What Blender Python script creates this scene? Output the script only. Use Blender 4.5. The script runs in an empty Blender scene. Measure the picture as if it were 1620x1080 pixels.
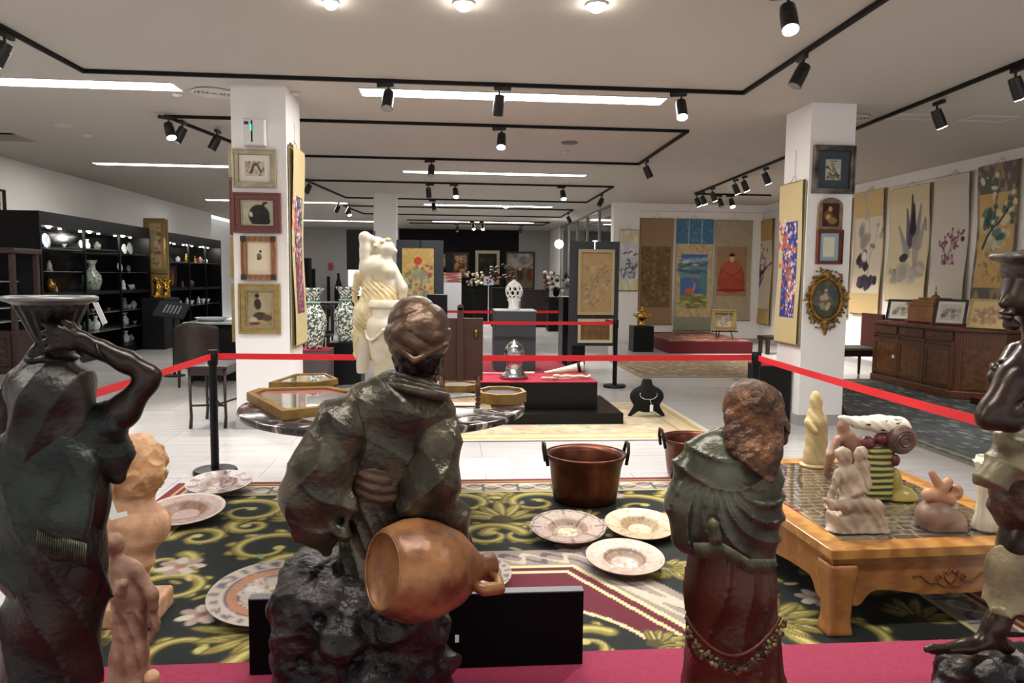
import bpy, bmesh, math, random
import numpy as np
from mathutils import Vector, Matrix
PI = math.pi
SC = bpy.context.scene
COL = SC.collection
rnd = random.Random(7)
# ------------------------------------------------------------------ camera
F, CXP, CYP = 1170.0, 810.0, 540.0
PITCH, YAW, ROLL = math.atan(101 / F), math.atan(100 / F), 0.011
EYE = Vector((0, 0, 1.6))
FW = Vector((math.sin(YAW) * math.cos(PITCH), math.cos(YAW) * math.cos(PITCH), -math.sin(PITCH)))
_rt = FW.cross(Vector((0, 0, 1))).normalized(); _up = _rt.cross(FW)
RT = _rt * math.cos(ROLL) + _up * math.sin(ROLL)
UP = _up * math.cos(ROLL) - _rt * math.sin(ROLL)
cd = bpy.data.cameras.new('camera'); cd.sensor_width = 36.0; cd.lens = F / 1620 * 36
cd.clip_start = 0.05; cd.clip_end = 100
cam = bpy.data.objects.new('camera', cd); COL.objects.link(cam)
m3 = Matrix((RT, UP, -FW)).transposed()
cam.matrix_world = Matrix.Translation(EYE) @ m3.to_4x4()
SC.camera = cam
# ------------------------------------------------------------------ world, exposure
wd = bpy.data.worlds.new('world'); SC.world = wd; wd.use_nodes = True
wd.node_tree.nodes['Background'].inputs[0].default_value = (0.95, 0.97, 1.0, 1)
wd.node_tree.nodes['Background'].inputs[1].default_value = 0.7
SC.view_settings.view_transform = 'Standard'
SC.view_settings.look = 'None'
SC.view_settings.exposure = 0.6
SC.view_settings.gamma = 1.0
SC.view_settings.use_curve_mapping = False
PANEL_EMIT = 27.0      # fluorescent ceiling panels
SPOT_W = 60.0          # a lit track spot
DOWN_W = 45.0          # recessed downlight

def ray(px, py): return FW + RT * ((px - CXP) / F) + UP * ((CYP - py) / F)
def atz(px, py, z=0.0):
    d = ray(px, py); return EYE + d * ((z - EYE.z) / d.z)
def aty(px, py, Y):
    d = ray(px, py); return EYE + d * (Y / d.y)
def atx(px, py, X):
    d = ray(px, py); return EYE + d * (X / d.x)
# ------------------------------------------------------------------ colour and materials
def lin(c): return c / 12.92 if c <= 0.04045 else ((c + 0.055) / 1.055) ** 2.4
def hx(h): return tuple(lin(int(h[i:i + 2], 16) / 255) for i in (0, 2, 4)) + (1.0,)
MATS = {}
def mat(name, col, rough=0.6, metal=0.0, col2=None, scale=8.0, bump=0.0, bscale=None, detail=4.0,
        emit=0.0, trans=0.0, alpha=1.0, coat=0.0, kind='noise', stretch=(1, 1, 1), lo=0.35, hi=0.65, spec=None, ior=None):
    if name in MATS: return MATS[name]
    m = bpy.data.materials.new(name); m.use_nodes = True; nt = m.node_tree; N = nt.nodes; L = nt.links
    b = N['Principled BSDF']; c = hx(col)
    b.inputs['Base Color'].default_value = c
    b.inputs['Roughness'].default_value = rough; b.inputs['Metallic'].default_value = metal
    if spec is not None: b.inputs['Specular IOR Level'].default_value = spec
    if coat: b.inputs['Coat Weight'].default_value = coat; b.inputs['Coat Roughness'].default_value = 0.08
    if trans: b.inputs['Transmission Weight'].default_value = trans
    if ior: b.inputs['IOR'].default_value = ior
    if alpha < 1: b.inputs['Alpha'].default_value = alpha
    if emit: b.inputs['Emission Color'].default_value = c; b.inputs['Emission Strength'].default_value = emit
    if col2 or bump:
        tc = N.new('ShaderNodeTexCoord'); mp = N.new('ShaderNodeMapping'); mp.inputs['Scale'].default_value = stretch
        L.new(tc.outputs['Object'], mp.inputs['Vector'])
    if col2:
        if kind == 'noise':
            t = N.new('ShaderNodeTexNoise'); t.inputs['Scale'].default_value = scale; t.inputs['Detail'].default_value = detail; fac = t.outputs['Fac']
        elif kind == 'wave':
            t = N.new('ShaderNodeTexWave'); t.inputs['Scale'].default_value = scale; t.inputs['Distortion'].default_value = 6; t.inputs['Detail'].default_value = detail; t.inputs['Detail Scale'].default_value = 1.2; fac = t.outputs['Fac']
        elif kind == 'vor':
            t = N.new('ShaderNodeTexVoronoi'); t.inputs['Scale'].default_value = scale; fac = t.outputs['Distance']
        L.new(mp.outputs[0], t.inputs['Vector'])
        r = N.new('ShaderNodeValToRGB'); r.color_ramp.elements[0].position = lo; r.color_ramp.elements[1].position = hi
        r.color_ramp.elements[0].color = c; r.color_ramp.elements[1].color = hx(col2)
        L.new(fac, r.inputs['Fac']); L.new(r.outputs['Color'], b.inputs['Base Color'])
    if bump:
        t2 = N.new('ShaderNodeTexNoise'); t2.inputs['Scale'].default_value = bscale or scale * 3; t2.inputs['Detail'].default_value = 6
        L.new(mp.outputs[0], t2.inputs['Vector'])
        bp = N.new('ShaderNodeBump'); bp.inputs['Strength'].default_value = bump; bp.inputs['Distance'].default_value = 0.01
        L.new(t2.outputs['Fac'], bp.inputs['Height']); L.new(bp.outputs[0], b.inputs['Normal'])
    MATS[name] = m; return m
def paintmat(name, rough=0.8, bump=0.0, bscale=300.0):
    if name in MATS: return MATS[name]
    m = bpy.data.materials.new(name); m.use_nodes = True; nt = m.node_tree; N = nt.nodes; b = N['Principled BSDF']
    a = N.new('ShaderNodeAttribute'); a.attribute_name = 'paint'
    nt.links.new(a.outputs['Color'], b.inputs['Base Color']); b.inputs['Roughness'].default_value = rough
    if bump:
        tc = N.new('ShaderNodeTexCoord'); t2 = N.new('ShaderNodeTexNoise'); t2.inputs['Scale'].default_value = bscale
        bp = N.new('ShaderNodeBump'); bp.inputs['Strength'].default_value = bump; bp.inputs['Distance'].default_value = 0.005
        nt.links.new(tc.outputs['Object'], t2.inputs['Vector'])
        nt.links.new(t2.outputs['Fac'], bp.inputs['Height']); nt.links.new(bp.outputs[0], b.inputs['Normal'])
    MATS[name] = m; return m
# ------------------------------------------------------------------ mesh builder (world coordinates)
class MB:
    def __init__(s): s.v = []; s.f = []
    def add(s, vs, fs):
        o = len(s.v); s.v += [tuple(p) for p in vs]; s.f += [tuple(i + o for i in f) for f in fs]; return s
    def box(s, x0, x1, y0, y1, z0, z1, rz=0, piv=None, M=None):
        vs = [Vector((x, y, z)) for x in (x0, x1) for y in (y0, y1) for z in (z0, z1)]
        if rz:
            c = Vector(piv) if piv else Vector(((x0 + x1) / 2, (y0 + y1) / 2, 0)); R = Matrix.Rotation(rz, 3, 'Z')
            c = Vector((c.x, c.y, 0)); vs = [R @ (v - c) + c for v in vs]
        if M: vs = [M @ v for v in vs]
        return s.add(vs, [(0, 1, 3, 2), (4, 6, 7, 5), (0, 4, 5, 1), (2, 3, 7, 6), (0, 2, 6, 4), (1, 5, 7, 3)])
    def ring(s, P, r, n, fr):
        a, b = fr; return [P + (a * math.cos(t) + b * math.sin(t)) * r for t in [2 * PI * i / n for i in range(n)]]
    def cyl(s, p0, p1, r0, r1=None, n=16):
        p0, p1 = Vector(p0), Vector(p1); r1 = r0 if r1 is None else r1
        d = (p1 - p0).normalized(); a = d.orthogonal().normalized(); b = d.cross(a)
        vs = s.ring(p0, r0, n, (a, b)) + s.ring(p1, r1, n, (a, b))
        fs = [(i, (i + 1) % n, n + (i + 1) % n, n + i) for i in range(n)] + [tuple(range(n))[::-1], tuple(range(n, 2 * n))]
        return s.add(vs, fs)
    def lathe(s, prof, c, n=32, sx=1, sy=1, M=None, fl=0, fa=0):
        # prof: list of (r, z); closed at both ends
        c = Vector(c); vs = []; fs = []
        for r, z in prof:
            for i in range(n):
                t = 2 * PI * i / n; rr = r * (1 + (fa * math.cos(fl * t) if fl else 0))
                v = Vector((rr * math.cos(t) * sx, rr * math.sin(t) * sy, z))
                vs.append((M @ v if M else v) + c)
        for k in range(len(prof) - 1):
            for i in range(n):
                j = (i + 1) % n; fs.append((k * n + i, k * n + j, (k + 1) * n + j, (k + 1) * n + i))
        fs.append(tuple(range(n))[::-1]); fs.append(tuple(range((len(prof) - 1) * n, len(prof) * n)))
        return s.add(vs, fs)
    def tube(s, pts, r, n=8, closed=False):
        pts = [Vector(p) for p in pts]; m = len(pts); rs = r if isinstance(r, (list, tuple)) else [r] * m
        vs = []; fs = []; prev = None
        for k, p in enumerate(pts):
            a = pts[(k - 1) % m] if (closed or k > 0) else p; b = pts[(k + 1) % m] if (closed or k < m - 1) else p
            d = (b - a).normalized()
            if prev is None: x = d.orthogonal().normalized()
            else: x = (prev - d * prev.dot(d)).normalized()
            prev = x; vs += s.ring(p, rs[k], n, (x, d.cross(x)))
        for k in range(m if closed else m - 1):
            k2 = (k + 1) % m
            for i in range(n):
                j = (i + 1) % n; fs.append((k * n + i, k * n + j, k2 * n + j, k2 * n + i))
        if not closed: fs.append(tuple(range(n))[::-1]); fs.append(tuple(range((m - 1) * n, m * n)))
        return s.add(vs, fs)
    def prism(s, poly, o, u, v, w):
        # poly of (a,b) -> o+a*u+b*v, extruded by w
        o, u, v, w = Vector(o), Vector(u), Vector(v), Vector(w); n = len(poly)
        A = [o + u * a + v * b for a, b in poly]; vs = A + [p + w for p in A]
        return s.add(vs, [tuple(range(n))[::-1], tuple(range(n, 2 * n))] + [(i, (i + 1) % n, n + (i + 1) % n, n + i) for i in range(n)])
    def ell(s, c, rx, ry, rz, n=16, m=10, M=None):
        c = Vector(c); prof = [(math.sin(PI * k / m), -math.cos(PI * k / m)) for k in range(m + 1)]
        vs = []
        for r, z in prof:
            for i in range(n):
                t = 2 * PI * i / n; v = Vector((max(r, 1e-3) * math.cos(t) * rx, max(r, 1e-3) * math.sin(t) * ry, z * rz))
                vs.append((M @ v if M else v) + c)
        fs = [(k * n + i, k * n + (i + 1) % n, (k + 1) * n + (i + 1) % n, (k + 1) * n + i) for k in range(m) for i in range(n)]
        return s.add(vs, fs)
    def frame(s, o, u, v, w, W, H, t):
        # rectangular picture frame moulding: outer W x H, member width t, depth vector w
        u, v = Vector(u), Vector(v)
        for a0, a1, b0, b1 in ((0, W, 0, t), (0, W, H - t, H), (0, t, t, H - t), (W - t, W, t, H - t)):
            s.prism([(a0, b0), (a1, b0), (a1, b1), (a0, b1)], o, u, v, w)
        return s
def link(name, me, m, parent=None, smooth=False, bevel=0.0):
    o = bpy.data.objects.new(name, me); COL.objects.link(o)
    if m: me.materials.append(m)
    if parent: o.parent = parent
    if smooth is not False:
        me.shade_smooth()
        if smooth is not True: me.set_sharp_from_angle(angle=math.radians(smooth))
    if bevel:
        b = o.modifiers.new('bevel', 'BEVEL'); b.width = bevel; b.segments = 2; b.limit_method = 'ANGLE'; b.angle_limit = math.radians(50)
    return o
def wmat(o):
    M = Matrix.LocRotScale(o.location, o.rotation_euler, o.scale)
    return (wmat(o.parent) @ M) if o.parent else M
def build(name, mb, m, parent=None, smooth=False, bevel=0.0):
    me = bpy.data.meshes.new(name)
    vs = mb.v
    if parent:
        I = wmat(parent).inverted(); vs = [tuple(I @ Vector(p)) for p in vs]
    else:
        a = np.array(vs); c = Vector(((a[:, 0].min() + a[:, 0].max()) / 2, (a[:, 1].min() + a[:, 1].max()) / 2, a[:, 2].min()))
        vs = [tuple(Vector(p) - c) for p in vs]
    me.from_pydata(vs, [], mb.f); me.validate(); me.update()
    bm = bmesh.new(); bm.from_mesh(me); bmesh.ops.recalc_face_normals(bm, faces=bm.faces); bm.to_mesh(me); bm.free()
    o = link(name, me, m, parent, smooth, bevel)
    if not parent: o.location = c
    return o
def thing(name, label, cat, loc=(0, 0, 0), rz=0, group=None):
    o = bpy.data.objects.new(name, None); COL.objects.link(o); o.empty_display_size = 0.1
    o.location = loc; o.rotation_euler = (0, 0, rz); o['label'] = label; o['category'] = cat
    if group: o['group'] = group
    return o
def tag(o, label, cat, group=None):
    o['label'] = label; o['category'] = cat
    if group: o['group'] = group
    return o
def struct(name, mb, m, parent=None, **k):
    o = build(name, mb, m, parent, **k)
    if not parent: o['kind'] = 'structure'
    return o
def dup(root, loc, rz=0, label=None, group=None, sc=None):
    r = root.copy(); COL.objects.link(r); r.location = loc; r.rotation_euler = (0, 0, rz)
    if sc: r.scale = (sc,) * 3 if not isinstance(sc, tuple) else sc
    if label: r['label'] = label
    if group: r['group'] = group
    for ch in [c for c in root.children]:
        c = ch.copy(); COL.objects.link(c); c.parent = r
        for g in ch.children:
            d = g.copy(); COL.objects.link(d); d.parent = c
    return r
# ------------------------------------------------------------------ canvas painting (painted cloth, pictures, ceramics)
class Cv:
    def __init__(s, w, h, col):
        s.w, s.h = w, h; s.a = np.zeros((h, w, 3)); s.a[:] = hx(col)[:3]
        s.X, s.Y = np.meshgrid((np.arange(w) + .5) / w, (np.arange(h) + .5) / h)   # 0..1, y up
        s.asp = h / w
    def mix(s, m, col, al=1.0):
        c = np.array(hx(col)[:3]) if isinstance(col, str) else col
        m = np.clip(m, 0, 1)[..., None] * al; s.a = s.a * (1 - m) + c * m; return s
    def rect(s, x0, y0, x1, y1, col, al=1.0):
        return s.mix(((s.X >= x0) & (s.X <= x1) & (s.Y >= y0) & (s.Y <= y1)).astype(float), col, al)
    def blob(s, x, y, rx, ry, col, ang=0, soft=0.25, al=1.0):
        dx = s.X - x; dy = (s.Y - y) * s.asp; c, n = math.cos(ang), math.sin(ang)
        d = np.sqrt(((dx * c + dy * n) / rx) ** 2 + ((-dx * n + dy * c) / (ry * 1.0)) ** 2)
        return s.mix((1 + soft / 2 - d) / max(soft, 1e-3), col, al)
    def scale(s, k): s.a = s.a * k; return s
    def line(s, pts, w0, w1, col, al=1.0, soft=None):
        m = np.zeros_like(s.X); n = len(pts) - 1; soft = soft or 1.0 / s.w
        for i in range(n):
            (ax, ay), (bx, by) = pts[i], pts[i + 1]; ay *= s.asp; by *= s.asp
            wa = w0 + (w1 - w0) * i / n; wb = w0 + (w1 - w0) * (i + 1) / n; r = max(wa, wb) + soft
            i0 = max(0, int((min(ax, bx) - r) * s.w) - 1); i1 = min(s.w, int((max(ax, bx) + r) * s.w) + 2)
            j0 = max(0, int((min(ay, by) - r) * s.w) - 1); j1 = min(s.h, int((max(ay, by) + r) * s.w) + 2)
            if i1 <= i0 or j1 <= j0: continue
            X = s.X[j0:j1, i0:i1]; Y = s.Y[j0:j1, i0:i1] * s.asp
            L2 = (bx - ax) ** 2 + (by - ay) ** 2 + 1e-12
            t = np.clip(((X - ax) * (bx - ax) + (Y - ay) * (by - ay)) / L2, 0, 1)
            d = np.hypot(X - ax - t * (bx - ax), Y - ay - t * (by - ay)) - (wa + (wb - wa) * t)
            m[j0:j1, i0:i1] = np.maximum(m[j0:j1, i0:i1], np.clip(.5 - d / soft, 0, 1))
        return s.mix(m, col, al)
    def noise(s, fx, fy, col, al=0.5, seed=1, thr=0.0, k=2.0):
        r = np.random.RandomState(seed); n = np.zeros_like(s.X)
        for q in range(14):
            a, b = r.uniform(-1, 1, 2); n += np.sin(2 * PI * (fx * a * s.X * (1 + q * .3) + fy * b * s.Y * (1 + q * .3)) + r.uniform(0, 6.3)) / (1 + q * .12)
        return s.mix((n / 3 - thr) * k, col, al)
def artmesh(name, cv, o, u, v, m, parent=None, warp=None, mirror=False):
    # cv canvas mapped on rectangle o + a*u + b*v  (u, v full-size vectors)
    o, u, v = Vector(o), Vector(u), Vector(v); h, w = cv.h, cv.w
    A, B = np.meshgrid(np.linspace(0, 1, w), np.linspace(0, 1, h))
    P = np.array(o)[None, None] + A[..., None] * np.array(u) + B[..., None] * np.array(v)
    if warp is not None:
        n = np.array(u.cross(v).normalized()); P = P + warp(A, B)[..., None] * n
    P = P.reshape(-1, 3)
    if parent:
        I = np.array(wmat(parent).inverted()); P = P @ I[:3, :3].T + I[:3, 3]; c = None
    else: c = P.mean(0); P = P - c
    i = np.arange(h - 1)[:, None] * w + np.arange(w - 1)[None]; i = i.reshape(-1)
    me = bpy.data.meshes.new(name); Fc = np.stack([i, i + 1, i + w + 1, i + w], 1)
    me.vertices.add(len(P)); me.vertices.foreach_set('co', P.ravel().astype(np.float32))
    me.loops.add(Fc.size); me.loops.foreach_set('vertex_index', Fc.ravel().astype(np.int32))
    me.polygons.add(len(Fc)); me.polygons.foreach_set('loop_start', (np.arange(len(Fc)) * 4).astype(np.int32))
    me.update(calc_edges=True)
    ca = me.color_attributes.new('paint', 'FLOAT_COLOR', 'POINT')
    C4 = np.ones((h * w, 4), np.float32); C4[:, :3] = cv.a.reshape(-1, 3); ca.data.foreach_set('color', C4.ravel())
    ob = link(name, me, m, parent, True)
    if c is not None: ob.location = c
    return ob
# ------------------------------------------------------------------ sculpting: signed distance field -> surface nets
def hnoise(X, Y, Z, f, seed=0, n=10):
    r = np.random.RandomState(seed); o = np.zeros_like(X)
    for q in range(n):
        d = r.normal(size=3); d /= np.linalg.norm(d); g = f * r.uniform(.6, 1.6)
        o += np.sin(g * (d[0] * X + d[1] * Y + d[2] * Z) * 2 * PI + r.uniform(0, 6.3))
    return o / n * 1.6
class Sc:
    def __init__(s, lo, hi, h):
        s.lo = np.array(lo, float); s.h = h; s.n = np.maximum(((np.array(hi) - s.lo) / h).astype(int) + 1, 3)
        ax = [(s.lo[i] + h * np.arange(s.n[i])).astype(np.float32) for i in range(3)]
        s.X, s.Y, s.Z = np.meshgrid(*ax, indexing='ij'); s.D = np.full(s.X.shape, 1.0, np.float32)
    def _box(s, pts, r):
        p = np.array(pts, float); a = np.floor((p.min(0) - r - s.lo) / s.h).astype(int); b = np.ceil((p.max(0) + r - s.lo) / s.h).astype(int) + 1
        a = np.clip(a, 0, s.n); b = np.clip(b, 0, s.n); return tuple(slice(int(i), int(j)) for i, j in zip(a, b))
    def _merge(s, sl, d, k, sub=False):
        D = s.D[sl]
        if D.size == 0: return
        if sub: s.D[sl] = np.maximum(D, -d); return
        if k > 0:
            hh = np.clip(.5 + .5 * (D - d) / k, 0, 1); s.D[sl] = (D * (1 - hh) + d * hh - k * hh * (1 - hh)).astype(np.float32)
        else: s.D[sl] = np.minimum(D, d)
    def cap(s, p0, p1, r0, r1=None, k=0.02, sub=False, fl=None):
        # fl=(axis vector, factor): flatten the capsule along a direction
        r1 = r0 if r1 is None else r1; p0, p1 = np.array(p0, float), np.array(p1, float)
        sl = s._box([p0, p1], max(r0, r1) + k + 3 * s.h + (0.05 if k > .02 else .02))
        X, Y, Z = s.X[sl] - p0[0], s.Y[sl] - p0[1], s.Z[sl] - p0[2]; d = p1 - p0
        t = np.clip((X * d[0] + Y * d[1] + Z * d[2]) / (d @ d + 1e-9), 0, 1)
        X, Y, Z = X - t * d[0], Y - t * d[1], Z - t * d[2]; r = r0 + (r1 - r0) * t
        if fl:
            a = np.array(fl[0], float); a /= np.linalg.norm(a); q = (X * a[0] + Y * a[1] + Z * a[2]) * (1 / fl[1] - 1)
            X, Y, Z = X + q * a[0], Y + q * a[1], Z + q * a[2]
        s._merge(sl, np.sqrt(X * X + Y * Y + Z * Z) - r, k, sub); return s
    def chain(s, pts, k=0.02, fl=None):
        for a, b in zip(pts[:-1], pts[1:]): s.cap(a[0], b[0], a[1], b[1], k, fl=fl)
        return s
    def ell(s, c, r, k=0.02, sub=False, R=None):
        c = np.array(c, float); r = np.array(r, float); sl = s._box([c], max(r) + k + 3 * s.h)
        X, Y, Z = s.X[sl] - c[0], s.Y[sl] - c[1], s.Z[sl] - c[2]
        if R is not None:
            R = np.array(R); X, Y, Z = [R[0][i] * X + R[1][i] * Y + R[2][i] * Z for i in range(3)]
        k0 = np.sqrt((X / r[0]) ** 2 + (Y / r[1]) ** 2 + (Z / r[2]) ** 2); k1 = np.sqrt((X / r[0] ** 2) ** 2 + (Y / r[1] ** 2) ** 2 + (Z / r[2] ** 2) ** 2) + 1e-9
        s._merge(sl, k0 * (k0 - 1) / k1, k, sub); return s
    def rbox(s, c, hf, rr, k=0.02, rz=0):
        c = np.array(c, float); m = max(hf) * 1.5 + rr + k; sl = s._box([c], m)
        X, Y, Z = s.X[sl] - c[0], s.Y[sl] - c[1], s.Z[sl] - c[2]
        if rz: X, Y = X * math.cos(rz) + Y * math.sin(rz), -X * math.sin(rz) + Y * math.cos(rz)
        qx, qy, qz = np.abs(X) - hf[0] + rr, np.abs(Y) - hf[1] + rr, np.abs(Z) - hf[2] + rr
        d = np.sqrt(np.maximum(qx, 0) ** 2 + np.maximum(qy, 0) ** 2 + np.maximum(qz, 0) ** 2) + np.minimum(np.maximum(qx, np.maximum(qy, qz)), 0) - rr
        s._merge(sl, d, k); return s
    def disp(s, f): s.D = s.D + f(s.X, s.Y, s.Z).astype(np.float32); return s
    def mesh(s, name, m, parent=None, flatz=None):
        D = s.D
        if flatz is not None: D = np.maximum(D, flatz - s.Z)
        D = D.copy(); D[0] = D[-1] = 1; D[:, 0] = D[:, -1] = 1; D[:, :, 0] = D[:, :, -1] = 1
        S = D < 0; n = np.array(D.shape) - 1
        cnt = sum(S[i:i + n[0], j:j + n[1], k:k + n[2]].astype(np.int8) for i in (0, 1) for j in (0, 1) for k in (0, 1))
        act = np.argwhere((cnt > 0) & (cnt < 8)); idx = -np.ones(tuple(n), np.int64); idx[tuple(act.T)] = np.arange(len(act))
        P = np.zeros((len(act), 3)); c = np.zeros(len(act))
        cor = [(i, j, k) for i in (0, 1) for j in (0, 1) for k in (0, 1)]
        for a in cor:
            for ax in range(3):
                if a[ax]: continue
                b = list(a); b[ax] = 1
                va = D[tuple((act + a).T)]; vb = D[tuple((act + b).T)]; mk = (va < 0) != (vb < 0)
                t = np.where(mk, va / np.where(mk, va - vb, 1), 0); q = np.tile(np.array(a, float), (len(act), 1)); q[:, ax] = t
                P[mk] += q[mk]; c[mk] += 1
        P = (act + P / np.maximum(c, 1)[:, None]) * s.h + s.lo
        Fs = []
        for ax in range(3):
            u, v = [(1, 2), (2, 0), (0, 1)][ax]
            A = [slice(None)] * 3; B = [slice(None)] * 3; A[ax] = slice(0, -1); B[ax] = slice(1, None)
            for sg in (0, 1):
                e = np.argwhere((S[tuple(A)] == bool(1 - sg)) & (S[tuple(B)] == bool(sg)))
                e = e[(e[:, u] > 0) & (e[:, v] > 0) & (e[:, u] < n[u]) & (e[:, v] < n[v])]
                if not len(e): continue
                def g(du, dv):
                    q = e.copy(); q[:, u] -= du; q[:, v] -= dv; return idx[tuple(q.T)]
                qd = np.stack([g(1, 1), g(0, 1), g(0, 0), g(1, 0)], 1)
                Fs.append(qd if sg == 0 else qd[:, ::-1])
        Fc = np.concatenate(Fs); Fc = Fc[(Fc >= 0).all(1)]
        # light smoothing keeps the carved surface even
        if parent: I = np.array(wmat(parent).inverted()); P = P @ I[:3, :3].T + I[:3, 3]; o3 = None
        else: o3 = np.array([(P[:, 0].min() + P[:, 0].max()) / 2, (P[:, 1].min() + P[:, 1].max()) / 2, P[:, 2].min()]); P = P - o3
        me = bpy.data.meshes.new(name)
        me.vertices.add(len(P)); me.vertices.foreach_set('co', P.ravel().astype(np.float32))
        me.loops.add(Fc.size); me.loops.foreach_set('vertex_index', Fc.ravel().astype(np.int32))
        me.polygons.add(len(Fc)); me.polygons.foreach_set('loop_start', (np.arange(len(Fc)) * 4).astype(np.int32))
        me.update(calc_edges=True); ob = link(name, me, m, parent, True)
        if o3 is not None: ob.location = o3
        return ob
# ================================================================== SETTING
XL, XR, YB, YS, XP, H = -7.4, 8.0, 30.0, 18.5, 4.15, 3.5
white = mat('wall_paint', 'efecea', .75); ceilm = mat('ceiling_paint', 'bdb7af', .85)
black = mat('black_satin', '08080a', .35, spec=.25); bmatte = mat('black_matte', '0c0c0e', .6, spec=.25)
def floor_mat():
    m = bpy.data.materials.new('floor_tile'); m.use_nodes = True; N = m.node_tree.nodes; L = m.node_tree.links; b = N['Principled BSDF']
    tc = N.new('ShaderNodeTexCoord'); mp = N.new('ShaderNodeMapping')
    br = N.new('ShaderNodeTexBrick'); br.inputs['Scale'].default_value = 1.0
    br.offset = 0.5; br.inputs['Brick Width'].default_value = 1.2; br.inputs['Row Height'].default_value = 0.6
    br.inputs['Mortar Size'].default_value = 0.004; br.inputs['Color1'].default_value = hx('cdcaca'); br.inputs['Color2'].default_value = hx('c2bfc0'); br.inputs['Mortar'].default_value = hx('a19d9c')
    nz = N.new('ShaderNodeTexNoise'); nz.inputs['Scale'].default_value = 2.0; nz.inputs['Detail'].default_value = 5
    mp2 = N.new('ShaderNodeMapping'); mp2.inputs['Scale'].default_value = (0.6, 9, 1)
    mx = N.new('ShaderNodeMixRGB'); mx.blend_type = 'MULTIPLY'; mx.inputs[0].default_value = .35
    L.new(tc.outputs['Object'], mp.inputs[0]); L.new(mp.outputs[0], br.inputs['Vector']); L.new(tc.outputs['Object'], mp2.inputs[0]); L.new(mp2.outputs[0], nz.inputs['Vector'])
    L.new(br.outputs['Color'], mx.inputs[1]); L.new(nz.outputs['Fac'], mx.inputs[2]); L.new(mx.outputs[0], b.inputs['Base Color'])
    b.inputs['Roughness'].default_value = .22; b.inputs['Specular IOR Level'].default_value = .5
    return m
struct('floor', MB().box(XL - .2, XR + .2, -4, YB + .2, -.1, 0), floor_mat())
# ceiling, with the square opening over the left aisle cut out of it
OPX0, OPX1, OPY0, OPY1 = -6.9, -6.0, 10.9, 11.6
cb = MB(); cb.box(XL - .2, XR + .2, -4, OPY0, H, H + .1); cb.box(XL - .2, XR + .2, OPY1, YB + .2, H, H + .1)
cb.box(XL - .2, OPX0, OPY0, OPY1, H, H + .1); cb.box(OPX1, XR + .2, OPY0, OPY1, H, H + .1)
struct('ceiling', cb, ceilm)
op = tag(build('ceiling_opening', MB().box(OPX0, OPX1, OPY0, OPY1, H + .5, H + .52).box(OPX0, OPX0 + .02, OPY0, OPY1, H + .1, H + .5).box(OPX1 - .02, OPX1, OPY0, OPY1, H + .1, H + .5)
    .box(OPX0, OPX1, OPY0, OPY0 + .02, H + .1, H + .5).box(OPX0, OPX1, OPY1 - .02, OPY1, H + .1, H + .5), bmatte), 'dark square service opening in the ceiling above the left cabinets', 'ceiling hatch')
hp = build('hanging_flap', MB().prism([(0, 0), (.5, 0), (.4, .04), (0, .05)], (OPX0 + .2, OPY0 + .01, H - .1), (1, 0, 0), (0, 0, 1), (0, .02, 0)), white, op)
struct('wall_left', MB().box(XL - .2, XL, -4, 24, 0, H).box(XL - .9, XL - .7, 24, YB, 0, H).box(XL - .9, XL - .2, 23.8, 24, 0, H), white)
struct('wall_right', MB().box(XR, XR + .2, -4, YS, 0, H), white)
struct('wall_back_right', MB().box(4.75, XR, YS, YS + .2, 0, H).box(XP - .06, 4.75, YS - .12, YS + .2, 0, H), white)
darkw = mat('charcoal_wall', '17151a', .8, spec=.2); greyw = mat('grey_wall', '9a9694', .8)
struct('wall_back', MB().box(XL - .9, -2.0, YB, YB + .2, 0, H), greyw)
struct('wall_back_dark', MB().box(-2.0, 2.8, YB, YB + .2, 0, H), darkw)
struct('wall_back_corner', MB().box(2.8, XR, YB, YB + .2, 0, H), greyw)
struct('wall_side_room', MB().box(XR, XR + .2, YS + .2, YB, 0, H), greyw)
# picture hanging rail on right and scroll walls
railm = mat('rail_white', 'cfcbc8', .5)
struct('trim_1', MB().box(XR - .012, XR, 2, YS, H - .2, H - .18), railm)
struct('trim_2', MB().box(4.75, XR - .012, YS - .012, YS, H - .2, H - .18), railm)
base = mat('baseboard_grey', 'a7a3a1', .4)
struct('baseboard_left', MB().box(XL, XL + .015, -3, 24, 0, .1), base)
struct('baseboard_right', MB().box(XR - .015, XR, -3, YS, 0, .1), base)
struct('baseboard_back', MB().box(4.75, XR - .015, YS - .015, YS, 0, .1), base)
# glazed partition between show room and side room
alu = mat('aluminium_frame', '8d8d8d', .35, .6); glass = mat('clear_glass', 'ffffff', .02, 0, trans=1.0, ior=1.45)
def window(name, y0, y1, z0, z1, mull):
    b = MB(); t = .05
    b.box(XP - .04, XP + .04, y0, y1, z1 - t, z1).box(XP - .04, XP + .04, y0, y1, z0, z0 + t)
    for yy in [y0] + mull + [y1 - t]: b.box(XP - .04, XP + .04, yy, yy + t, z0 + t, z1 - t)
    w = struct(name, b, alu)
    struct('pane', MB().box(XP - .006, XP + .006, y0 + t, y1 - t, z0 + t, z1 - t), glass, w)
window('window_1', YS + .22, 24.0, 2.35, H, [20.4, 22.2]); window('window_2', YS + .22, 24.0, .1, 2.33, [20.4, 22.2]); window('window_3', 24.02, 27.5, .1, H, [25.7])
struct('wall_partition', MB().box(XP - .08, XP + .08, 27.5, YB, 0, H), white)
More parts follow.
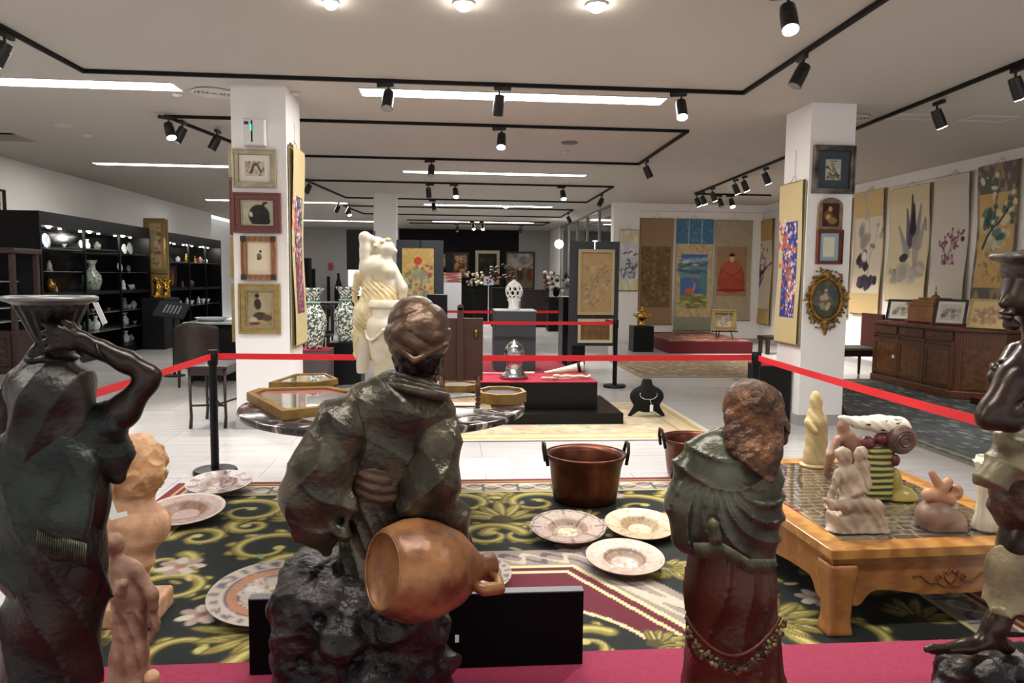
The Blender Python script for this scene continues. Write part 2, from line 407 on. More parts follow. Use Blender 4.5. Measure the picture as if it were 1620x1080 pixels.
# columns
def column(name, x0, x1, y0, y1, h=H):
    c = struct(name, MB().box(x0, x1, y0, y1, 0, H), white)
    struct('column_base', MB().box(x0 - .015, x1 + .015, y0 - .015, y1 + .015, 0, .12), base, c); return c
column('wall_column_left', -2.19, -1.65, 7.8, 8.5)
CRX0, CRX1, CRY = 3.86, 4.36, 7.8
column('wall_column_right', CRX0, CRX1, CRY, 8.4)
column('wall_column_middle', -1.73, -1.22, 17.3, 17.8)
# ================================================================== CEILING LIGHTS
lampm = mat('fluorescent_diffuser', 'fdfbf4', .5, emit=PANEL_EMIT)
def ceiling_light(px0, px1, py, label, n=2, w=.22, grp='fluorescent strips'):
    a = atz(px0, py, H); b = atz(px1, py, H); Y = (a.y + b.y) / 2
    t = thing('ceiling_light', label, 'ceiling light', ((a.x + b.x) / 2, Y, H)); x0, x1 = a.x, b.x
    fr = MB(); g = .02
    fr.box(x0 - g, x1 + g, Y - w / 2 - g, Y - w / 2, H - .012, H - .001).box(x0 - g, x1 + g, Y + w / 2, Y + w / 2 + g, H - .012, H - .001).box(x0 - g, x0, Y - w / 2, Y + w / 2, H - .012, H - .001).box(x1, x1 + g, Y - w / 2, Y + w / 2, H - .012, H - .001)
    build('frame', fr, railm, t)
    L = (x1 - x0) / n
    for i in range(n): build('diffuser', MB().box(x0 + i * L + (.008 if i else 0), x0 + (i + 1) * L - (.008 if i < n - 1 else 0), Y - w / 2, Y + w / 2, H - .009, H - .002), lampm, t)
for a in [(575, 1058, 152, 'long fluorescent ceiling strip nearest the camera between two front track rails', 2, .3), (-60, 272, 131, 'fluorescent ceiling strip at the upper left edge of the picture', 2, .3),
          (640, 930, 274, 'fluorescent strip behind the second track rail, above the marble nude'), (160, 410, 261, 'fluorescent strip left of the left white column'),
          (672, 876, 325, 'fluorescent strip just in front of the middle white column', 3), (328, 365, 316, 'short visible fluorescent strip left of the left column, above the second black cabinet', 1),
          (476, 548, 320, 'fluorescent strip just right of the left column'), (478, 592, 349, 'fluorescent strip above the grey far-left room'),
          (685, 846, 351, 'fluorescent strip above the far dark showroom, nearest of its three'), (484, 548, 367, 'small distant fluorescent strip left of the black hanging cabinet'),
          (698, 829, 372, 'fluorescent strip second from the far dark wall'), (712, 822, 386, 'faint fluorescent strip closest to the far dark wall')]:
    ceiling_light(*a)
for (x0, x1, y, lab) in ((-5.5, -3.0, 2.5, 'above the left foreground, outside the picture'), (-1.2, 1.3, 1.6, 'above the centre foreground, outside the picture'), (3.6, 5.8, 1.8, 'above the right foreground, outside the picture'), (4.6, 7.4, 24.0, 'in the side room behind the glazed partition')):
    t = thing('ceiling_light', 'fluorescent ceiling strip ' + lab, 'ceiling light', ((x0 + x1) / 2, y, H))
    build('diffuser', MB().box(x0, x1, y - .14, y + .14, H - .009, H - .002), lampm, t)
# ================================================================== TRACK RAILS
def rail(pts, label, name='track_rail'):
    b = MB(); s = .028
    for (p, q) in zip(pts[:-1], pts[1:]):
        d = Vector((q[0] - p[0], q[1] - p[1], 0)).normalized(); n = Vector((-d.y, d.x, 0)); p3 = Vector((p[0], p[1], 0)) - d * s * .5; q3 = Vector((q[0], q[1], 0)) + d * s * .5
        b.prism([(-s / 1.6, 0), (s / 1.6, 0), (s / 1.6, -.035), (-s / 1.6, -.035)], p3 + Vector((0, 0, H - .001)), n, (0, 0, 1), q3 - p3)
    return tag(build(name, b, bmatte), label, 'track rail')
T1Y, T2Y, T2B, T3Y, T3B, T4Y, T4B, T5Y, T5B = 7.43, 9.4, 12.15, 15.2, 18.4, 20.5, 23.0, 25.2, 26.6
rail([(-3.5, 4.0), (-3.42, T1Y), (2.95, T1Y), (2.85, 3.0)], 'black U-shaped track rail nearest the camera, in front of the long light strip')
rail([(-2.9, T2B), (-3.4, T2Y), (3.02, T2Y), (3.1, T2B), (-2.9, T2B)], 'black rectangular track rail second from the camera')
rail([(-2.5, T3B), (-2.85, T3Y), (3.35, T3Y), (3.4, T3B), (-2.5, T3B)], 'black rectangular track rail third from the camera')
rail([(-2.6, T4B), (-2.85, T4Y), (3.4, T4Y), (3.45, T4B), (-2.6, T4B)], 'black rectangular track rail fourth from the camera')
rail([(-1.4, T5Y), (3.4, T5Y), (3.3, T5B), (-1.4, T5B)], 'black track rail farthest away, before the dark paintings wall')
rail([(4.7, 3.0), (5.39, 16.1), (8.0 - .9, 16.1)], 'long black track rail running along the hanging scroll wall')
# ================================================================== TRACK SPOTS
spotm = mat('spot_black', '0b0b0c', .4); lensm = mat('spot_lens', 'fff8ea', .3, emit=60.0); lensoff = mat('spot_lens_off', '8a8a88', .2)
def spot_proto(lit):
    t = thing('track_spot', 'spot', 'track spotlight')
    build('adapter', MB().box(-.085, .085, -.02, .02, -.075, -.036), spotm, t, bevel=.004)
    build('stem', MB().cyl((.03, 0, -.075), (.03, 0, -.16), .011, n=8), spotm, t)
    # lamp can hangs tilted 20 degrees about its stem
    d = Vector((.08, -.5, -1)).normalized(); p = Vector((.03, 0, -.15)) - d * .03
    can = build('lamp_can', MB().cyl(p, p + d * .06, .05, .055, 20).cyl(p + d * .065, p + d * .19, .056, .056, 20).cyl(p + d * .05, p + d * .07, .048, .048, 20), spotm, t, smooth=40)
    build('lens', MB().cyl(p + d * .188, p + d * .194, .05, .05, 20), lensm if lit else lensoff, can, smooth=40)
    return t
SP = {}
def spot(px, py, lit, label, rz=0, grp=None, rails=None, tilt=None):
    P = atz(px, py, H - .04)
    if rails:
        if rails[0] == 'y': P = Vector((P.x * 1.0, rails[1], H)); P.x = aty(px, py, rails[1]).x
        else: P = atx(px, py, rails[1]); P = Vector((rails[1], P.y, H))
    P.z = H
    jit = ((px * 7) % 10 - 5) * .06
    rz = (PI / 2 if (rails[1] > 4 or px % 2) else -PI / 2) + jit * .3 if rails and rails[0] == 'x' else (jit if (lit or rz < 1.5) else PI + jit)
    if rails and rails[0] == 'x' and rails[1] > 4.5: lit = 1
    if rails and rails[0] == 'x' and rails[1] < -2: rz = (-PI / 2 if not lit else .6)
    o = SP.get(lit)
    if o is None: o = SP[lit] = spot_proto(lit); o.location = P; o.rotation_euler = (0, 0, rz); o['label'] = label
    else: o = dup(o, P, rz, label)
    o['group'] = grp or 'track spotlights'
    if lit:
        l = bpy.data.lights.new('spot_lamp', 'SPOT'); l.energy = SPOT_W * (1.8 if rails and rails[0] == 'x' and rails[1] > 4.5 else 4); l.spot_size = 1.3; l.spot_blend = .6; l.shadow_soft_size = .05; l.color = (1, .94, .85)
        lo = bpy.data.objects.new('spot_lamp', l); COL.objects.link(lo)
        R = Matrix.Rotation(rz, 3, 'Z'); d = R @ Vector((.08, -.5, -1)).normalized(); lo.location = P + R @ Vector((.03, 0, -.15)) + d * .18
        lo.rotation_euler = d.to_track_quat('-Z', 'Y').to_euler()
    return o
y1 = ('y', T1Y); y2 = ('y', T2Y); y3 = ('y', T2B); y4 = ('y', T3Y); y5 = ('y', T3B)
for a in [(10, 50, 0, 'black track spot at the upper left corner on the nearest rail', .9, ('x', -3.46)), (610, 132, 0, 'black track spot on the nearest rail, left of its three over the light strip', .2, y1),
          (795, 139, 0, 'black track spot on the nearest rail, middle of the three over the light strip', 2.6, y1), (1073, 148, 1, 'lit track spot on the nearest rail at the right end of the light strip', 2.9, y1),
          (1270, 78, 0, 'black track spot on the right arm of the nearest rail, pointing down', 1.5, ('x', 2.92)),
          (262, 185, 1, 'lit track spot at the left corner of the second rail', .8, ('x', -3.36)), (290, 203, 0, 'black track spot just beside the lit one at the second rail left corner', .8, ('x', -3.25)),
          (345, 233, 0, 'black track spot on the second rail close to the left column', .8, ('x', -3.0)), (790, 200, 1, 'lit track spot at the centre of the second rail', -2.9, y2),
          (1023, 257, 0, 'black track spot at the back right corner of the second rail', 2.5, ('x', 3.1)), (680, 252, 0, 'black track spot on the back bar of the second rail', .3, y3),
          (680, 291, 0, 'black track spot on the third rail, left of the lit one', 2.8, y4), (718, 292, 1, 'lit track spot on the third rail, left of centre', .3, y4),
          (888, 296, 1, 'lit track spot on the third rail near its right end', 2.9, y4), (952, 307, 0, 'black track spot on the right arm of the third rail', 1.5, ('x', 3.38)),
          (684, 316, 0, 'black track spot on the back bar of the third rail', .2, y5), (490, 303, 0, 'black track spot on the third rail beside the blue scroll on the left column', .9, ('x', -2.75)),
          (536, 332, 0, 'black track spot left of three clustered by the fourth rail corner', .8, ('x', -2.82)), (549, 336, 1, 'lit track spot, middle of three clustered by the fourth rail corner', .2, ('x', -2.72)), (553, 345, 0, 'black track spot, right of three clustered by the fourth rail corner', .5, ('x', -2.6)),
          (747, 350, 1, 'small lit track spot above the far room, left of a pair', .2, ('y', T5Y)), (762, 350, 1, 'small lit track spot above the far room, right of a pair', 2.9, ('y', T5Y)),
          (899, 340, 0, 'small black track spot by the glazed partition on the fourth rail', 1.5, ('x', 3.42)), (722, 358, 0, 'tiny black track spot on the farthest rail, left one', .2, ('y', T5B)), (825, 358, 0, 'tiny black track spot on the farthest rail, right one', 2.8, ('y', T5B)),
          (1486, 155, 1, 'lit square-looking track spot above the scroll wall, right of the right column', 2.6, ('x', 5.03)), (1612, 100, 0, 'black track spot cut by the right edge of the picture', 2.6, ('x', 4.9)),
          (1212, 260, 1, 'lit track spot on the scroll rail just left of the right column', 2.6, ('x', 5.23)), (1178, 278, 0, 'black track spot on the scroll rail, second left of the right column', 2.6, ('x', 5.28)),
          (1164, 283, 0, 'black track spot on the scroll rail, third left of the right column', 1.5, ('x', 5.3)), (1128, 297, 0, 'black track spot on the scroll rail, fourth left of the right column', 1.5, ('x', 5.34)),
          (1112, 303, 0, 'black track spot near the far corner of the scroll rail', 1.2, ('x', 5.38)), (1103, 306, 0, 'black track spot at the very corner of the scroll rail', 0.6, ('x', 5.39)),
          (1137, 309, 0, 'dark track spot on the short cross arm of the scroll rail, left one', .3, ('y', 16.1)), (1155, 309, 1, 'silvery lit track spot on the short cross arm of the scroll rail', 2.8, ('y', 16.1))]:
    px, py, lit, lab, rz, rr = a; spot(px, py, lit, lab, rz, rails=rr)
# lamps nearest the camera
spot(1240, -10, 1, 'large lit spotlight hanging from the ceiling at the top, right of centre', 1.9, rails=None)
dfr = mat('downlight_trim', 'd8d6d2', .4)
def downlight(px, py, label, r=.07, e=1):
    P = atz(px, py, H); t = thing('downlight', label, 'ceiling light', P)
    build('trim_ring', MB().tube([P + Vector((r * math.cos(i * PI / 12), r * math.sin(i * PI / 12), -.006)) for i in range(24)], .009, 6, True), dfr, t, smooth=True)
    build('lamp_glass', MB().lathe([(r * .95, 0), (r * .9, -.03), (r * .5, -.05), (.002, -.055)], P, 24), lensm, t, smooth=True)
    l = bpy.data.lights.new('downlight_lamp', 'SPOT'); l.energy = DOWN_W * e * 2.2; l.spot_size = 2.4; l.spot_blend = .8; l.shadow_soft_size = .06; l.color = (1, .97, .95)
    lo = bpy.data.objects.new('downlight_lamp', l); COL.objects.link(lo); lo.location = P + Vector((0, 0, -.12))
downlight(734, 4, 'glaring round downlight at the top edge, left of the two bright ones'); downlight(944, 6, 'glaring round downlight at the top edge, right of the two bright ones')
downlight(523, 2, 'small round downlight at the top edge above the left column', .05, .6); downlight(800, 326, 'bright round downlight in mid ceiling above the dark far room', .07, .6)
downlight(100, -40, 'downlight just above the top left corner, outside the picture', .06, .6)
P = Vector((3.55, 24, 2.7)); tag(build('wall_lamp', MB().ell(P, .14, .14, .14, 20, 12), mat('globe_lamp', 'fffaf0', .4, emit=12.0), smooth=True), 'glowing white globe lamp by the glazed partition far back', 'lamp')
# vents, sensors, detectors
vm = mat('vent_white', 'c9c4bf', .5); vd = mat('vent_shadow', '6b6662', .7)
for px, py, lab in ((338, 145, 'round ceiling air diffuser left of the left column top'), (1346, 186, 'round ceiling air diffuser right of the right column top')):
    P = atz(px, py, H); t = thing('air_diffuser', lab, 'ceiling vent', P)
    build('back_plate', MB().lathe([(.2, -.002), (.2, -.006), (.001, -.006)], P, 32), vd, t)
    for r in (.05, .09, .13, .17, .205): build('ring', MB().tube([P + Vector((r * math.cos(i * PI / 16), r * math.sin(i * PI / 16), -.014)) for i in range(32)], .011, 6, True), vm, t, smooth=True)
for px, py, lab in ((100, 197, 'flat round ceiling cap near the dark service opening'), (138, 213, 'small ceiling detector right of the dark service opening'), (901, 225, 'flat round grey ceiling cap between second rail bars'), (894, 239, 'small detector just behind the grey ceiling cap'), (280, 148, 'small ceiling detector at the end of the upper left light strip'), (467, 146, 'small smoke detector beside the left column top')):
    P = atz(px, py, H); r = .12 if 'flat' in lab else .06
    tag(build('ceiling_detector', MB().lathe([(r, -.001), (r * .95, -.015), (r * .6, -.03 if r < .1 else -.018), (.002, -.035 if r < .1 else -.018)], P, 24), vm if r < .1 else vd if px > 800 else vm, smooth=40), lab, 'ceiling detector')
for px0, px1, py0, py1, lab in ((1412, 1500, 178, 168, 'white square ceiling grille above the scroll wall'), (1540, 1625, 181, 170, 'long pale ceiling grille near the right edge')):
    a = atz(px0, py0, H); b = atz(px1, py0, H); c = atz(px0, py1, H); D = min(.7, abs(c.y - a.y))
    t = thing('ceiling_grille', lab, 'ceiling vent', ((a.x + b.x) / 2, a.y, H)); build('frame', MB().frame((a.x, a.y, H - .001), (1, 0, 0), (0, 1, 0), (0, 0, -.012), b.x - a.x, D, .05), vm, t)
    build('grating', MB().box(a.x + .05, b.x - .05, a.y + .05, a.y + D - .05, H - .005, H - .002), mat('grille_mesh', '9b9793', .6, col2='d0ccc6', scale=60, kind='wave'), t)
# ================================================================== BARRIER POSTS AND RIBBONS
redm = mat('belt_red', 'c8141f', .55)
def post(x, y, label, z=0):
    t = thing('barrier_post', label, 'barrier post', (x, y, z))
    build('base', MB().lathe([(.17, .0), (.17, .022), (.16, .035), (.04, .04)], (x, y, z), 40), black, t, smooth=40)
    build('pole', MB().cyl((x, y, .036), (x, y, .9), .032, n=24), black, t, smooth=40)
    build('belt_head', MB().lathe([(.038, .88), (.04, .89), (.04, .985), (.034, 1.0), (.001, 1.0)], (x, y, 0), 24), black, t, smooth=40)
P1 = (-1.88, 6.05); P2 = (2.59, 6.02); P3 = (2.45, 10.71); P4 = (2.45, 14.3); P0 = (-1.98, 2.9); PR = (2.5, 2.82)
post(*P1, 'black retractable belt post with round base behind the left plates'); post(*P2, 'black belt post just left of the right white column'); post(*P3, 'black belt post in front of the grey framed-picture panel')
post(*P4, 'distant black belt post behind the right black plinth'); post(*PR, 'black belt post at the right edge, hidden behind the bronze boy', z=.0135)
def belt(a, b, label, sag=.01, z=.95, za=None, zb=None):
    a = Vector((a[0], a[1], za or z)); b = Vector((b[0], b[1], zb or z)); d = (b - a).normalized(); a2 = a + d * .042; b2 = b - d * .042; n = 12
    vs = []; w = .024; q = Vector((-d.y, d.x, 0)) * .001
    for i in range(n + 1):
        t = i / n; p = a2.lerp(b2, t) - Vector((0, 0, sag * 4 * t * (1 - t)))
        for dz in (-w, w): vs += [p + q + Vector((0, 0, dz)), p - q + Vector((0, 0, dz))]
    fs = []
    for i in range(n):
        k = 4 * i; fs += [(k, k + 4, k + 6, k + 2), (k + 1, k + 3, k + 7, k + 5), (k + 2, k + 6, k + 7, k + 3), (k, k + 1, k + 5, k + 4)]
    fs += [(0, 2, 3, 1), (4 * n, 4 * n + 1, 4 * n + 3, 4 * n + 2)]
    tag(build('barrier_belt', MB().add(vs, fs), redm), label, 'barrier belt')
belt(P0, P1, 'red barrier belt from the left post toward the viewer, behind the bronze water carrier', za=.95)
belt(P1, P2, 'long red barrier belt across the middle, from left post to right column post')
belt(P2, PR, 'red barrier belt coming toward the viewer above the honey wood table')
belt((-.55, 10.75), P3, 'red barrier belt crossing in front of the grey pedestal with the white lattice pot')
belt(P3, P4, 'short slanting red barrier belt over the framed panel, going back'); belt((-.3, 14.0), P4, 'most distant red barrier belt behind the white lattice pot')
post(-.55, 10.75, 'belt post hidden behind the turbaned statue'); post(-.3, 14.0, 'farthest belt post hidden behind the wooden stand board'); post(*P0, 'belt post hidden behind the bronze water carrier', z=.0135)
# ================================================================== BLACK PLINTH WITH ARMOUR, PEDESTALS
redc = mat('red_felt', '8c1229', .95, col2='a01c36', scale=60)
def plinth(x0, x1, y0, y1, h, m, label, name='plinth', cloth=None, slab=None, rz=0, loc=None, z0=0):
    t = thing(name, label, 'plinth', ((x0 + x1) / 2, (y0 + y1) / 2, z0))
    zb = z0
    if slab: a, b, c, d, hh = slab; build('base_slab', MB().box(a, b, c, d, z0, z0 + hh), m, t, bevel=.004); zb = z0 + hh
    build('body', MB().box(x0, x1, y0, y1, zb, z0 + h), m, t, bevel=.004)
    if cloth: build('cloth_top', MB().box(x0 - .004, x1 + .004, y0 - .004, y1 + .004, z0 + h, z0 + h + .008), cloth, t)
    return t
plinth(.15, 1.67, 8.15, 8.95, .42, black, 'low two-step black plinth topped with red felt carrying the silver helmet', cloth=redc, slab=(.27, 1.91, 7.88, 9.1, .12), z0=.0125)
plf = thing('carpeted_platform', 'low red carpeted platform behind the black armour plinth', 'platform', (1.1, 10.9, 0))
build('body', MB().box(-.2, 1.85, 9.3, 12.5, 0, .2), mat('platform_red', '6e1420', .8), plf, bevel=.01); build('carpet_top', MB().box(-.2, 1.85, 9.3, 12.5, .2, .21), redc, plf)
greyp = mat('pedestal_grey', '3b4046', .5)
plinth(.66, 1.27, 10.9, 11.5, 1.1, greyp, 'dark grey square pedestal under the white lattice pot', 'pedestal', z0=.21 - .0, cloth=mat('pedestal_white_top', 'dcdcdc', .4)) if False else None
ped = thing('pedestal', 'dark grey square pedestal under the white lattice pot', 'plinth', (.95, 11.3, .21))
build('body', MB().box(.68, 1.30, 11.0, 11.6, .211, 1.1), greyp, ped, bevel=.004); build('top_board', MB().box(.675, 1.305, 10.995, 11.605, 1.1, 1.115), mat('pedestal_white_top', 'c9cbcd', .4), ped); build('lock', MB().lathe([(.02, 0), (.02, .01), (.001, .01)], (0, 0, 0), 12, M=None), mat('chrome', 'd8d8d8', .15, 1), None) if False else None
plinth(1.95, 2.35, 12.6, 13.1, 1.28, black, 'tall black plinth behind the belt post, left of the grey picture panel')
plinth(-.38, -.03, 12.6, 13.0, 1.3, black, 'tall black plinth right of the silk dragon hanging, behind the turbaned head')
# lattice pot: a carved white shell with openings
def lattice_pot():
    c = Vector((.985, 11.25, 1.115)); t = thing('lattice_pot', 'white pierced ceramic pot with domed top on the grey pedestal', 'ceramic pot', c)
    s = Sc((c.x - .2, c.y - .2, c.z), (c.x + .2, c.y + .2, c.z + .5), .006)
    s.ell((c.x, c.y, c.z + .28), (.135, .135, .15), 0.01).cap((c.x, c.y, c.z + .42), (c.x, c.y, c.z + .44), .03, .02, .03)
    s.ell((c.x, c.y, c.z + .27), (.118, .118, .128), 0, sub=True)
    for row, (z, n, r) in enumerate(((.19, 10, .024), (.25, 9, .036), (.32, 9, .033), (.38, 6, .02))):
        for i in range(n):
            a = 2 * PI * (i + .5 * (row % 2)) / n - PI / 2; R = .135 * math.sqrt(max(0, 1 - ((z - .28) / .15) ** 2))
            s.ell((c.x + R * math.cos(a), c.y + R * math.sin(a), c.z + z), (r, r, r), 0, sub=True)
    s.mesh('pierced_body', mat('white_glaze', 'eeeeea', .25), t)
    build('fluted_foot', MB().lathe([(.09, 0), (.085, .02), (.075, .06), (.08, .12), (.1, .15), (.095, .16)], c, 48, fl=12, fa=.06), MATS['white_glaze'], t, smooth=True)
lattice_pot()
# helmets, weapons
steel = mat('polished_steel', 'b9bcbf', .22, 1.0, col2='8d8f92', scale=9, bump=.1); ivory = mat('ivory', 'd9cfc0', .45, col2='b3a38f', scale=20)
def helmet(c, label):
    t = thing('steel_helmet', label, 'helmet', c); c = Vector(c)
    s = Sc((c.x - .17, c.y - .2, c.z), (c.x + .17, c.y + .2, c.z + .5), .007)
    s.ell((c.x, c.y, c.z + .30), (.115, .14, .13), .02).cap((c.x, c.y, c.z + .2), (c.x, c.y, c.z + .12), .095, .085, .04).cap((c.x, c.y, c.z + .42), (c.x, c.y, c.z + .44), .02, .008, .04)
    s.mesh('skull', steel, t)
    build('gorget', MB().lathe([(.09, .15), (.095, .1), (.13, .05), (.17, .0), (.165, .0), (.1, .08), (.08, .13)], c, 40, sy=.9), steel, t, smooth=True)
    build('visor', MB().tube([c + Vector((.12 * math.cos(a), -.005 + .147 * math.sin(a), .26)) for a in np.linspace(PI, 2 * PI, 20)], .014, 8), steel, t, smooth=True)
    build('comb', MB().tube([c + Vector((0, .15 * math.cos(a), .3 + .135 * math.sin(a))) for a in np.linspace(.2, PI - .2, 20)], .008, 8), steel, t, smooth=True)
    build('eye_slot', MB().box(c.x - .07, c.x + .07, c.y - .146, c.y - .13, c.z + .22, c.z + .232), bmatte, t)
helmet((.75, 8.45, .442), 'silver steel knight helmet with flared gorget on red felt')
def sword(p, q, label):
    p, q = Vector(p), Vector(q); d = (q - p).normalized(); n = Vector((-d.y, d.x, 0)); t = thing('sword', label, 'sword', p)
    build('blade', MB().prism([(-.018, 0), (0, .004), (.018, 0), (0, -.004)], p + d * .16, n, (0, 0, 1), (q - p) - d * .16), steel, t)
    build('grip', MB().tube([p + d * a + Vector((0, 0, .004)) for a in np.linspace(0, .14, 8)], [.014, .017, .014, .017, .014, .017, .014, .014], 10), ivory, t, smooth=True)
    build('crossguard', MB().tube([p + d * .15 - n * .08, p + d * .14, p + d * .15 + n * .08], .01, 8), mat('old_brass', '8a6a35', .35, 1), t, smooth=True)
sword((1.02, 8.72, .4625), (.25, 8.8, .4625), 'ivory gripped sword lying on red felt behind the helmet'); sword((1.05, 8.28, .4625), (1.62, 8.32, .4625), 'short pale sword lying on red felt right of the helmet')
horn = [(1.13 + .47 * u, 8.62 + .04 * math.sin(3 * u), .465 + .075 * u ** 1.5 + .02) for u in np.linspace(0, 1, 14)]
hn = tag(build('ivory_horn', MB().tube(horn, [.015 + .045 * u for u in np.linspace(0, 1, 14)], 16), ivory, smooth=True), 'carved pale horn with dark band lying on red felt', 'horn')
build('dark_band', MB().tube([horn[-3], horn[-2]], [.059, .061], 16), bmatte, hn, smooth=True)
g = thing('gauntlet', 'ivory coloured carved baton lying at the right end of the red felt', 'carved baton', (1.4, 8.42, .43))
build('shaft', MB().tube([(1.2 + .44 * u, 8.44 - .04 * u, .468 + .006 * math.sin(20 * u)) for u in np.linspace(0, 1, 20)], [.013 + .008 * abs(math.sin(14 * u)) for u in np.linspace(0, 1, 20)], 10), ivory, g, smooth=True)
g.name = 'carved_baton'
# jewellery bust
def mannequin(c, label):
    c = Vector(c); t = thing('necklace_display', label, 'jewellery bust', c)
    s = Sc((c.x - .27, c.y - .14, c.z), (c.x + .27, c.y + .16, c.z + .45), .008)
    s.ell((c.x, c.y, c.z + .24), (.2, .07, .13), .03).ell((c.x, c.y, c.z + .17), (.15, .06, .12), .04).cap((c.x, c.y + .01, c.z + .3), (c.x, c.y + .01, c.z + .4), .055, .06, .05)
    for sx in (-1, 1): s.cap((c.x + sx * .1, c.y, c.z + .12), (c.x + sx * .2, c.y, c.z + .015), .05, .02, .02, fl=((0, 1, 0), .6))
    s.mesh('velvet_body', mat('black_velvet', '070708', .95), t, flatz=c.z)
    build('necklace', MB().tube([c + Vector((.1 * math.sin(a), -.075 - .012 * math.cos(a), .27 - .055 * math.cos(a))) for a in np.linspace(-1.9, 1.9, 24)], .004, 6), mat('bright_silver', 'd8d8d8', .2, 1), t, smooth=True)
    build('price_tag', MB().box(c.x + .012, c.x + .05, c.y - .1, c.y - .097, c.z + .08, c.z + .155), mat('tag_white', 'e8e8e6', .6), t)
    build('string', MB().tube([(c.x + .015, c.y - .09, c.z + .22), (c.x + .03, c.y - .098, c.z + .155)], .002, 5), MATS['tag_white'], t)
mannequin((2.28, 8.3, .0125), 'black velvet necklace display bust standing on the floor by the pale rug')
# ================================================================== PICTURE PANELS (folding black boards)
def display_panel(x0, x1, y, z1, feet, label, arts):
    t = thing('display_panel', label, 'display panel', ((x0 + x1) / 2, y, 0)); xm = (x0 + x1) / 2; w = .012
    build('frame', MB().box(x0, xm - .008, y, y + .04, feet, z1).box(xm + .008, x1, y, y + .04, feet, z1), mat('panel_charcoal', '2a2e35', .6), t, bevel=.004)
    for xx in (x0, x1 - .06): build('leg', MB().box(xx, xx + .06, y - .01, y + .05, 0, feet + .2), MATS['panel_charcoal'], t)
    return t
# ================================================================== ROUND MARBLE TABLE
TC = (-.42, 4.92); TZ = .76; TR = .93
def marble_mat():
    m = bpy.data.materials.new('dark_marble'); m.use_nodes = True; N = m.node_tree.nodes; L = m.node_tree.links; b = N['Principled BSDF']
    tc = N.new('ShaderNodeTexCoord'); w = N.new('ShaderNodeTexNoise'); w.inputs['Scale'].default_value = 5; w.inputs['Detail'].default_value = 12; w.inputs['Distortion'].default_value = 2.2
    r = N.new('ShaderNodeValToRGB'); e = r.color_ramp.elements; e[0].position = .5; e[0].color = hx('241d1f'); e[1].position = .74; e[1].color = hx('e3dcd6')
    q = e.new(.6); q.color = hx('5d5152')
    L.new(tc.outputs['Object'], w.inputs[0]); L.new(w.outputs['Fac'], r.inputs[0]); L.new(r.outputs[0], b.inputs['Base Color']); b.inputs['Roughness'].default_value = .12
    return m
marb = marble_mat(); inlay = mat('beige_marble', '8d7a60', .12, col2='a89878', scale=5, detail=8); grey_in = mat('grey_blue_marble', '6d7174', .12, col2='a5a8a6', scale=7, detail=8)
t = thing('round_marble_table', 'large round inlaid marble table with dark veined rim behind the turbaned statue', 'table', (TC[0], TC[1], 0))
top = build('tabletop', MB().lathe([(.001, TZ - .05), (TR - .03, TZ - .05), (TR - .004, TZ - .04), (TR, TZ - .025), (TR - .004, TZ - .005), (TR - .015, TZ), (.001, TZ)], (TC[0], TC[1], 0), 96), marb, t, smooth=40)
for k in range(8):
    a0 = 2 * PI * (k + .5) / 8; a1 = 2 * PI * (k + 1.5) / 8; r0, r1 = .3, .74
    build('inlay_panel', MB().prism([(r0 * math.cos(a0 + .06), r0 * math.sin(a0 + .06)), (r1 * math.cos(a0 + .04), r1 * math.sin(a0 + .04)), (r1 * math.cos(a1 - .04), r1 * math.sin(a1 - .04)), (r0 * math.cos(a1 - .06), r0 * math.sin(a1 - .06))], (TC[0], TC[1], TZ), (1, 0, 0), (0, 1, 0), (0, 0, .0015)), inlay if k % 2 else grey_in, top)
build('pedestal', MB().lathe([(.34, .0135), (.34, .05), (.2, .1), (.1, .2), (.08, .4), (.14, .6), (.25, .7), (.25, TZ - .05)], (TC[0], TC[1], 0), 40), mat('dark_bronze_table', '2a211b', .4, .6), t, smooth=40)
gold = mat('gilt_wood', '7a5c28', .38, .35, col2='94733a', scale=12)
def octcase(c, R, h, rz, label, art='b7b2a8', sx=1, n=8, pts=None):
    c = Vector(c); t = thing('framed_plaque_case', label, 'frame', c)
    P = pts or [(R * sx * math.cos(rz + 2 * PI * (i + .5) / n), R * math.sin(rz + 2 * PI * (i + .5) / n)) for i in range(n)]
    m = len(P); w = .86; b = MB(); vs = []; 
    cx = sum(p[0] for p in P) / m; cy = sum(p[1] for p in P) / m
    Q = [(cx + (p[0] - cx) * w, cy + (p[1] - cy) * w) for p in P]
    for i in range(m):
        j = (i + 1) % m; b.prism([P[i], P[j], Q[j], Q[i]], c, (1, 0, 0), (0, 1, 0), (0, 0, h))
    build('frame', b, gold, t)
    build('relief_panel', MB().prism(Q, c + Vector((0, 0, .002)), (1, 0, 0), (0, 1, 0), (0, 0, h * .6)), mat('grey_relief_' + art, art, .5, col2='e4e0d8', scale=14, bump=.6), t)
    build('glass', MB().prism(Q, c + Vector((0, 0, h * .8)), (1, 0, 0), (0, 1, 0), (0, 0, .003)), glass, t)
a = atz(388, 627, TZ); b_ = atz(445, 664, TZ); c_ = atz(545, 650, TZ); d_ = atz(525, 622, TZ)
o0 = Vector((a.x, a.y, 0)); corner = [atz(390, 622, TZ + .05), atz(447, 652, TZ + .05), atz(545, 641, TZ + .05), atz(590, 625, TZ + .05), atz(520, 612, TZ + .05), atz(410, 615, TZ + .05)]
cc = sum(corner, Vector()) / 6
octcase((cc.x, cc.y, TZ + .002), 1, .055, 0, 'shallow gilt case with grey relief under glass at the left of the marble table', pts=[(p.x - cc.x, p.y - cc.y) for p in corner])
cb2 = [atz(425, 606, TZ + .04), atz(500, 606, TZ + .04), atz(535, 600, TZ + .04), atz(515, 591, TZ + .04), atz(468, 592, TZ + .04)]
c2 = sum(cb2, Vector()) / 5
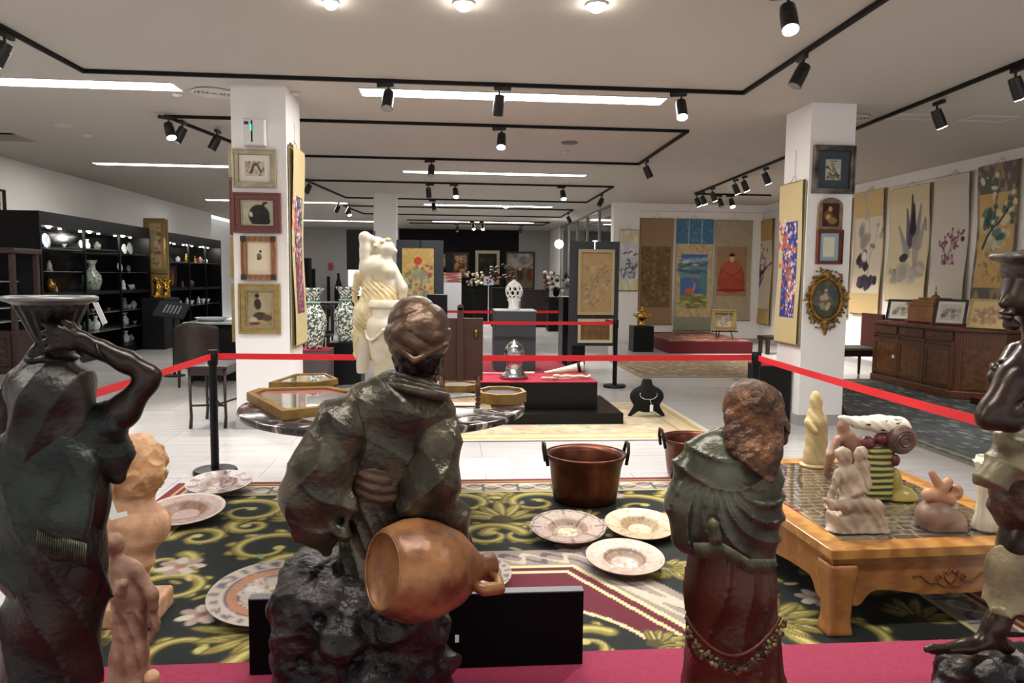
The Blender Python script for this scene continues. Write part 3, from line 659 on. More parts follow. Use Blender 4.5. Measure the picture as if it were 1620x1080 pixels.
octcase((c2.x, c2.y, TZ + .002), 1, .045, 0, 'gilt octagonal case standing behind the first one on the marble table', pts=[(p.x - c2.x, p.y - c2.y) for p in cb2], art='a59a84')
octcase((.36, 5.0, TZ + .002), .21, .07, .1, 'gilt octagonal case at the right edge of the marble table', sx=.82)
octcase((.06, 5.5, TZ + .002), .17, .05, .0, 'gilt octagonal case behind the wooden stand board')
# wooden standing board with turned legs (seen from behind)
wood = mat('walnut', '3d2114', .4, col2='57301c', scale=5, kind='wave', stretch=(6, 6, 1), detail=2)
sb = thing('wooden_stand_board', 'dark wooden standing board with tall centre post on turned legs on the marble table', 'display stand', (.08, 4.62, TZ))
X0, X1, Yb = aty(692, 550, 4.62).x, aty(764, 550, 4.62).x, 4.62
zt = aty(728, 503, Yb).z; zb = aty(728, 602, Yb).z; zp = aty(728, 481, Yb).z
bd = build('board', MB().box(X0, X1, Yb, Yb + .02, zb, zt), wood, sb, bevel=.003)
for (cx0, cz0) in ((X0 + .045, zt - .12), (X1 - .045, zt - .12)): build('knob', MB().lathe([(.012, 0), (.01, .03), (.014, .04), (.008, .05)], (cx0, Yb - .015, cz0), 12), mat('aged_brass', 'a88550', .3, 1), bd, smooth=True)
xm = (X0 + X1) / 2
cp = build('centre_post', MB().box(xm - .02, xm + .02, Yb - .03, Yb, zb - .0, zp - .02).cyl((xm, Yb - .03, zp - .02), (xm, Yb, zp - .02), .02, n=16), wood, sb, bevel=.002)
for xx in (X0 + .03, X1 - .03):
    prof = [(.016, zb + .03), (.016, TZ + .1), (.008, TZ + .092), (.018, TZ + .075), (.009, TZ + .06), (.02, TZ + .045), (.01, TZ + .03), (.016, TZ + .022)][::-1]
    lg = build('leg', MB().lathe([(r, z) for r, z in prof], (xx, Yb - .012, 0), 16), wood, sb, smooth=True)
    build('foot_plate', MB().box(xx - .028, xx + .028, Yb - .06, Yb + .03, TZ + .003, TZ + .022), mat('brushed_steel', 'b6aca4', .3, .9), lg, bevel=.002)
build('stretcher', MB().cyl((X0 + .03, Yb - .012, TZ + .03), (X1 - .03, Yb - .012, TZ + .03), .006, n=10), wood, sb)
# ================================================================== MARBLE NUDE WITH URN (on the table)
stone = mat('white_marble', 'd9d3c8', .45, col2='c4b698', scale=4, bump=.15, bscale=25); ochre = mat('tan_drapery_marble', 'b59c6c', .6, col2='d8c9a4', scale=10, bump=.3)
def nude():
    Y = 5.45; t = thing('marble_statue', 'white marble woman with raised arm leaning beside a draped urn, behind the turban', 'statue', aty(603, 590, Y)); t.location.z = TZ
    def q(px, py, dy=0): p = aty(px, py, Y + dy); return (p.x, p.y, p.z)
    s_ = Y / 1170
    s = Sc(q(545, 600, -.3), q(665, 350, .3), .006)
    k = .015
    s.chain([(q(600, 425), 24 * s_), (q(606, 455), 22 * s_), (q(606, 485), 25 * s_), (q(600, 520), 22 * s_)], .04, fl=((0, 1, 0), .75))   # torso
    s.ell(q(588, 425, -.01), (20 * s_, .06, 15 * s_), .03); s.ell(q(612, 430, -.04), (13 * s_, .05, 13 * s_), .02)
    s.cap(q(612, 415), q(612, 402), 9 * s_, 9 * s_, .02)
    s.ell(q(612, 394), (13 * s_, .065, 14 * s_), .01).ell(q(604, 393, .02), (15 * s_, .06, 15 * s_), .01).ell(q(625, 397, -.01), (3.5 * s_, .02, 4 * s_), .01)   # head, hair, nose
    s.chain([(q(580, 415), 11 * s_), (q(577, 375), 8 * s_), (q(602, 384, .03), 6 * s_)], .02)             # raised arm
    s.chain([(q(620, 425), 9 * s_), (q(636, 455, -.02), 8 * s_), (q(638, 484, -.03), 6 * s_)], .02)         # lowered arm
    s.ell(q(605, 487, -.04), (5 * s_, .03, 4 * s_), .01)
    s.chain([(q(582, 510), 17 * s_), (q(577, 545), 13 * s_), (q(573, 585), 9 * s_)], .04)
    s.disp(lambda X, Y_, Z: .002 * hnoise(X, Y_, Z, 14, 3) * 1.0)
    body = s.mesh('body', stone, t)
    s = Sc(q(540, 602, -.32), q(668, 420, .32), .006)
    s.chain([(q(596, 440, .01), 23 * s_), (q(603, 470), 28 * s_), (q(590, 500), 30 * s_), (q(574, 530), 16 * s_), (q(570, 560), 11 * s_)], .04, fl=((0, 1, 0), .8))
    s.cap(q(566, 436, 0), q(560, 475, 0), 7 * s_, 4 * s_, .03)
    s.disp(lambda X, Y_, Z: .003 * np.sin(150 * X + 60 * Z + 5 * np.sin(25 * Z)) + .002 * hnoise(X, Y_, Z, 20, 5))
    s.mesh('drapery', ochre, t)
    g = Sc(q(588, 412, -.12), q(632, 366, .12), .005); r_h = random.Random(3)
    for i in range(26): g.ell(q(605 + r_h.uniform(-14, 12), 386 + r_h.uniform(-8, 10), r_h.uniform(-.03, .05)), (5 * s_, 5 * s_, 4 * s_), .006)
    g.mesh('hair', ochre, t)
    # urn
    ux, uz, uy = aty(612, 590, Y).x, TZ, Y - .06
    hgt = aty(612, 474, Y).z - TZ; R = 27 * s_
    prof = [(R * .75, 0), (R * .78, .03), (R * .5, .06), (R * .62, .1), (R * .92, hgt * .45), (R * 1.1, hgt * .68), (R * 1.12, hgt * .78), (R * .85, hgt * .84), (R * .8, hgt * .9), (R * 1.0, hgt * .93), (R * 1.0, hgt * .97), (R * .9, hgt)]
    u = build('urn', MB().lathe(prof, (ux, uy, uz), 48), mat('urn_stone', 'cfc0a0', .6, col2='e2dac8', scale=6, bump=.3), t, smooth=50)
    build('garland', MB().tube([(ux + R * 1.13 * math.cos(a), uy + R * 1.13 * math.sin(a), uz + hgt * (.7 - .12 * abs(math.sin(2 * a)))) for a in np.linspace(PI, 2 * PI, 40)], [.008 + .006 * abs(math.sin(9 * a)) for a in np.linspace(0, PI, 40)], 8), MATS['urn_stone'], u, smooth=True)
    build('plinth_base', MB().lathe([(.19, 0.0015), (.19, .02), (.17, .03)], (aty(598, 590, Y).x, Y - .03, TZ + .001), 8), stone, t)
nude()
# ================================================================== PORCELAIN VASES ON PLINTHS
porc = mat('famille_porcelain', 'dfe3da', .2, col2='3f5146', scale=38, detail=8, lo=.42, hi=.52)
def vase_profile(h, k=1):
    return [(r * h * k, z * h) for r, z in [(.0, 0), (.13, 0), (.14, .02), (.15, .1), (.19, .3), (.215, .45), (.2, .55), (.13, .66), (.1, .73), (.1, .83), (.13, .93), (.17, .97), (.17, .985), (.15, 1.0), (.12, .98)]]
def bigvase(px, py0, py1, Y, label):
    b = aty(px, py0, Y); h = aty(px, py1, Y).z - b.z; t = thing('porcelain_vase', label, 'vase', b, 0, 'large painted porcelain vases')
    build('body', MB().lathe(vase_profile(h, 1.0), b, 48), porc, t, smooth=True)
    build('painted_band', MB().tube([b + Vector((.104 * h * math.cos(a), .104 * h * math.sin(a), .76 * h)) for a in np.linspace(0, 2 * PI, 32, endpoint=False)], .012, 8, True), mat('celadon_band', '8fa79a', .25), t, smooth=True)
    return b
b = bigvase(497, 551, 455, 9.0, 'green and white painted porcelain vase beside the left column scroll'); plinth(b.x - .18, b.x + .2, 8.82, 9.2, b.z - .012, mat('plum_plinth', '4a4347', .5), 'dark plinth with red cloth under the left porcelain vase', cloth=redc)
b = bigvase(547, 540, 453, 9.9, 'green and white painted porcelain vase left of the marble nude'); plinth(b.x - .2, b.x + .22, 9.7, 10.15, b.z - .001, black, 'black plinth under the porcelain vase left of the marble nude')
# ================================================================== FRETWORK STAND, DESK, CHAIR
darkwood = mat('dark_rosewood', '1c1110', .35, col2='2b1813', scale=8, kind='wave')
L0 = atz(352, 668); L1 = atz(378, 678)
x0, y0 = L0.x - .02, L1.y; x1, y1 = x0 + .42, L0.y + .25; zt = aty(352, 574, 8.1).z
fs = thing('fretwork_stand', 'dark carved four-leg stand left of the left column', 'side table', ((x0 + x1) / 2 - .2, (y0 + y1) / 2, 0))
ox = -.24
build('top', MB().box(x0 + ox, x1 + ox, y0, y1, zt - .03, zt), darkwood, fs, bevel=.004)
build('apron', MB().box(x0 + ox + .02, x1 + ox - .02, y0 + .02, y1 - .02, zt - .1, zt - .03), darkwood, fs)
for xx in (x0 + ox + .02, x1 + ox - .05):
    for yy in (y0 + .02, y1 - .05): build('leg', MB().tube([(xx + .015, yy + .015, zt - .03), (xx + .015, yy + .015, .3), (xx + .02, yy + .015, .12), (xx + .01, yy + .015, .0)], [.02, .014, .016, .02], 8), darkwood, fs, smooth=True)
build('cross_stretcher', MB().tube([(x0 + ox + .03, y0 + .03, .24), ((x0 + x1) / 2 + ox, (y0 + y1) / 2, .2), (x1 + ox - .03, y1 - .03, .24)], .012, 8).tube([(x1 + ox - .03, y0 + .03, .24), ((x0 + x1) / 2 + ox, (y0 + y1) / 2, .2), (x0 + ox + .03, y1 - .03, .24)], .012, 8).lathe([(.03, .18), (.05, .21), (.03, .24), (.015, .27), (.02, .29), (.003, .33)], ((x0 + x1) / 2 + ox, (y0 + y1) / 2, 0), 14), darkwood, fs, smooth=True)
dk = thing('reception_desk', 'black desk with glass edge behind the dark office chair', 'desk', (-3.3, 11.6, 0))
dx0, dx1 = aty(300, 512, 11.6).x, -2.2; dz = aty(320, 508, 11.6).z
build('desktop', MB().box(dx0, dx1, 11.3, 12.1, dz - .03, dz), mat('pale_desktop', 'a7a9aa', .15), dk, bevel=.003); build('body', MB().box(dx0 + .05, dx1 - .02, 11.4, 12.0, 0, dz - .03), bmatte, dk)
tag(build('glass_tray', MB().lathe([(.001, 0), (.16, .0), (.26, .05), (.25, .055), (.15, .01), (.001, .008)], (dx0 + .3, 11.7, dz + .001), 32, sy=.8), mat('pale_glass', 'b9c2c4', .1, .2), smooth=True), 'shallow oval glass tray at the left end of the desk', 'tray')
tag(build('paper_stack', MB().box(-2.95, -2.5, 11.5, 11.8, dz + .001, dz + .05).box(-2.9, -2.45, 11.52, 11.8, dz + .05, dz + .08), mat('paper_grey', 'c4c5c6', .6)), 'stack of papers on the desk beside the left column', 'papers')
leather = mat('dark_leather', '241a18', .5, col2='33241f', scale=10, bump=.2)
def office_chair(px0, px1, pyt, pyb, Y, label, seat=.48):
    a = aty(px0, pyt, Y); b = aty(px1, pyb, Y); c = Vector(((a.x + b.x) / 2, Y, 0)); t = thing('leather_armchair', label, 'chair', c); W = (b.x - a.x) / 2
    s = Sc((c.x - W - .08, Y - .2, .1), (c.x + W + .1, Y + .75, a.z + .08), .015)
    for i in range(13):
        u = -1 + 2 * i / 12; u2 = -1 + 2 * (i + 1) / 12
        if i == 12: break
        f = lambda u: (c.x + W * u * .95, Y + .28 * u * u)
        (xa, ya), (xb, yb) = f(u), f(u2); zt_ = a.z - .2 * u * u * .4
        [s.cap((xa + (xb - xa) * q, ya + (yb - ya) * q, .34), (xa + (xb - xa) * q, ya + (yb - ya) * q, zt_ - .04), .05, .045, .03) for q in (0, .5)]
    s.mesh('backrest', leather, t)
    build('seat', MB().box(c.x - W * .8, c.x + W * .8, Y + .1, Y + .65, .38, seat), leather, t, bevel=.03)
    for sx in (-1, 1):
        for sy in (.1, .6): build('leg', MB().cyl((c.x + sx * W * .7, Y + sy, 0), (c.x + sx * W * .68, Y + sy, .38), .018, .025, 10), darkwood, t)
office_chair(266, 338, 511, 580, 10.6, 'dark brown leather tub chair in front of the desk, left')
# leaflet stand
P = aty(250, 478, 11.9)
ls = thing('leaflet_lectern', 'black tilted board with silver markings on a stand behind the tub chair', 'sign stand', (P.x + .2, 11.9, 0))
M = Matrix.Translation((P.x + .2, 11.9, P.z - .12)) @ Matrix.Rotation(-.8, 4, 'X') @ Matrix.Rotation(.15, 4, 'Y')
bd = build('board', MB().box(-.24, .24, -.015, .015, -.16, .16, M=M), bmatte, ls, bevel=.003)
for i in range(5): build('marking', MB().box(-.11 + i * .055, -.085 + i * .055, -.018, -.0155, -.08, .09, M=M), mat('silver_ink', '8f9498', .4, .6), bd)
build('post', MB().cyl((P.x + .2, 11.95, .02), (P.x + .2, 11.95, P.z - .16), .02, n=10).lathe([(.16, 0), (.16, .02), (.02, .03)], (P.x + .2, 11.95, 0), 24), bmatte, ls)
# ================================================================== HANGING SCROLLS
pm = paintmat('painted_paper', .85); pms = paintmat('painted_silk', .7); pgl = paintmat('painted_ceramic', .42)
def branch(c, x, y, a, L, w, col, r, dep=3, leaf=None, lc=None, ls=.03):
    pts = [(x, y)]
    for i in range(5):
        a += r.uniform(-.35, .35); x += math.cos(a) * L / 5; y += math.sin(a) * L / 5 / c.asp; pts.append((x, y))
    c.line(pts, w, w * .5, col)
    if leaf and dep < 3:
        for q in pts[1::2]: c.blob(q[0] + r.uniform(-.03, .03), q[1] + r.uniform(-.02, .02) / c.asp, ls * r.uniform(.6, 1.3), ls * r.uniform(.5, 1), leaf if r.random() < .6 else lc or leaf, r.uniform(0, 3), .3)
    if dep > 0:
        for k in range(2): branch(c, pts[2 + 2 * k][0], pts[2 + 2 * k][1], a + r.choice([-1, 1]) * r.uniform(.5, 1.1), L * .65, w * .6, col, r, dep - 1, leaf, lc, ls)
def art_flowers(c, x0, y0, x1, y1, r, cols, n=60, sz=.05):
    for i in range(n):
        x, y = r.uniform(x0, x1), r.uniform(y0, y1); c.blob(x, y, sz * r.uniform(.3, 1), sz * r.uniform(.3, 1), r.choice(cols), r.uniform(0, 3), .4, .9)
def sc_cranes(c):   # pale landscape with dark birds
    c.rect(.0, .0, 1, 1, 'cfc49a'); c.rect(.06, .17, .94, .8, 'bfc0c4'); r = random.Random(4)
    c.noise(2, 2, 'e2e2e4', .6, 3)
    for x, y in ((.35, .62), (.62, .64), (.88, .6)): c.line([(x - .12, y - .015), (x, y + .01), (x + .1, y - .012)], .03, .01, '22242a'); c.blob(x, y + .01, .05, .03, '33363c')
    branch(c, .25, .2, 1.7, .7, .02, '4a4d57', r, 3, '565a66', '9094a0', .05)
    art_flowers(c, .1, .2, .9, .38, r, ['5a5e6a', '787c88', 'a3a6b0', '3b3e48'], 50, .07)
def sc_brown(c):
    c.rect(0, 0, 1, 1, '94795a'); c.noise(9, 30, '7f6648', .3, 5); c.rect(.07, .16, .92, .74, '6e5436'); r = random.Random(5)
    art_flowers(c, .09, .18, .9, .72, r, ['5b4329', '7d6242', '69502f', '8a6e4a'], 160, .06)
def sc_deer(c):
    c.rect(0, 0, 1, 1, 'a9a68c'); c.rect(0, .78, 1, 1, '3d6f93'); r = random.Random(6)
    for i in range(70): c.blob(r.uniform(0, 1), r.uniform(.79, .99), .035, .012, r.choice(['7fa6b8', '2c5c80', '5b8f9b']), 0, .5, .8)
    for x in (.33, .68): c.rect(x - .012, .78, x + .012, 1, '9fc0cc')
    c.rect(.04, .12, .96, .78, 'c3ad84'); art_flowers(c, .05, .12, .95, .77, r, ['b08a68', 'd4c199', 'a39a72'], 220, .03)
    c.rect(.14, .2, .86, .69, '3f6ba6')
    for i, (y, col) in enumerate(((.63, '8ea8b8'), (.6, '4c6468'), (.57, '6f8f8c'), (.53, '2f5872'), (.5, '7a9082'))):
        for k in range(9): c.blob(.14 + .08 * k + r.uniform(-.03, .03), y + r.uniform(-.015, .015), .09, .05, col, r.uniform(-.3, .3), .5, .8)
    for k in range(14): c.blob(r.uniform(.18, .82), r.uniform(.55, .67), .1, .02, r.choice(['d5dde0', '27485a', '9db4b4']), 0, .5, .8)
    c.rect(.14, .2, .86, .32, '8c8a4c')
    for k in range(40): c.blob(r.uniform(.15, .85), r.uniform(.2, .33), .1, .03, r.choice(['5f6a35', 'a5a058', 'bdb070', '6f7c42']), r.uniform(-.3, .3), .4, .8)
    c.blob(.76, .43, .1, .32, '4d8585', .1, .5, .8)
    c.blob(.4, .36, .13, .07, 'b5694a'); c.line([(.5, .37), (.53, .4), (.52, .43)], .03, .02, 'c98a6a')
    for x in (.3, .36, .45, .5): c.line([(x, .35), (x + .01, .3)], .014, .01, 'b5694a')
    c.rect(0, 0, 1, .12, '8f917e'); c.noise(6, 10, '7f826e', .3, 8)
    for x0_, x1_ in ((.0, .14), (.86, 1)): pass
def sc_ancestor(c):
    c.rect(0, 0, 1, 1, 'a79c84'); c.noise(10, 30, '978b72', .25, 3); c.rect(.06, .24, .88, .74, '9b7a58'); c.noise(4, 4, '8b6a4a', .2, 9)
    c.blob(.47, .44, .34, .36, 'ae4f38', 0, .1); c.blob(.47, .53, .25, .2, 'b2573f', 0, .1); c.blob(.47, .36, .36, .22, 'a4462f', 0, .1)
    c.line([(.25, .5), (.4, .46), (.47, .45), (.55, .46), (.7, .5)], .012, .012, '7d2f20')
    c.blob(.47, .62, .06, .085, 'd0ab84', 0, .1); c.blob(.47, .655, .08, .035, '241a1a', 0, .1); c.blob(.47, .67, .03, .025, '241a1a', 0, .1)
    c.line([(.14, .31), (.8, .31)], .03, .03, 'a32e2c'); c.line([(.1, .3), (.84, .3)], .012, .012, '5c1e1c')
    c.line([(.2, .54), (.12, .36)], .012, .012, '5a4a3c'); c.line([(.74, .54), (.82, .36)], .012, .012, '5a4a3c')
def sc_eagle(c):
    c.rect(0, 0, 1, 1, 'bf9f62'); c.noise(8, 20, 'ad8f55', .25, 3); c.rect(.05, .15, .95, .8, 'd9ccb9'); r = random.Random(9)
    for x, y in ((.3, .74), (.5, .76), (.6, .72), (.42, .68), (.55, .66), (.75, .71)): c.line([(x, y), (x + .05, y + .01), (x + .02, y - .02)], .012, .008, '6a5a55')
    c.line([(.2, .65), (.35, .55), (.42, .45)], .05, .05, '232327'); c.line([(.42, .45), (.75, .54)], .05, .02, '2f2f36'); c.blob(.45, .47, .12, .16, '38343a')
    branch(c, .1, .22, 1.5, 1.1, .035, '4b4044', r, 3, 'c58f96', 'e0bcc0', .035)
    branch(c, .2, .25, .5, .9, .03, '5b4e55', r, 3, 'c58f96', '8c4c5c', .035)
def sc_ink_lotus(c):
    c.rect(0, 0, 1, 1, 'd0b584'); c.rect(.04, .17, .96, .79, 'ddd0bd'); r = random.Random(11)
    branch(c, .5, .2, 1.4, 1.5, .012, 'a29a90', r, 3, 'b5ada4', '8d8680', .08)
    for x, y, s in ((.35, .47, .2), (.38, .42, .17), (.45, .38, .14), (.25, .44, .12), (.4, .27, .2), (.6, .25, .22), (.75, .28, .15), (.3, .24, .14)): 
        for k in range(5): c.blob(x + r.uniform(-.09, .09), y + r.uniform(-.02, .02), s * .5, s * .4, r.choice(['2d2931', '3b3540', '4a4450']), r.uniform(0, 3), .3)
    c.blob(.42, .47, .1, .09, 'e3d6cc', 0, .4)
    for x, y in ((.35, .68), (.45, .62), (.3, .58)): 
        for k in range(4): c.blob(x + r.uniform(-.1, .1), y + r.uniform(-.03, .03), .1, .08, '9a938e', r.uniform(0, 3), .5, .7)
def sc_ink_iris(c):
    c.rect(0, 0, 1, 1, 'd3c3a0'); c.rect(.05, .16, .95, .86, 'd9c9a8'); r = random.Random(12)
    for (x, y, a, L, col) in ((.55, .5, 1.75, .5, '6d6870'), (.6, .52, 1.6, .65, '4d4952'), (.68, .5, 1.35, .55, '8b8690'), (.5, .42, 2.1, .45, '9c979a'), (.75, .48, 1.2, .4, 'a39e9e'), (.62, .62, 1.55, .35, '2b2830')):
        c.line([(x, y), (x + math.cos(a) * L * .5, y + math.sin(a) * L * .5 / c.asp), (x + math.cos(a) * L, y + math.sin(a) * L / c.asp)], .075, .02, col)
    for k in range(6): c.line([(.62 + .03 * k, .55), (.68 + .012 * k, .2)], .008, .008, '9a948c')
    for x, y in ((.45, .38), (.3, .25), (.55, .23), (.42, .2)): 
        for k in range(3): c.blob(x + r.uniform(-.06, .06), y + r.uniform(-.01, .01), .09, .05, '35323b', r.uniform(-.5, .5), .3)
    for k in range(5): c.line([(.9, .7 - .02 * k), (.92, .69 - .02 * k)], .01, .008, '4a4644')
    art_flowers(c, .1, .18, .9, .3, r, ['b6aea2', 'c3baa8', 'a29b93'], 25, .12)
def sc_white_plum(c):
    c.rect(0, 0, 1, 1, 'c9c3b6'); c.rect(.05, .1, .95, .9, 'cfc9bd'); r = random.Random(13)
    branch(c, .45, .36, 1.1, .35, .014, '5f4d55', r, 3, '7c4a5c', 'b58a98', .035); branch(c, .45, .36, 2.0, .3, .012, '5f4d55', r, 2, '7c4a5c', 'b58a98', .035)
    art_flowers(c, .3, .31, .65, .38, r, ['8a5266', 'b38596', '5b3e4c'], 25, .05); c.blob(.85, .5, .05, .05, '3f3b42')
def sc_pine(c):
    c.rect(0, 0, 1, 1, '6b655f'); c.rect(.07, .14, .93, .8, 'cba96f'); r = random.Random(14)
    c.noise(2, 3, 'd9bc82', .4, 4)
    for k in range(34): c.blob(r.uniform(.15, .75), r.uniform(.42, .66), .12, .07, r.choice(['e0d3b8', '8ea092', '5c7a72', 'd6cdb2', '38524c', 'b2b79e']), r.uniform(0, 3), .3, .9)
    branch(c, .2, .42, .9, 1.0, .03, '47443c', r, 3, '4d6f66', 'ded2b6', .06)
    art_flowers(c, .15, .2, .85, .38, r, ['b99c5c', 'a88d50', '8d8450'], 20, .06)
def sc_gold_dark(c):
    c.rect(0, 0, 1, 1, '9d8250'); c.rect(.1, .1, .9, .7, '8f7346'); r = random.Random(15); art_flowers(c, .1, .1, .9, .65, r, ['5b4a30', '7a6238', 'b2955c', '443a26'], 60, .12)
def sc_blue(c, warm=True):
    c.rect(0, 0, 1, 1, 'cbb98a'); c.noise(8, 30, 'bfac7c', .2, 3); c.rect(.2, .16, .82, .76, '22368a' if warm else '2a3358'); r = random.Random(16)
    for k in range(7): branch(c, r.uniform(.35, .65), .18 + .08 * k, r.uniform(.8, 2.3), .35, .02, '8d8aa0', r, 2, 'b5543f', 'd6c6c4', .05)
    for k in range(120): 
        x, y = r.uniform(.22, .8), r.uniform(.17, .75); c.blob(x, y, .03 * r.uniform(.5, 1.2), .03, r.choice(['c4644a', 'e2dde6', 'a8433a', '6d8fb8', 'd79a80', '7d93a8']), r.uniform(0, 3), .3)
    if not warm: c.rect(.2, .16, .82, .42, '7d2c3c', .55)
def scroll(name, paint, label, P, U, W, z0, z1, n, cat='hanging scroll', wv=.01, rod='8a7348', cord=True, mm=None, hz=None):
    # P: lower-left xy, U: unit horizontal vector along wall (left to right as seen), n: unit normal to the room
    P, U, n = Vector((P[0], P[1], 0)), Vector(U), Vector(n); Hh = z1 - z0
    t = thing(name, label, cat, (P.x + U.x * W / 2 + n.x * .03, P.y + U.y * W / 2 + n.y * .03, z0), 0)
    w = 90; c = Cv(w, int(w * Hh / W * .95), 'c8b890'); paint(c)
    artmesh('painted_panel', c, P + n * .035 + Vector((0, 0, z0)), U * W, Vector((0, 0, Hh)), mm or pm, t, warp=lambda A, B: wv * (np.sin(5 * B + 2) + .5 * np.cos(PI * 2 * A) * np.sin(9 * B)) * (1 if U.cross(Vector((0, 0, 1))).dot(n) > 0 else -1) + wv * (1.5 if U.cross(Vector((0, 0, 1))).dot(n) > 0 else -1.5))
    build('backing', MB().prism([(0, 0), (W, 0), (W, Hh), (0, Hh)], P + n * (.012) + Vector((0, 0, z0)), U, (0, 0, 1), n * .008), mat('scroll_backing', 'b9ad8c', .9), t)
    rd = MB(); a = P + n * .035 + Vector((0, 0, z0 - .008)); rd.cyl(a - U * .012, a + U * (W + .012), .018, n=12)
    r_ = build('lower_roller', rd, mat('roller_' + rod, rod, .5), t, smooth=40)
    build('upper_rod', MB().cyl(P + n * .03 + Vector((0, 0, z1 + .006)), P + U * W + n * .03 + Vector((0, 0, z1 + .006)), .011, n=10), MATS['roller_' + rod], t, smooth=40)
    if cord:
        m = P + U * W / 2 + n * .012; hz_ = hz or (H - .19); tp = Vector((m.x, m.y, z1 + .09))
        build('cord', MB().tube([P + U * (W * .35) + n * .03 + Vector((0, 0, z1 + .01)), tp, P + U * (W * .65) + n * .03 + Vector((0, 0, z1 + .01))], .003, 5).tube([tp, Vector((m.x, m.y, hz_))], .002, 5), mat('cord_grey', '7d776d', .8), t)
    return t
def wall_y(px0, px1, pyt, pyb, Y): a = aty(px0, pyt, Y); b = aty(px1, pyb, Y); return (a.x, Y), b.x - a.x, b.z, a.z
nY = (0, -1, 0); uX = (1, 0, 0)
for args, f, lab in (((980, 1011, 364, 459, YS - .13), sc_cranes, 'small pale scroll of dark cranes over misty rocks beside the glass partition'), ((1012, 1064, 346, 512, YS), sc_brown, 'dark brown faded scroll painting on the back wall'),
        ((1070, 1126, 347, 522, YS), sc_deer, 'blue topped scroll with a deer in a blue and green landscape'), ((1132, 1187, 349, 506, YS), sc_ancestor, 'scroll portrait of a seated figure in a red robe and black hat')):
    P, W, z0, z1 = wall_y(*args); W -= .05; scroll('hanging_scroll', f, lab, P, uX, W, z0, z1, nY, hz=H - .2 if args[0] > 1011 else H - .5)
nX = (-1, 0, 0); uY = (0, -1, 0)
def wall_x(px0, px1, pyt, pyb):   # top measured at the middle of the scroll
    a = atx(px0, pyt, XR); b = atx(px1, pyt, XR); m = atx((px0 + px1) / 2, pyt, XR); z0 = atx((px0 + px1) / 2, pyb, XR).z; return (XR, a.y), a.y - b.y, z0, m.z
for args, f, lab, rod in (((1191, 1229, 349, 512), sc_eagle, 'scroll with dark eagle on a blossoming branch, in the far wall corner', '6d5a3c'), ((1329, 1354, 316, 500), sc_gold_dark, 'narrow golden brown scroll half hidden by the right column', '6d5a3c'),
        ((1358, 1408, 302, 497), sc_ink_lotus, 'scroll with black ink lotus flowers under a gold band', 'b09462'), ((1414, 1482, 295, 476), sc_ink_iris, 'cream scroll with tall grey ink plant like iris leaves', 'b09462'),
        ((1486, 1546, 277, 480), sc_white_plum, 'pale grey scroll with a small plum blossom sprig', 'a59a86'), ((1556, 1625, 258, 487), sc_pine, 'grey bordered golden scroll with green pine and white blossom', '6d655c')):
    P, W, z0, z1 = wall_x(*args); W -= .06; scroll('hanging_scroll', f, lab, P, uY, W, z0, z1, nX, rod=rod, wv=.018)
# blue embroidered strips on the two columns (side faces)
a = aty(1236, 275, CRY + .02); 
scroll('embroidered_scroll', lambda c: sc_blue(c, True), 'tall blue embroidered flower strip on cream scroll, on the left face of the right column', (CRX0, CRY + .58), (0, -1, 0), .56, aty(1240, 545, CRY).z, aty(1285, 285, CRY).z, (-1, 0, 0), wv=.008, hz=H - .45, mm=pms)
scroll('embroidered_scroll', lambda c: sc_blue(c, False), 'tall navy and red embroidered strip on the right face of the left column', (-1.65, 7.84), (0, 1, 0), .6, aty(460, 545, 8.0).z, aty(455, 232, 8.0).z, (1, 0, 0), wv=.012, hz=H - .3, mm=pms)
# ================================================================== FRAMED PICTURES
def frame_pic(name, label, o, u, W, z0, z1, n, cvf, fm, t=.06, mount=None, mt=.05, cw=60, cat='framed picture', depth=.03, lean=None, corner=None, inner=None):
    # o: xy of left edge, u unit right vector, n normal
    o, u, n = Vector((o[0], o[1], z0)), Vector(u), Vector(n); v = Vector((0, 0, 1)) if lean is None else Vector(lean).normalized(); Hh = z1 - z0
    n = u.cross(v) if (u.cross(v)).dot(n) > 0 else -u.cross(v)
    T = thing(name, label, cat, o + u * W / 2 + v * 0)
    fr = build('frame', MB().frame(o + n * .004, u, v, n * depth, W, Hh, t).frame(o + n * (.004 + depth), u, v, n * depth * .5, W, Hh, t * .3).frame(o + u * t * .78 + v * t * .78 + n * (.004 + depth), u, v, n * depth * .22, W - 1.56 * t, Hh - 1.56 * t, t * .22), fm, T, bevel=.003)
    if inner: build('inner_slip', MB().frame(o + u * t + v * t + n * .004, u, v, n * depth * .6, W - 2 * t, Hh - 2 * t, .012), inner, fr)
    build('backboard', MB().prism([(0, 0), (W, 0), (W, Hh), (0, Hh)], o, u, v, n * .004), mat('backboard_brown', '6d5a44', .9), T)
    w0 = t
    if mount: build('mount', MB().frame(o + u * t + v * t + n * .005, u, v, n * .004, W - 2 * t, Hh - 2 * t, mt), mount, T); w0 += mt
    iw, ih = W - 2 * w0, Hh - 2 * w0
    c = Cv(cw, max(8, int(cw * ih / iw)), 'cccccc'); cvf(c); artmesh('picture', c, o + u * w0 + v * w0 + n * .0055, u * iw, v * ih, pm, T)
    if corner: 
        for a in (0, W - t): 
            for b_ in (0, Hh - t): build('corner_block', MB().prism([(a, b_), (a + t, b_), (a + t, b_ + t), (a, b_ + t)], o + n * (depth * 1.5 + .0045), u, v, n * .006), corner, fr)
    return T
silver = mat('silver_gilt', 'a59a80', .35, .55, col2='8d8268', scale=14); mahog = mat('mahogany', '5c2417', .35, col2='6f2f1e', scale=5, kind='wave', stretch=(5, 5, 1)); oak = mat('light_oak', '9b6b42', .5, col2='86593a', scale=5, kind='wave'); oldgold = mat('dull_gold', '8a7444', .4, .5, col2='a08a55', scale=20)
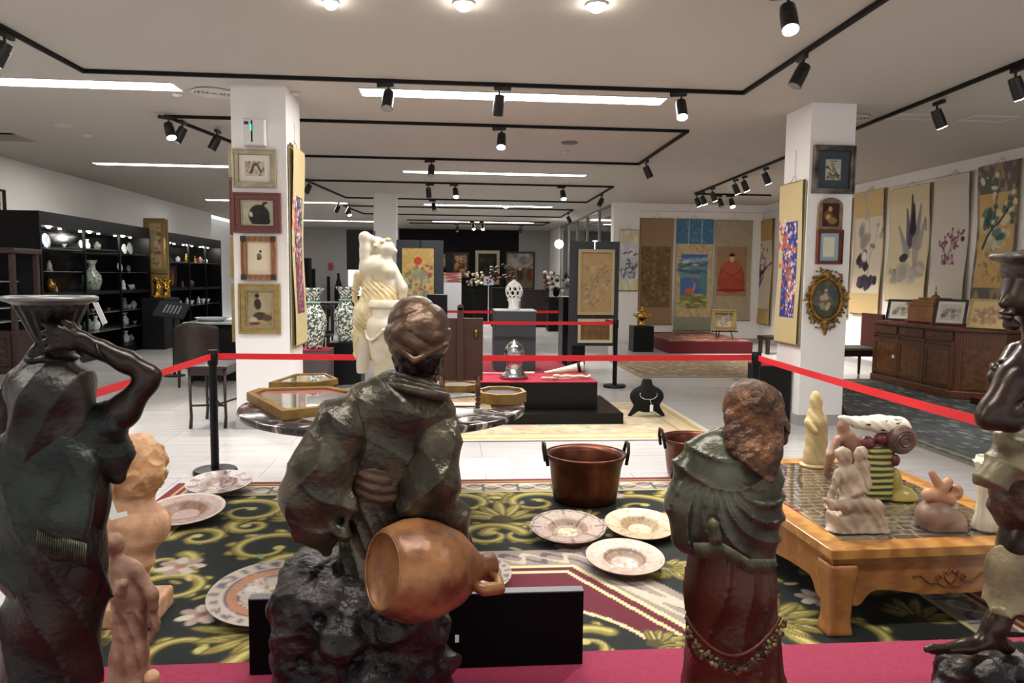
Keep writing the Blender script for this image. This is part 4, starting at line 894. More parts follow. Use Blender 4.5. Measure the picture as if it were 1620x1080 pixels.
cream = mat('mount_cream', 'e6e1d6', .8); bluegrey = mat('mount_bluegrey', '9fb0bc', .8); slate = mat('mount_slate', '3d4650', .8); ebony = mat('ebony', '1c1210', .4)
def cvA(c):
    r = random.Random(1); c.rect(0, 0, 1, 1, 'cfc3b0'); art_flowers(c, 0, .1, 1, .9, r, ['8d7c68', 'a8977f', 'b8a890'], 30, .1); c.line([(.3, .25), (.45, .75), (.6, .8), (.8, .3)], .07, .04, '5c4c40')
def cvB(c):
    c.rect(0, 0, 1, 1, 'b3b09a'); c.noise(1, 1, 'c9c6ae', .5, 3); c.blob(.55, .4, .32, .33, '2b2b2a', .4, .1); c.blob(.7, .25, .2, .15, '232321', -.6, .1); c.line([(.6, .65), (.7, .88), (.78, .9)], .05, .03, '262624'); c.blob(.3, .45, .05, .08, 'd8c8a8', .3, .2)
def cvC(c):
    c.rect(0, 0, 1, 1, 'ddcfb4'); c.blob(.5, .55, .1, .14, '6d6355', .3, .4); c.blob(.55, .7, .05, .06, '2b2724', 0, .3); c.blob(.47, .48, .07, .05, '3e3934', 0, .4)
def cvD(c):
    c.rect(0, 0, 1, 1, '8a7a5c'); c.noise(1, 1, 'a3926f', .6, 2); c.rect(.5, .4, 1, 1, 'a89c7c', .5); c.blob(.42, .62, .13, .2, '2a221e', .1, .2); c.blob(.4, .85, .08, .08, '1d1715', 0, .2); c.blob(.5, .3, .25, .15, '3e2e24', 0, .3); c.blob(.25, .2, .15, .1, 'a9a398', 0, .3); c.blob(.3, .1, .2, .06, '7d2d22', 0, .3); c.blob(.75, .25, .18, .12, '4f3d2c', 0, .3)
CL = 7.8
def col_frame(px0, px1, py0, py1, X0=None, Y=None): 
    Y = Y or CL; a = aty(px0, py0, Y - .02); b = aty(px1, py1, Y - .02); return (a.x, Y), b.x - a.x, b.z, a.z
for (r4, f, fm, t, mount, mt, lab, kw) in (((368, 437, 235, 297), cvA, silver, .055, cream, .06, 'silver framed small sepia sketch, top picture on the left column', {}), ((368, 445, 304, 369), cvB, mahog, .075, None, 0, 'mahogany framed painting of a dark game bird on the left column', dict(inner=silver)),
        ((381, 438, 373, 443), cvC, oak, .055, None, 0, 'oak framed paper drawing with dark corner blocks on the left column', dict(corner=ebony)), ((377, 444, 448, 528), cvD, oldgold, .07, None, 0, 'dull gold framed painting of a seated woman, lowest on the left column', dict(inner=silver))):
    (o, W, z0, z1) = col_frame(*r4); frame_pic('framed_picture', lab, o, uX, W, z0, z1, nY, f, fm, t, mount, mt, **kw)
# pictures seen edge-on along the left face of the left column
for k, (py0, py1, lab) in enumerate(((232, 281, 'picture edge on the left face of the left column, topmost'), (285, 372, 'picture edge on the left face of the left column, second from top'), (374, 440, 'picture edge on the left face of the left column, third from top'), (448, 540, 'picture edge on the left face of the left column, lowest'))):
    frame_pic('framed_picture', lab, (-2.19, 8.35), (0, -1, 0), .5, aty(370, py1, 7.9).z, aty(370, py0, 7.9).z, (-1, 0, 0), cvC if k % 2 else cvD, (silver, mahog, oldgold, oldgold)[k], .06)
# right column pictures
def cvE(c):
    c.rect(0, 0, 1, 1, 'b3ad9b'); r = random.Random(3); c.blob(.45, .75, .12, .12, '8f8a7c', 0, .2); c.blob(.5, .3, .35, .35, '8b8574', 0, .3); art_flowers(c, .1, .05, .9, .7, r, ['56534a', 'c9c3b0', '6e6a5e', '3e3c36'], 30, .12); c.rect(.3, .88, .75, .92, '3c3a34')
def cvF(c):
    c.rect(0, 0, 1, 1, '3a1812'); c.blob(.35, .45, .25, .3, '6f4c26', .3, .4); c.blob(.45, .75, .12, .15, 'b18a63', 0, .3); c.blob(.35, .4, .14, .16, 'c0925c', 0, .4); c.blob(.6, .25, .25, .2, '8a6a38', 0, .5)
def cvG(c): c.rect(0, 0, 1, 1, 'd9d8bc'); r = random.Random(8); [c.line([(r.uniform(.1, .9), r.uniform(.1, .9)), (r.uniform(.1, .9), r.uniform(.1, .9))], .008, .008, 'aeb09a', .6) for _ in range(9)]
sgold = mat('silver_black_frame', '8d8478', .3, .8, col2='3e3833', scale=5)
(o, W, z0, z1) = col_frame(1288, 1350, 229, 307); frame_pic('framed_picture', 'silver framed black and white portrait print with slate mount, top of the right column', o, uX, W, z0, z1, nY, cvE, sgold, .055, slate, .09)
(o, W, z0, z1) = col_frame(1293, 1331, 363, 418); frame_pic('framed_picture', 'brown framed pale document with blue-grey mount above the gilt oval on the right column', o, uX, W, z0, z1, nY, cvG, mahog, .035, bluegrey, .045)
# arched icon
a = aty(1293, 363, CL - .02); b = aty(1334, 313, CL - .02); t = thing('arched_icon', 'small arched-top wooden framed dark painting between two pictures on the right column', 'framed picture', ((a.x + b.x) / 2, CL, a.z)); W = b.x - a.x; Hh = b.z - a.z
arch = [(0, 0), (W, 0), (W, Hh * .68)] + [(W / 2 + W * .5 * math.cos(q) * (1 if True else 0), Hh * .72 + Hh * .28 * math.sin(q)) for q in np.linspace(.25, PI - .25, 12)] + [(0, Hh * .68)]
build('frame', MB().prism(arch, (a.x, CL - .035, a.z), (1, 0, 0), (0, 0, 1), (0, .035, 0)), mat('worn_frame', '8b7357', .5, .2, col2='6f563c', scale=20), t, bevel=.004)
c = Cv(40, 54, '3a1812'); cvF(c); artmesh('picture', c, (a.x + W * .16, CL - .037, a.z + Hh * .1), (W * .68, 0, 0), (0, 0, Hh * .72), pm, t)
# gilt oval frame with leafy carving
a = aty(1268, 487, CL - .05); b = aty(1348, 487, CL - .05); cz = aty(1307, 473, CL - .05).z; cx = (a.x + b.x) / 2; y = CL - .03; rx = .165; rz = .215
gilt = mat('gilt_carved', '9a7636', .3, .75, col2='5d4420', scale=30, bump=.3)
t = thing('oval_gilt_frame', 'oval painting in a gilt leaf-carved frame, lowest on the right column', 'framed picture', (cx, CL, cz - rz))
build('frame', MB().tube([(cx + (rx + .01) * math.cos(q), y, cz + (rz + .01) * math.sin(q)) for q in np.linspace(0, 2 * PI, 48, endpoint=False)], .022, 10, True), gilt, t, smooth=True)
s = Sc((cx - .33, y - .06, cz - .42), (cx + .33, y + .03, cz + .36), .006); r = random.Random(5)
for k in range(90):
    q = r.uniform(0, 2 * PI); e = r.uniform(.035, .08 + .05 * abs(math.sin(q)) ** 3); px_ = cx + (rx + e) * math.cos(q); pz_ = cz + (rz + e) * math.sin(q); d = r.uniform(0, 2 * PI); L = r.uniform(.02, .045)
    s.cap((px_, y, pz_), (px_ + L * math.cos(d), y - r.uniform(0, .03), pz_ + L * math.sin(d)), .011, .005, .006)
for k in range(26): q = 2 * PI * k / 26; s.ell((cx + (rx + .045) * math.cos(q), y + .005, cz + (rz + .05) * math.sin(q)), (.024, .014, .02), .01)
s.cap((cx, y, cz - rz - .04), (cx, y, cz - rz - .17), .04, .015, .02).cap((cx, y, cz + rz + .03), (cx, y, cz + rz + .08), .04, .03, .02)
s.mesh('leaf_carving', gilt, t)
c = Cv(70, 92, '4a4a3a'); c.noise(1, 1, '6a6a58', .6, 2); c.rect(0, 0, 1, .3, '3a3a2e', .6); c.blob(.45, .55, .16, .14, 'b59a86', .3, .4); c.blob(.5, .72, .06, .05, 'c9a890', 0, .3); c.blob(.45, .35, .2, .14, '6e6240', .5, .4); c.blob(.6, .3, .14, .1, 'b3a284', .8, .4); c.blob(.35, .3, .12, .12, '8a8c74', .1, .5); c.blob(.75, .7, .2, .15, '3c5058', 0, .6)
c2 = artmesh('picture', c, (cx - rx, y + .012, cz - rz), (rx * 2, 0, 0), (0, 0, rz * 2), pm, t)
vs = c2.data.vertices; ctr = (wmat(t).inverted() @ Vector((cx, y, cz)))
for vv in vs:   # keep the painting inside the oval
    dx, dz_ = (vv.co.x - ctr.x) / rx, (vv.co.z - ctr.z) / rz; m_ = max(abs(dx), abs(dz_)); q = math.hypot(dx, dz_)
    if q > 1e-6: vv.co.x = ctr.x + dx / q * m_ * rx; vv.co.z = ctr.z + dz_ / q * m_ * rz
# access box on left column
a = aty(387, 190, CL); b = aty(413, 232, CL); t = thing('wall_device', 'white wall device with green lit slot above the pictures on the left column', 'wall device', ((a.x + b.x) / 2, CL, b.z))
build('housing', MB().box(a.x, b.x + .06, CL - .1, CL - .001, b.z, a.z), mat('device_white', 'dedede', .3), t, bevel=.01)
build('slot', MB().box(a.x + .085, a.x + .1, CL - .103, CL - .1, b.z + .03, a.z - .02), bmatte, t)
build('green_light', MB().box(a.x + .08, a.x + .092, CL - .105, CL - .1, b.z + .14, b.z + .2), mat('green_led', '3fd8a0', .4, emit=1.5), t)
build('screen', MB().box(a.x + .02, a.x + .06, CL - .104, CL - .1, a.z - .06, a.z - .03), slate, t)
build('cable', MB().tube([(a.x + .1, CL - .03, a.z), (a.x + .11, CL - .03, a.z + .09)], .006, 6), MATS['device_white'], t)
# left wall pictures and alarm
def cvH(c): c.rect(0, 0, 1, 1, 'b29a78'); art_flowers(c, .1, .1, .9, .9, random.Random(2), ['8d6f4c', 'd0b48a', '6e5a40'], 30, .2)
a = atx(-14, 295, XL); b = atx(4, 295, XL); frame_pic('framed_picture', 'tall thin black-framed warm picture at the left edge of the left wall', (XL, a.y), (0, 1, 0), b.y - a.y, atx(3, 380, XL).z, atx(3, 300, XL).z, (1, 0, 0), cvH, ebony, .035, cream, .05)
a = aty(228, 345, 17.2); b = aty(262, 345, 17.2); frame_pic('framed_picture', 'tall gold-framed picture on gold cloth between the two black cabinets', (a.x, 17.2), uX, b.x - a.x, aty(245, 432, 17.2).z, a.z, nY, cvH, oldgold, .05, mat('mount_gold', '96793f', .6), .06); a2 = tag(build('gold_cloth_screen', MB().box(a.x - .03, b.x + .03, 17.21, 17.25, 0, a.z - .02), MATS['mount_gold']), 'narrow gold cloth screen standing between the two black cabinets', 'screen')
P = Vector((-7.22, 12.465, aty(28, 345, 12.4).z)); tag(build('alarm_bell', MB().lathe([(.1, 0), (.1, .04), (.08, .06), (.001, .07)], P, 24, M=Matrix.Rotation(PI / 2, 3, 'X')), mat('alarm_white', 'd9d9d9', .4), smooth=40), 'white round alarm unit on the near side of the nearer black cabinet', 'wall alarm')
# ================================================================== FRAMED PANELS AND SILKS IN MID ROOM
def cvDragon(c):
    r = random.Random(21); c.rect(0, 0, 1, 1, 'b39552'); c.noise(2, 4, 'cdb06a', .5, 4); art_flowers(c, .1, .02, .9, .75, r, ['6f8066', '8c9c7e', 'a8604a', '8a3f34', '7a7a6a', 'b9a070', '566a5c'], 130, .09); c.blob(.5, .82, .13, .12, 'b8371f', 0, .2); c.blob(.5, .6, .2, .16, '77876c', 0, .5, .7)
def cvPale(c):
    r = random.Random(22); c.rect(0, 0, 1, 1, 'a98f66'); c.noise(3, 5, '9a8059', .5, 4)
    branch(c, .3, .25, 1.2, 1.2, .015, '7c6a55', r, 3, '84736a', 'b59c76', .05); art_flowers(c, .1, .1, .9, .8, r, ['96805c', 'b49b70', '84716a'], 50, .08)
a = aty(902, 381, 11.52); b = aty(977, 545, 11.52)
t = display_panel(a.x, b.x, 11.52, a.z, b.z, 'charcoal folding panel holding two framed pale works, in front of the glass partition', None)
build('lower_bar', MB().box(a.x, b.x, 11.522, 11.54, b.z - .02, b.z + .04), MATS['panel_charcoal'], t)
A = aty(915, 394, 11.5); B = aty(970, 498, 11.5); frame_pic('framed_picture', 'tall beige framed faded flower painting on the charcoal panel', (A.x, 11.505), uX, B.x - A.x, B.z, A.z, nY, cvPale, mat('pale_wood', 'b59f77', .5), .05)
A = aty(914, 504, 11.5); B = aty(968, 542, 11.5); frame_pic('framed_picture', 'small cream-mounted brown picture low on the charcoal panel', (A.x, 11.505), uX, B.x - A.x, B.z, A.z, nY, lambda c: (c.rect(0, 0, 1, 1, '6e4f2e'), c.noise(3, 2, '8a6a40', .6, 2)), mat('cream_frame', 'd4c7ab', .6), .045)
a = aty(627, 379, 15.35); b = aty(701, 560, 15.35)
t = display_panel(a.x, b.x, 15.35, a.z, .1, 'charcoal folding panel with the silk dragon hanging, behind the turbaned head', None)
A = aty(636, 393, 15.3); B = aty(686, 500, 15.3); scroll('silk_hanging', cvDragon, 'golden silk hanging with a red emblem and dragons on the left charcoal panel', (A.x, 15.348), uX, B.x - A.x, B.z, A.z, nY, cord=False, mm=pms)
# tall black hanging cabinet left of nude
a = aty(548, 363, 14.5); b = aty(590, 427, 14.5); bc = thing('tall_black_cabinet', 'tall black display cabinet with white lit lower window left of the marble nude', 'cabinet', ((a.x + b.x) / 2, 14.7, 0))
build('upper_body', MB().box(a.x, b.x, 14.5, 15.0, b.z, a.z), bmatte, bc); build('lower_body', MB().box(a.x, b.x, 14.5, 15.0, 0, b.z - .5), bmatte, bc)
build('lit_window', MB().box(a.x + .02, b.x - .02, 14.55, 14.95, b.z - .5, b.z), mat('lit_glass', 'dfe4e6', .3, emit=.9), bc)
# ================================================================== BACK RIGHT: platform, gold urn, easel picture
M_ = MB(); pf = [atz(1040, 562), atz(1195, 585), atz(1205, 562), atz(1080, 545)]
pt = thing('red_platform', 'dark red stepped platform below the hanging scrolls on the back wall', 'platform', (5.4, 16.2, 0))
build('body', MB().box(4.75, 6.62, 15.6, 18.3, .0, .26), mat('platform_red2', '5e0f1c', .8), pt, bevel=.01)
build('carpet', MB().box(4.78, 6.59, 15.63, 18.27, .26, .275), mat('carpet_rust', '6d3a30', .95, col2='8c6a56', scale=6, lo=.45, hi=.6), pt)
a = aty(1003, 516, 15.9); b = aty(1034, 546, 15.9)
plinth(a.x, b.x, 15.9, 16.35, a.z, black, 'small black block plinth under the gold lidded urn')
gold2 = mat('polished_gold', 'b98d34', .2, 1.0)
c = Vector(((a.x + b.x) / 2, 16.1, a.z)); hh = aty(1018, 485, 16.1).z - a.z; t = thing('gold_urn', 'gold lidded censer urn on a small black plinth by the back wall', 'urn', c)
build('body', MB().lathe([(.08, 0), (.1, .01), (.05, .06), (.045, hh * .3), (.13, hh * .42), (.14, hh * .55), (.1, hh * .62), (.11, hh * .64)], c, 32), gold2, t, smooth=True)
build('lid', MB().lathe([(.11, hh * .64), (.1, hh * .7), (.05, hh * .78), (.02, hh * .8), (.035, hh * .86), (.015, hh * .93), (.03, hh), (.001, hh * 1.01)], c, 32), gold2, t, smooth=True)
for sx in (-1, 1): build('handle', MB().tube([c + Vector((sx * .13, 0, hh * .5)), c + Vector((sx * .19, 0, hh * .55)), c + Vector((sx * .19, 0, hh * .64)), c + Vector((sx * .14, 0, hh * .62))], .012, 8), gold2, t, smooth=True)
a = aty(1130, 490, 15.9); b = aty(1167, 523, 15.9); z0 = b.z
frame_pic('framed_picture', 'small dull gold framed picture leaning on a little easel below the red robe portrait', (a.x, 16.0), uX, b.x - a.x, z0, a.z, nY, lambda c: (c.rect(0, 0, 1, 1, '75695a'), c.noise(3, 2, 'a89a88', .6, 5)), oldgold, .07, lean=(0, .18, 1))
ez = thing('tabletop_easel', 'small dark wooden easel under the leaning gold framed picture', 'easel', ((a.x + b.x) / 2, 16.05, .275))
for xx, yy in ((a.x + .08, 15.95), (b.x - .08, 15.95), ((a.x + b.x) / 2, 16.35)): build('leg', MB().cyl((xx, yy, .283), ((a.x + b.x) / 2 + (xx - (a.x + b.x) / 2) * .6, 16.13 + (.02 if yy < 16.2 else 0), z0 + .3), .014, n=8), darkwood, ez)
build('ledge', MB().box(a.x - .02, b.x + .02, 15.93, 15.985, z0 - .035, z0 - .006), darkwood, ez)
# low dark bench near right column left side
b0 = thing('low_bench', 'small dark low bench left of the right column, by the scroll corner', 'bench', (7.0, 15.6, 0)); P = aty(1210, 532, 15.5); Q = aty(1250, 560, 14.5)
build('seat', MB().box(P.x, P.x + .7, 15.4, 15.9, P.z - .08, P.z), darkwood, b0); [build('leg', MB().box(x_, x_ + .07, y_, y_ + .07, 0, P.z - .08), darkwood, b0) for x_ in (P.x + .02, P.x + .6) for y_ in (15.42, 15.8)]
b1 = thing('dark_side_table', 'small black box table with red cloth between the belt post and right column', 'side table', (3.2, 7.6, 0)); P = aty(1206, 580, 7.9); Q = aty(1232, 580, 7.9)
build('body', MB().box(P.x, P.x + .36, 7.95, 8.3, 0, P.z), bmatte, b1, bevel=.004); build('cloth', MB().box(P.x - .004, P.x + .364, 7.946, 8.304, P.z, P.z + .008), redc, b1)
# ================================================================== BUFFET
bw = mat('buffet_wood', '4a2a16', .35, col2='6b3f20', scale=4, kind='wave', stretch=(3, 3, 8), detail=3); burl = mat('burl_panel', '4a2914', .3, col2='6e431f', scale=14, detail=8)
A = atz(1382, 603); B = atz(1512, 634); zb = aty(1382, 520, A.y).z
BX, BZ = 6.85, .98
bf = thing('carved_sideboard', 'long carved walnut sideboard with three front doors against the scroll wall', 'sideboard', (7.3, 10.3, 0))
ya, yb = 11.45, 9.55; xf = 6.88; xb_ = 7.85
body = build('body', MB().box(xf + .03, xb_, yb, ya, .1, BZ - .05).prism([(xf + .03, yb), (xb_, yb), (xb_, yb - .35), (xf + .5, yb - .35)], (0, 0, .1), (1, 0, 0), (0, 1, 0), (0, 0, BZ - .15)), bw, bf)
build('plinth_base', MB().prism([(xf - .03, ya), (xb_, ya), (xb_, yb - .4), (xf + .47, yb - .4), (xf - .03, yb - .03)], (0, 0, .0135), (1, 0, 0), (0, 1, 0), (0, 0, .1065)), bw, bf, bevel=.01)
build('worktop', MB().prism([(xf - .03, ya + .03), (xb_, ya + .03), (xb_, yb - .4), (xf + .47, yb - .4), (xf - .03, yb - .03)], (0, 0, BZ - .05), (1, 0, 0), (0, 1, 0), (0, 0, .05)), bw, bf, bevel=.012)
build('moulding', MB().box(xf, xf + .05, yb, ya, .74, .765), bw, bf)
n3 = 3; Ld = (ya - yb) / n3
for i in range(n3):
    y0 = yb + i * Ld; y1 = y0 + Ld
    d = build('door', MB().frame((xf + .02, y1 - .03, .15), (0, -1, 0), (0, 0, 1), (-.02, 0, 0), Ld - .06, .57, .06), bw, bf, bevel=.004)
    build('door_panel', MB().box(xf + .01, xf + .022, y0 + .09, y1 - .09, .21, .66), burl, d)
    dr = build('drawer', MB().box(xf, xf + .025, y0 + .03, y1 - .03, .79, .91), bw, bf, bevel=.006)
    for yy in (y0 + Ld * .3, y1 - Ld * .3): build('handle', MB().tube([(xf - .003, yy - .04, .86), (xf - .02, yy - .02, .845), (xf - .02, yy + .02, .845), (xf - .003, yy + .04, .86)], .006, 6), mat('aged_brass', 'a88550', .3, 1), dr, smooth=True)
    build('pilaster', MB().box(xf - .005, xf + .03, y0 - .025, y0 + .025, .12, .78), bw, bf, bevel=.005)
build('pilaster', MB().box(xf - .005, xf + .03, ya - .03, ya, .12, .78), bw, bf, bevel=.005)
build('door_tag', MB().box(xf - .006, xf - .001, yb + 2 * Ld + .05, yb + 2 * Ld + .1, .42, .47), MATS['tag_white'], bf)
build('side_panel', MB().prism([(0, .15), (.42, .15), (.42, .7), (0, .7)], (xf + .1, yb - .075, 0), Vector((.47, -.35, 0)).normalized(), (0, 0, 1), Vector((-.35, -.47, 0)).normalized() * .015), burl, bf)
tag(build('red_runner', MB().box(7.0, 7.75, 9.5, 11.2, BZ + .001, BZ + .006), redc), 'crimson cloth runner lying on the carved sideboard', 'cloth runner')
BZc = BZ + .008
# chest on the sideboard
cw_ = mat('chest_wood', '7a4a24', .35, col2='9a6838', scale=7, detail=6)
ch = thing('wooden_casket', 'inlaid wooden casket with stepped lid on the sideboard', 'casket', (7.25, 10.55, BZc))
y0, y1 = 10.25, 10.85
bb = build('body', MB().box(7.05, 7.5, y0, y1, BZc + .04, BZc + .26), cw_, ch, bevel=.005)
build('lid', MB().box(7.03, 7.52, y0 - .02, y1 + .02, BZc + .26, BZc + .3).box(7.08, 7.47, y0 + .04, y1 - .04, BZc + .3, BZc + .35).box(7.14, 7.41, y0 + .1, y1 - .1, BZc + .35, BZc + .38), cw_, ch, bevel=.006)
build('base_moulding', MB().box(7.02, 7.53, y0 - .03, y1 + .03, BZc + .02, BZc + .05), cw_, ch, bevel=.004)
for xx in (7.03, 7.47): [build('foot', MB().box(xx, xx + .05, yy, yy + .05, BZc, BZc + .03), cw_, ch) for yy in (y0 - .02, y1 - .03)]
build('handle', MB().tube([(7.2, y0 - .003, BZc + .17), (7.2, y0 - .03, BZc + .14), (7.34, y0 - .03, BZc + .14), (7.34, y0 - .003, BZc + .17)], .008, 8), mat('aged_brass', 'a88550', .3, 1), bb, smooth=True)
build('finial', MB().lathe([(.07, 0), (.05, .03), (.015, .05), (.02, .08), (.006, .1), (.012, .13), (.001, .19)], (7.28, 10.55, BZc + .38), 16), mat('aged_brass', 'a88550', .3, 1), ch, smooth=True)
def cvI(c): c.rect(0, 0, 1, 1, 'cfcbbc'); art_flowers(c, .1, .2, .9, .7, random.Random(4), ['9aa08e', '7c7468', 'b9b2a0', 'a8909c'], 30, .12)
def stand_pic(y, x, W, Hh, f, fm, lab, t=.03, mount=None, tilt=.28, yaw=-.5):
    u = Vector((math.sin(yaw) * -1 * 0 + math.cos(yaw + PI / 2 - .0), math.sin(yaw + PI / 2) * -1, 0)); u = Vector((.55, -.83, 0)).normalized(); n = Vector((-u.y * -1, u.x * -1, 0)); n = Vector((-.83, -.55, 0)).normalized()
    v = (Vector((0, 0, 1)) - n * tilt).normalized()
    o = Vector((x, y, BZc)); frame_pic('framed_picture', lab, (o.x, o.y), u, W, BZc, BZc + Hh, n, f, fm, t, mount, .04, lean=v, depth=.018)
stand_pic(11.3, 6.98, .42, .34, cvI, ebony, 'black framed pale print leaning left of the casket on the sideboard', mount=cream)
stand_pic(10.15, 6.99, .42, .38, cvI, ebony, 'black framed bird print leaning right of the casket on the sideboard', mount=cream)
def cvJ(c): c.rect(0, 0, 1, 1, 'd2bd88'); art_flowers(c, .1, .15, .9, .7, random.Random(6), ['c09a80', 'b57a70', 'cdb58a', 'a98f68'], 45, .1)
stand_pic(9.5, 7.03, .48, .4, cvJ, mat('blond_wood', 'c8b07a', .5), 'unframed yellow flower panel leaning at the near end of the sideboard', t=.02)
cl = thing('ornate_clock', 'small ornate white and gilt mantel clock between prints on the sideboard', 'clock', (7.42, 9.62, BZc)); K = Vector((7.42, 9.62, BZc))
build('base', MB().box(K.x - .1, K.x + .1, K.y - .14, K.y + .14, K.z, K.z + .05), stone, cl, bevel=.01); s = Sc(K - Vector((.12, .16, 0)), K + Vector((.12, .16, .4)), .006)
s.ell(K + Vector((0, 0, .14)), (.06, .08, .1), .03).ell(K + Vector((0, .08, .2)), (.04, .04, .06), .03).ell(K + Vector((0, -.08, .22)), (.04, .04, .05), .03).ell(K + Vector((0, 0, .28)), (.03, .06, .04), .03).disp(lambda X, Y, Z: .005 * hnoise(X, Y, Z, 25, 3))
s.mesh('case', mat('gilt_porcelain', 'c9b79a', .3, col2='8d6a3c', scale=18), cl); build('dial', MB().cyl(K + Vector((-.09, -.0, .15)), K + Vector((-.07, 0, .15)), .04, n=24), MATS['tag_white'], cl)
# chair at the back of the sideboard, floor picture, black stool
chm = mat('chair_red_leather', '4a1d1a', .5, col2='5c2a22', scale=20)
c0 = thing('painted_side_chair', 'dark chair with red painted back between the right column and the sideboard', 'chair', (6.65, 12.1, 0))
build('backrest', MB().box(7.12, 7.17, 11.62, 12.25, .5, 1.06), chm, c0, bevel=.01); build('seat', MB().box(6.45, 7.15, 11.62, 12.25, .46, .5), mat('seat_grey', '5d5c56', .6), c0, bevel=.01); build('apron', MB().box(6.48, 7.12, 11.65, 12.22, .36, .46), darkwood, c0)
for xx in (6.5, 7.08): [build('leg', MB().cyl((xx, yy, 0), (xx, yy, .4), .02, .03, 10), darkwood, c0) for yy in (11.68, 12.18)]
frame_pic('framed_picture', 'large black-framed dark picture standing at the near end of the sideboard', (7.72, 8.95), (.3, -.95, 0), .6, .62, 1.02, (-.95, -.3, 0), lambda c: (c.rect(0, 0, 1, 1, '54504a'), c.noise(2, 2, '9b948a', .6, 3)), ebony, .04, lean=(.2, 0, 1))
ps = thing('black_box', 'low black box with red lid edge at the foot of the sideboard', 'box', (7.0, 9.05, 0)); build('body', MB().box(6.85, 7.3, 8.85, 9.1, .0135, .1), bmatte, ps); build('lid', MB().box(6.84, 7.31, 8.84, 9.11, .1, .12), mat('platform_red', '6e1420', .8), ps)
st = tag(build('black_pedestal', MB().box(7.45, 7.88, 8.55, 9.0, 0, .6), bmatte, bevel=.004), 'black block pedestal under the dark picture beside the sideboard', 'plinth')
fp = tag(build('maroon_wedge_board', MB().prism([(0, 0), (.28, 0), (0, .52)], (4.42, 8.25, 0.001), (1, 0, 0), (0, 0, 1), (0, .04, 0)), mat('maroon_board', '451519', .6)), 'maroon triangular board leaning behind the right column base', 'board')
# ================================================================== CABINETS WITH PORCELAIN
cabm = mat('cabinet_black', '060608', .35, spec=.25); mirror = mat('cabinet_mirror', '101318', .15, .3); shelfg = mat('glass_shelf', '9aa4a8', .08, .1, alpha=.45); ledm = mat('cabinet_led', 'fff6e4', .3, emit=30.0)
SH1 = [(0, 2.0), (1, 2.05), (2, 2.0), (0, 1.62), (2, 1.62), (0, .85), (1, .85), (2, .85), (0, .5), (1, .5), (2, .5)]; SH2 = [(0, 1.9), (1, 1.9), (2, 1.9), (0, .8), (1, .8), (2, .8)]
def cabinet(yn, yf, h, bays, label, shelves):
    x0, x1 = XL + .02, -6.5; t = thing('black_display_cabinet', label, 'display cabinet', ((x0 + x1) / 2, (yn + yf) / 2, 0))
    build('carcass', MB().box(x0, x1, yn, yn + .05, 0, h).box(x0, x1, yf - .05, yf, 0, h).box(x0, x0 + .03, yn + .05, yf - .05, 0, h).box(x0, x1, yn + .05, yf - .05, 0, .14).box(x0, x1, yn + .05, yf - .05, h - .22, h), cabm, t)
    build('back_mirror', MB().box(x0 + .031, x0 + .036, yn + .05, yf - .05, .14, h - .22), mirror, t)
    L = (yf - yn - .1) / bays
    for k in range(1, bays): build('divider', MB().box(x1 - .04, x1, yn + .05 + k * L - .02, yn + .05 + k * L + .02, .14, h - .22), cabm, t)
    build('shelf_solid', MB().box(x0 + .04, x1 - .02, yn + .05, yf - .05, 1.2, 1.26), cabm, t)
    for (k, z) in shelves: build('shelf', MB().box(x0 + .04, x1 - .06, yn + .06 + k * L, yn + .04 + (k + 1) * L, z - .008, z), shelfg, t)
    for k in range(bays):
        for q in (.25, .5, .75):
            build('shelf_lamp', MB().cyl((x1 - .25, yn + .05 + (k + q) * L, h - .222), (x1 - .25, yn + .05 + (k + q) * L, h - .235), .025, n=12), ledm, t)
        l = bpy.data.lights.new('cabinet_lamp', 'POINT'); l.energy = 5; l.shadow_soft_size = .04; l.color = (1, .95, .85); lo = bpy.data.objects.new('cabinet_lamp', l); COL.objects.link(lo); lo.location = (x1 - .25, yn + .05 + (k + .5) * L, h - .27)
    return t
cabinet(12.47, 16.85, 2.58, 3, 'large black lit display cabinet full of porcelain on the left wall, nearer one', [(0, 2.0), (1, 2.05), (2, 2.0), (0, 1.62), (2, 1.62), (0, .85), (1, .85), (2, .85), (0, .5), (1, .5), (2, .5)])
cabinet(17.95, 21.9, 2.56, 3, 'black lit display cabinet on the left wall, farther one', [(0, 1.9), (1, 1.9), (2, 1.9), (0, .8), (1, .8), (2, .8)])
pw = mat('white_porcelain', 'e9ecec', .2); pbl = mat('blue_white_porcelain', 'd9dfe6', .2, col2='55709a', scale=24, lo=.5, hi=.6); pgr = mat('celadon_porcelain', '9aa596', .25, col2='566258', scale=20); pgo = mat('brass_ware', '9a7436', .25, .9); pbr = mat('brown_ware', '5d4436', .4); ppk = mat('pink_ware', 'b9877a', .4)
PROF = {'vase': [(.0, 0), (.2, 0), (.22, .04), (.3, .3), (.28, .5), (.12, .7), (.11, .85), (.18, 1), (.14, 1)], 'jar': [(.0, 0), (.26, 0), (.3, .1), (.42, .45), (.36, .7), (.2, .78), (.22, .85), (.12, .95), (.03, 1)],
        'bowl': [(.0, 0), (.25, 0), (.25, .08), (.6, .7), (.72, 1), (.66, 1), (.3, .3), (.0, .2)], 'figure': [(.0, 0), (.3, 0), (.28, .1), (.2, .35), (.24, .55), (.16, .72), (.1, .78), (.14, .88), (.1, .98), (.01, 1)]}
